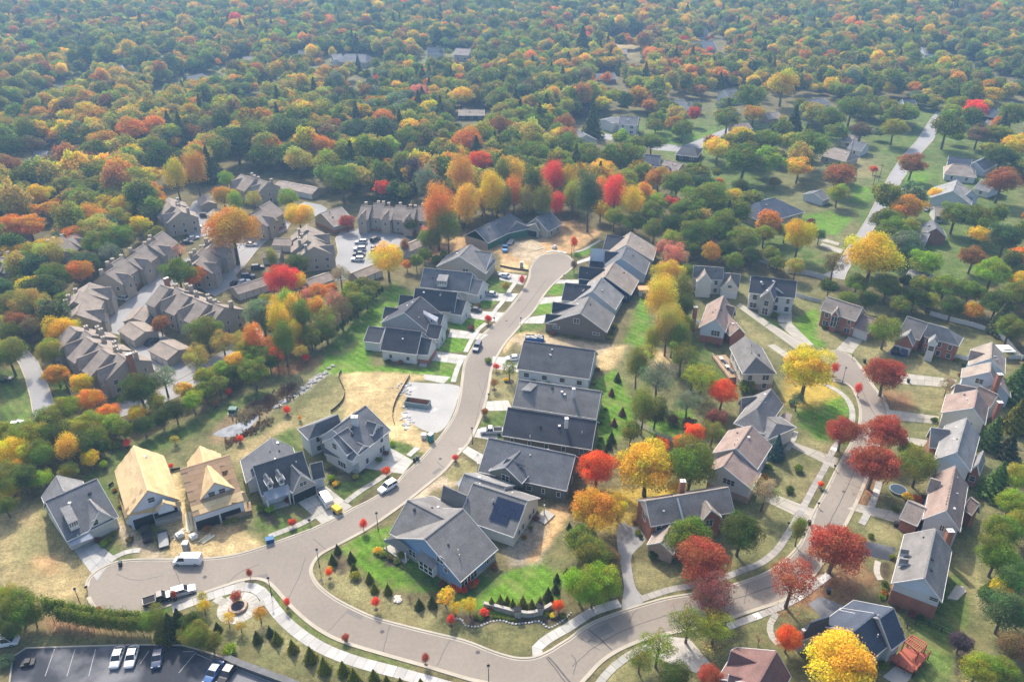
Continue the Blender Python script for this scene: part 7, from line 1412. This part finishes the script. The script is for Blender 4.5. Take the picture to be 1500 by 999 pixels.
for px, c_, lab in [((177,828),(.05,.06,.06),'dark wheeled bin at the kerb beside the slate-blue house drive'), ((607,675),(.03,.03,.04),'left wheeled bin at the kerb of the tall white house'), ((612,673),(.06,.07,.08),'right wheeled bin at the kerb of the tall white house'), ((1266,531),(.03,.03,.03),'black wheeled bin at the court kerb'), ((1185,768),(.03,.03,.03),'black wheeled bin by the red-and-green tree'), ((1330,560),(.03,.03,.03),'black wheeled bin on the drive right of the big oak'), ((1311,770),(.03,.03,.03),'left of three black bins by the brick garage'), ((1315,771),(.03,.03,.03),'middle of three black bins by the brick garage'), ((1319,772),(.03,.03,.03),'right of three black bins by the brick garage'), ((1213,868),(.05,.06,.08),'grey wheeled bin beside the neighbour drive, bottom right')]:
    r_ = empty('wheeled_bin', P(*px), rnd.uniform(-.3, .3), label=lab, cat='bin', group='wheeled bins by the drives'); inst('bin_body', bb, r_, color=c_); inst('lid', bl, r_, color=tuple(x * 1.5 for x in c_)); inst('wheel', bw, r_)
for px, h_, lab in [((1278,277),9,'wooden utility pole left of the distant street'), ((1287,266),8,'wooden utility pole by the small orange tree'), ((1316,292),9,'wooden utility pole right of the distant street'), ((940,216),9,'utility pole before the white colonial house'), ((1245,232),10,'utility pole behind the ranch house')]:
    r_ = empty('utility_pole', P(*px), .3, label=lab, cat='utility pole', group='wooden utility poles'); MB().tube((0, 0, 0), (0, 0, h_), .15, .1).build('post', M_bark, r_); MB().box(-1.1, 1.1, -.06, .06, h_ - .7, h_ - .55).build('cross_arm', M_bark, r_)

# fences
def rail_fence(pxs, label, h_=1.3, m=M_trim, solid=False, post=2.4, name='fence', rails=3, cat='fence', h0=0):
    l = resample(smooth_line(W(pxs), 3), post); root = empty(name, l[0], label=label, cat=cat); o0 = l[0]
    pm = MB().box(-.07, .07, -.07, .07, 0, h_ + .08).mesh('post', m)
    for p in l: inst('post', pm, root, p - o0)
    for a, b in zip(l, l[1:]):
        a_, b_ = a - o0, b - o0
        if solid: MB().beam(a_ + Vector((0, 0, h_ / 2 + .04)), b_ + Vector((0, 0, h_ / 2 + .04)), .05, h_ - .06).build('panel', m, root)
        else:
            for k in range(rails): z = h_ * (k + 1) / rails - .08; MB().beam(a_ + Vector((0, 0, z)), b_ + Vector((0, 0, z)), .05, .14).build('rail', m, root)
    return root
rail_fence([(930,618),(940,626),(955,634),(972,642),(990,650)], 'white three-rail fence curving between two green back gardens')
rail_fence([(1362,462),(1395,472),(1425,479),(1455,490),(1475,504),(1486,518),(1496,528)], 'long white fence curving behind the red-brick and grey-brown roofed houses', 1.6, solid=True)
rail_fence([(1386,522),(1402,526),(1418,528)], 'short white fence joining the red-brick house to its neighbour', 1.4, solid=True); rail_fence([(1478,526),(1500,526)], 'white fence piece at the right edge beside the white canopy', 1.4, solid=True)
GF = mat('grey_vinyl', (.42, .45, .50), .6, .05)
rail_fence([(1098,380),(1116,385),(1136,394)], 'grey panel fence behind the cream shuttered house', 1.9, GF, True); rail_fence([(1154,400),(1180,403),(1206,410)], 'grey panel fence behind the arched white house', 1.9, GF, True); rail_fence([(1166,434),(1184,440),(1202,444)], 'low grey fence between the arched white house and the tan-roofed brick house', 1.3, GF, True)
def silt(pxs, lab): rail_fence(pxs, lab, .75, M_black, True, 1.8, 'silt_fence')
silt([(485,604),(495,596),(503,586),(505,574),(500,562),(496,552),(500,545)], 'curving black silt fence left of the straw plot'); silt([(578,622),(575,606),(580,588),(590,570),(600,552)], 'black silt fence between the straw plot and the gravel pad'); silt([(733,391),(752,395),(774,398)], 'black silt fence below the orange bank at the street head'); silt([(160,713),(166,709)], 'short black silt fence left of the plywood house'); silt([(252,690),(264,688)], 'short black silt fence between the unfinished houses')
rail_fence([(1328,920),(1346,913),(1370,922),(1398,935)], 'thin black garden fence behind the triangular-dormer house', 1.2, M_black, False, 2.2, 'fence', 2)
rail_fence([(80,528),(92,550),(110,590),(146,0)][:3], 'weathered timber fence along the green strip by the hillside road', 1.5, M_wood, True)
# low retaining wall by the car park
def block_wall(pxs, label, h_=1.0, w_=.45, m=M_stone, step=1.1, name='stone_wall', cap=True, hs=None):
    l = resample(smooth_line(W(pxs), 3), step); root = empty(name, l[0], label=label, cat='wall'); o0 = l[0]
    for k, (a, b) in enumerate(zip(l, l[1:])):
        a_, b_ = (a - o0), (b - o0); d_ = (b_ - a_).normalized() * .02; hh = h_
        for c_ in range(2): z = hh * (c_ + .5) / 2; MB().beam(a_ + d_ + Vector((0, 0, z)), b_ - d_ + Vector((0, 0, z)), w_ + rnd.uniform(-.05, .05), hh / 2 - .03).build('stone', M_obj, root).color = (*(x * rnd.uniform(.75, 1.15) for x in (.36, .31, .25)), 1)
        if cap: MB().beam(a_ + Vector((0, 0, hh + .05)), b_ + Vector((0, 0, hh + .05)), w_ + .15, .1).build('coping', M_conc, root)
    return root
block_wall([(709,889),(730,894),(757,901),(778,903),(796,897),(808,890)], 'curved dry-stone wall in front of the row of conifers', 1.2, .5)
for px, lab in [((758,903),'left stone pier of the curved wall'), ((791,898),'right stone pier of the curved wall')]:
    r_ = empty('stone_pier', P(*px), .1, label=lab, cat='pier'); [MB().box(-.55, .55, -.55, .55, .5 * k + .01, .5 * k + .48).build('stone', M_stone, r_) for k in range(4)]; MB().box(-.65, .65, -.65, .65, 2.0, 2.15).build('coping', M_dark, r_)
rail = [(330,966),(352,976),(390,990),(425,1003),(450,1014)]
r_ = empty('retaining_wall', P(*rail[0]), label='dark low retaining wall between the car park and the evergreen garden', cat='wall'); mb = MB(); strip_solid(mb, [p - P(*rail[0]) for p in smooth_line(W(rail), 3)], -.5, .5, 0, 1.0); mb.build('wall_face', mat('dark_block', (.09, .09, .09), .9, .2), r_); mb = MB(); strip_solid(mb, [p - P(*rail[0]) for p in smooth_line(W(rail), 3)], -.6, .6, 1.0, 1.1); mb.build('coping', mat('dark_block2', (.13, .13, .13), .9, .2), r_)
# planter in the roundel
r_ = empty('round_planter', P(349,890), label='round stone planter with dark bowl in the middle of the paved roundel', cat='planter')
for k in range(18):
    t0, t1 = 2 * math.pi * k / 18, 2 * math.pi * (k + .93) / 18
    for c_ in range(2): MB().prism([Vector((math.cos(t) * q_, math.sin(t) * q_, .3 * (c_ + 1))) for q_, t in ((1.25, t0), (1.7, t0), (1.7, t1), (1.25, t1))], .28).build('stone', M_obj, r_).color = (*(x * rnd.uniform(.8, 1.15) for x in (.42, .33, .24)), 1)
MB().tube((0, 0, 0), (0, 0, .35), 1.24, seg=20).build('soil', mat('dark_soil', (.05, .05, .055), .9), r_)
# rocks
def rock_mesh(seed):
    bm = bmesh.new(); bmesh.ops.create_icosphere(bm, subdivisions=1, radius=1.0); rg = random.Random(seed)
    for v_ in bm.verts: v_.co *= rg.uniform(.75, 1.2); v_.co.z *= .6
    me = bpy.data.meshes.new('rock'); bm.to_mesh(me); bm.free(); me.materials.append(M_obj); return me
RK = [rock_mesh(k) for k in range(4)]
edge = resample(smooth_line(W([(664,906),(676,908),(682,916),(700,918),(718,911),(736,909),(752,914),(775,912),(790,910),(800,918),(808,919),(826,908),(836,898)]), 4), .62)
for k, p in enumerate(edge[:150]):
    o = inst('rock', RK[k % 4], None, (p.x, p.y, .1), rnd.uniform(0, 6), (.42 * rnd.uniform(.7, 1.1),) * 3, (rnd.uniform(.2, .32),) * 3, label='pale rock in the edging of the stone wall bed', cat='rock', group='pale rocks edging the stone wall bed')
for k in range(14):
    p = P(583 + rnd.uniform(-6, 6), 877 + rnd.uniform(-5, 5)); inst('rock', RK[k % 4], None, (p.x, p.y, .1), rnd.uniform(0, 6), (.5, .46, .4), (rnd.uniform(.3, .6),) * 3, label='rock in the round heap on the corner lawn slope', cat='rock', group='rocks heaped on the corner lawn slope')
for k in range(70):
    t = rnd.random(); p = P(400 + 88 * t + rnd.uniform(-3, 3), 600 - 62 * t + rnd.uniform(-3, 3)); g_ = rnd.uniform(.24, .38); inst('rock', RK[k % 4], None, (p.x, p.y, .1), rnd.uniform(0, 6), (g_, g_ * .96, g_ * .9), (rnd.uniform(.3, .75),) * 3, label='loose rock in the rocky drainage channel above the straw plot', cat='rock', group='rocks of the drainage channel')
for k in range(60):
    a_ = rnd.choice([((318,640),(375,600)), ((336,668),(395,640))]) if False else ((592 + rnd.gauss(0, 6), 570 + rnd.gauss(0, 5)) if k % 2 else (596 + rnd.gauss(0, 4), 612 + rnd.gauss(0, 9))); p = P(*a_); g_ = rnd.uniform(.34, .48); inst('rubble_lump', RK[k % 4], None, (p.x, p.y, .06), rnd.uniform(0, 6), (g_, g_ * .97, g_ * .9), (rnd.uniform(.25, .6),) * 3, label='pale lump of limestone rubble at the edge of the gravel pad', cat='rubble', group='pale rubble at the gravel pad')
# reeds and rough growth round the pond
mb = MB()
for k in range(1500):
    t = rnd.random(); u = 352 + 84 * t + rnd.gauss(0, 5); v_ = 613 - 46 * t + rnd.gauss(0, 4.5)
    if k % 5 == 0: u = 330 + 70 * t; v_ = 652 - 36 * t + rnd.gauss(0, 2.5)
    p = P(u, v_); h_ = rnd.uniform(.4, 1.1); a_ = rnd.uniform(0, 3.14); dx, dy = math.cos(a_) * .22, math.sin(a_) * .22; ox, oy = rnd.gauss(0, .2), rnd.gauss(0, .2)
    mb.poly([(p.x - dx, p.y - dy, 0), (p.x + dx, p.y + dy, 0), (p.x + dx + ox, p.y + dy + oy, h_), (p.x - dx + ox, p.y - dy + oy, h_)])
mb.build('reeds', mat('dry_reeds', (.26, .16, .085), .95, .2, .25, .2, 3, col2=(.38, .31, .17)), kind='stuff')
# garden odds: trampoline, parasol, deck furniture
r_ = empty('trampoline', P(1315,719), label='round dark blue trampoline on the leafy front lawn', cat='trampoline'); MB().tube((0, 0, .45), (0, 0, .5), 1.7, seg=20).build('mat', M_obj, r_).color = (.03, .06, .1, 1)
mbr = MB(); [mbr.beam((1.8 * math.cos(t), 1.8 * math.sin(t), .52), (1.8 * math.cos(t + .33), 1.8 * math.sin(t + .33), .52), .25, .06) for t in [k * .314 for k in range(20)]]; mbr.build('rim', M_metal, r_); [MB().tube((1.7 * math.cos(t), 1.7 * math.sin(t), 0), (1.7 * math.cos(t), 1.7 * math.sin(t), .5), .05).build('leg', M_metal, r_) for t in (0, 1.57, 3.14, 4.71)]
def parasol(px, col, lab):
    r_ = empty('parasol', P(*px), label=lab, cat='parasol'); MB().tube((0, 0, 0), (0, 0, 2.5), .04).build('pole', M_metal, r_); MB().tube((0, 0, 2.2), (0, 0, 2.8), 1.6, .05, 8).build('canopy', M_obj, r_).color = (*col, 1)
parasol((1017,480), (.6,.55,.5), 'pale parasol on the patio of the blue-gabled house'); parasol((824,718), (.35,.33,.5), 'grey parasol behind the olive-walled house')
dk = empty('rear_deck', P(1064,540), R(100), label='narrow rear deck along the cream hip-ended house', cat='deck'); MB().box(-6, 6, -2.2, 2.0, 0, .9).build('deck_floor', M_wood, dk); [MB().box(-6, 6, y - .04, y + .04, 1.7, 1.8).build('railing', M_trim, dk) for y in (2.0,)]
for k, (x, y) in enumerate([(-3, 0), (-1, .4), (1.5, -.2), (3.5, .3)]):
    p = dk.matrix_basis @ Vector((x, y, .9)); t_ = empty('deck_table' if k % 2 else 'deck_sofa', p, R(100), label=['grey sofa at the near end of the rear deck', 'white table beside the grey sofa on the deck', 'dark sofa in the middle of the rear deck', 'white table at the far end of the rear deck'][k], cat='table' if k % 2 else 'sofa')
    if k % 2: MB().box(-.8, .8, -.5, .5, .65, .72).build('tabletop', M_trim, t_); [MB().box(a - .04, a + .04, b - .04, b + .04, 0, .65).build('leg', M_metal, t_) for a in (-.7, .7) for b in (-.4, .4)]
    else: MB().box(-.9, .9, -.45, .45, .1, .45).build('seat', M_obj, t_).color = (.12, .13, .15, 1); MB().box(-.9, .9, .3, .45, .45, .9).build('backrest', M_obj, t_).color = (.12, .13, .15, 1)
# ============================================================ labels of trees
def landmark(u, v_):
    b = min(LAND, key=lambda L: (L[0] - u) ** 2 + ((L[1] - v_) * 1.25) ** 2); dx, dy = u - b[0], v_ - b[1]
    if abs(dx) < 16 and abs(dy) < 12: return 'beside ' + b[2]
    if abs(dx) > abs(dy) * 1.1: return ('right of ' if dx > 0 else 'left of ') + b[2]
    return ('in front of ' if dy > 0 else 'behind ') + b[2]
ORD = ['leftmost', 'second from left', 'third from left', 'fourth from left', 'fifth from left', 'sixth from left', 'seventh from left', 'eighth from left', 'ninth from left', 'tenth from left', 'eleventh from left', 'twelfth from left']
buckets = {}
for root, s, cn, form, u, v_, kind in CLR:
    if root.get('group'): 
        nm = {'dark narrow evergreens edging the bright green bank': 'narrow dark evergreen in the row edging the bright green bank', 'evergreen hedge between the cul-de-sac and car park': 'upright evergreen in the hedge between the cul-de-sac and the car park', 'clipped round shrubs below the curved stone wall': 'small clipped round shrub in the line below the curved stone wall'}[root['group']]
        root['label'] = nm; continue
    noun = 'shrub' if kind in ('bush', 'bare') else ('tree' if 'evergreen' not in form else '')
    sz = 'small ' if s < 2.2 and kind not in ('bush', 'bare') else ('big ' if s > 6.5 else '')
    lab = ' '.join(f'{sz}{cn} {form} {noun} {landmark(u, v_)}'.split()); buckets.setdefault(lab, []).append((u, v_, s, root))
for lab, L in buckets.items():
    if len(L) == 1: L[0][3]['label'] = lab; continue
    L.sort(key=lambda t: t[0])
    for k, t in enumerate(L):
        if len(L) == 2: t[3]['label'] = lab + (', the left one' if k == 0 else ', the right one')
        else: t[3]['label'] = lab + ', ' + (ORD[min(k, 11)] if k < len(L) - 1 else 'rightmost')
# ============================================================ the air
def haze_box():
    mb = MB().box(-5600, 5600, -2300, 10900, -1.0, 124.0)
    m = bpy.data.materials.new('haze_air'); m.use_nodes = True; n, l = nodes(m); n.clear()
    out = n.new('ShaderNodeOutputMaterial'); v_ = n.new('ShaderNodeVolumePrincipled')
    v_.inputs['Color'].default_value = (0.35, 0.62, 1.0, 1); v_.inputs['Density'].default_value = HAZE; v_.inputs['Anisotropy'].default_value = 0.3
    l.new(v_.outputs[0], out.inputs['Volume'])
    o = mb.build('haze', m, kind='stuff'); return o
HAZE = 0.00026
haze_box()
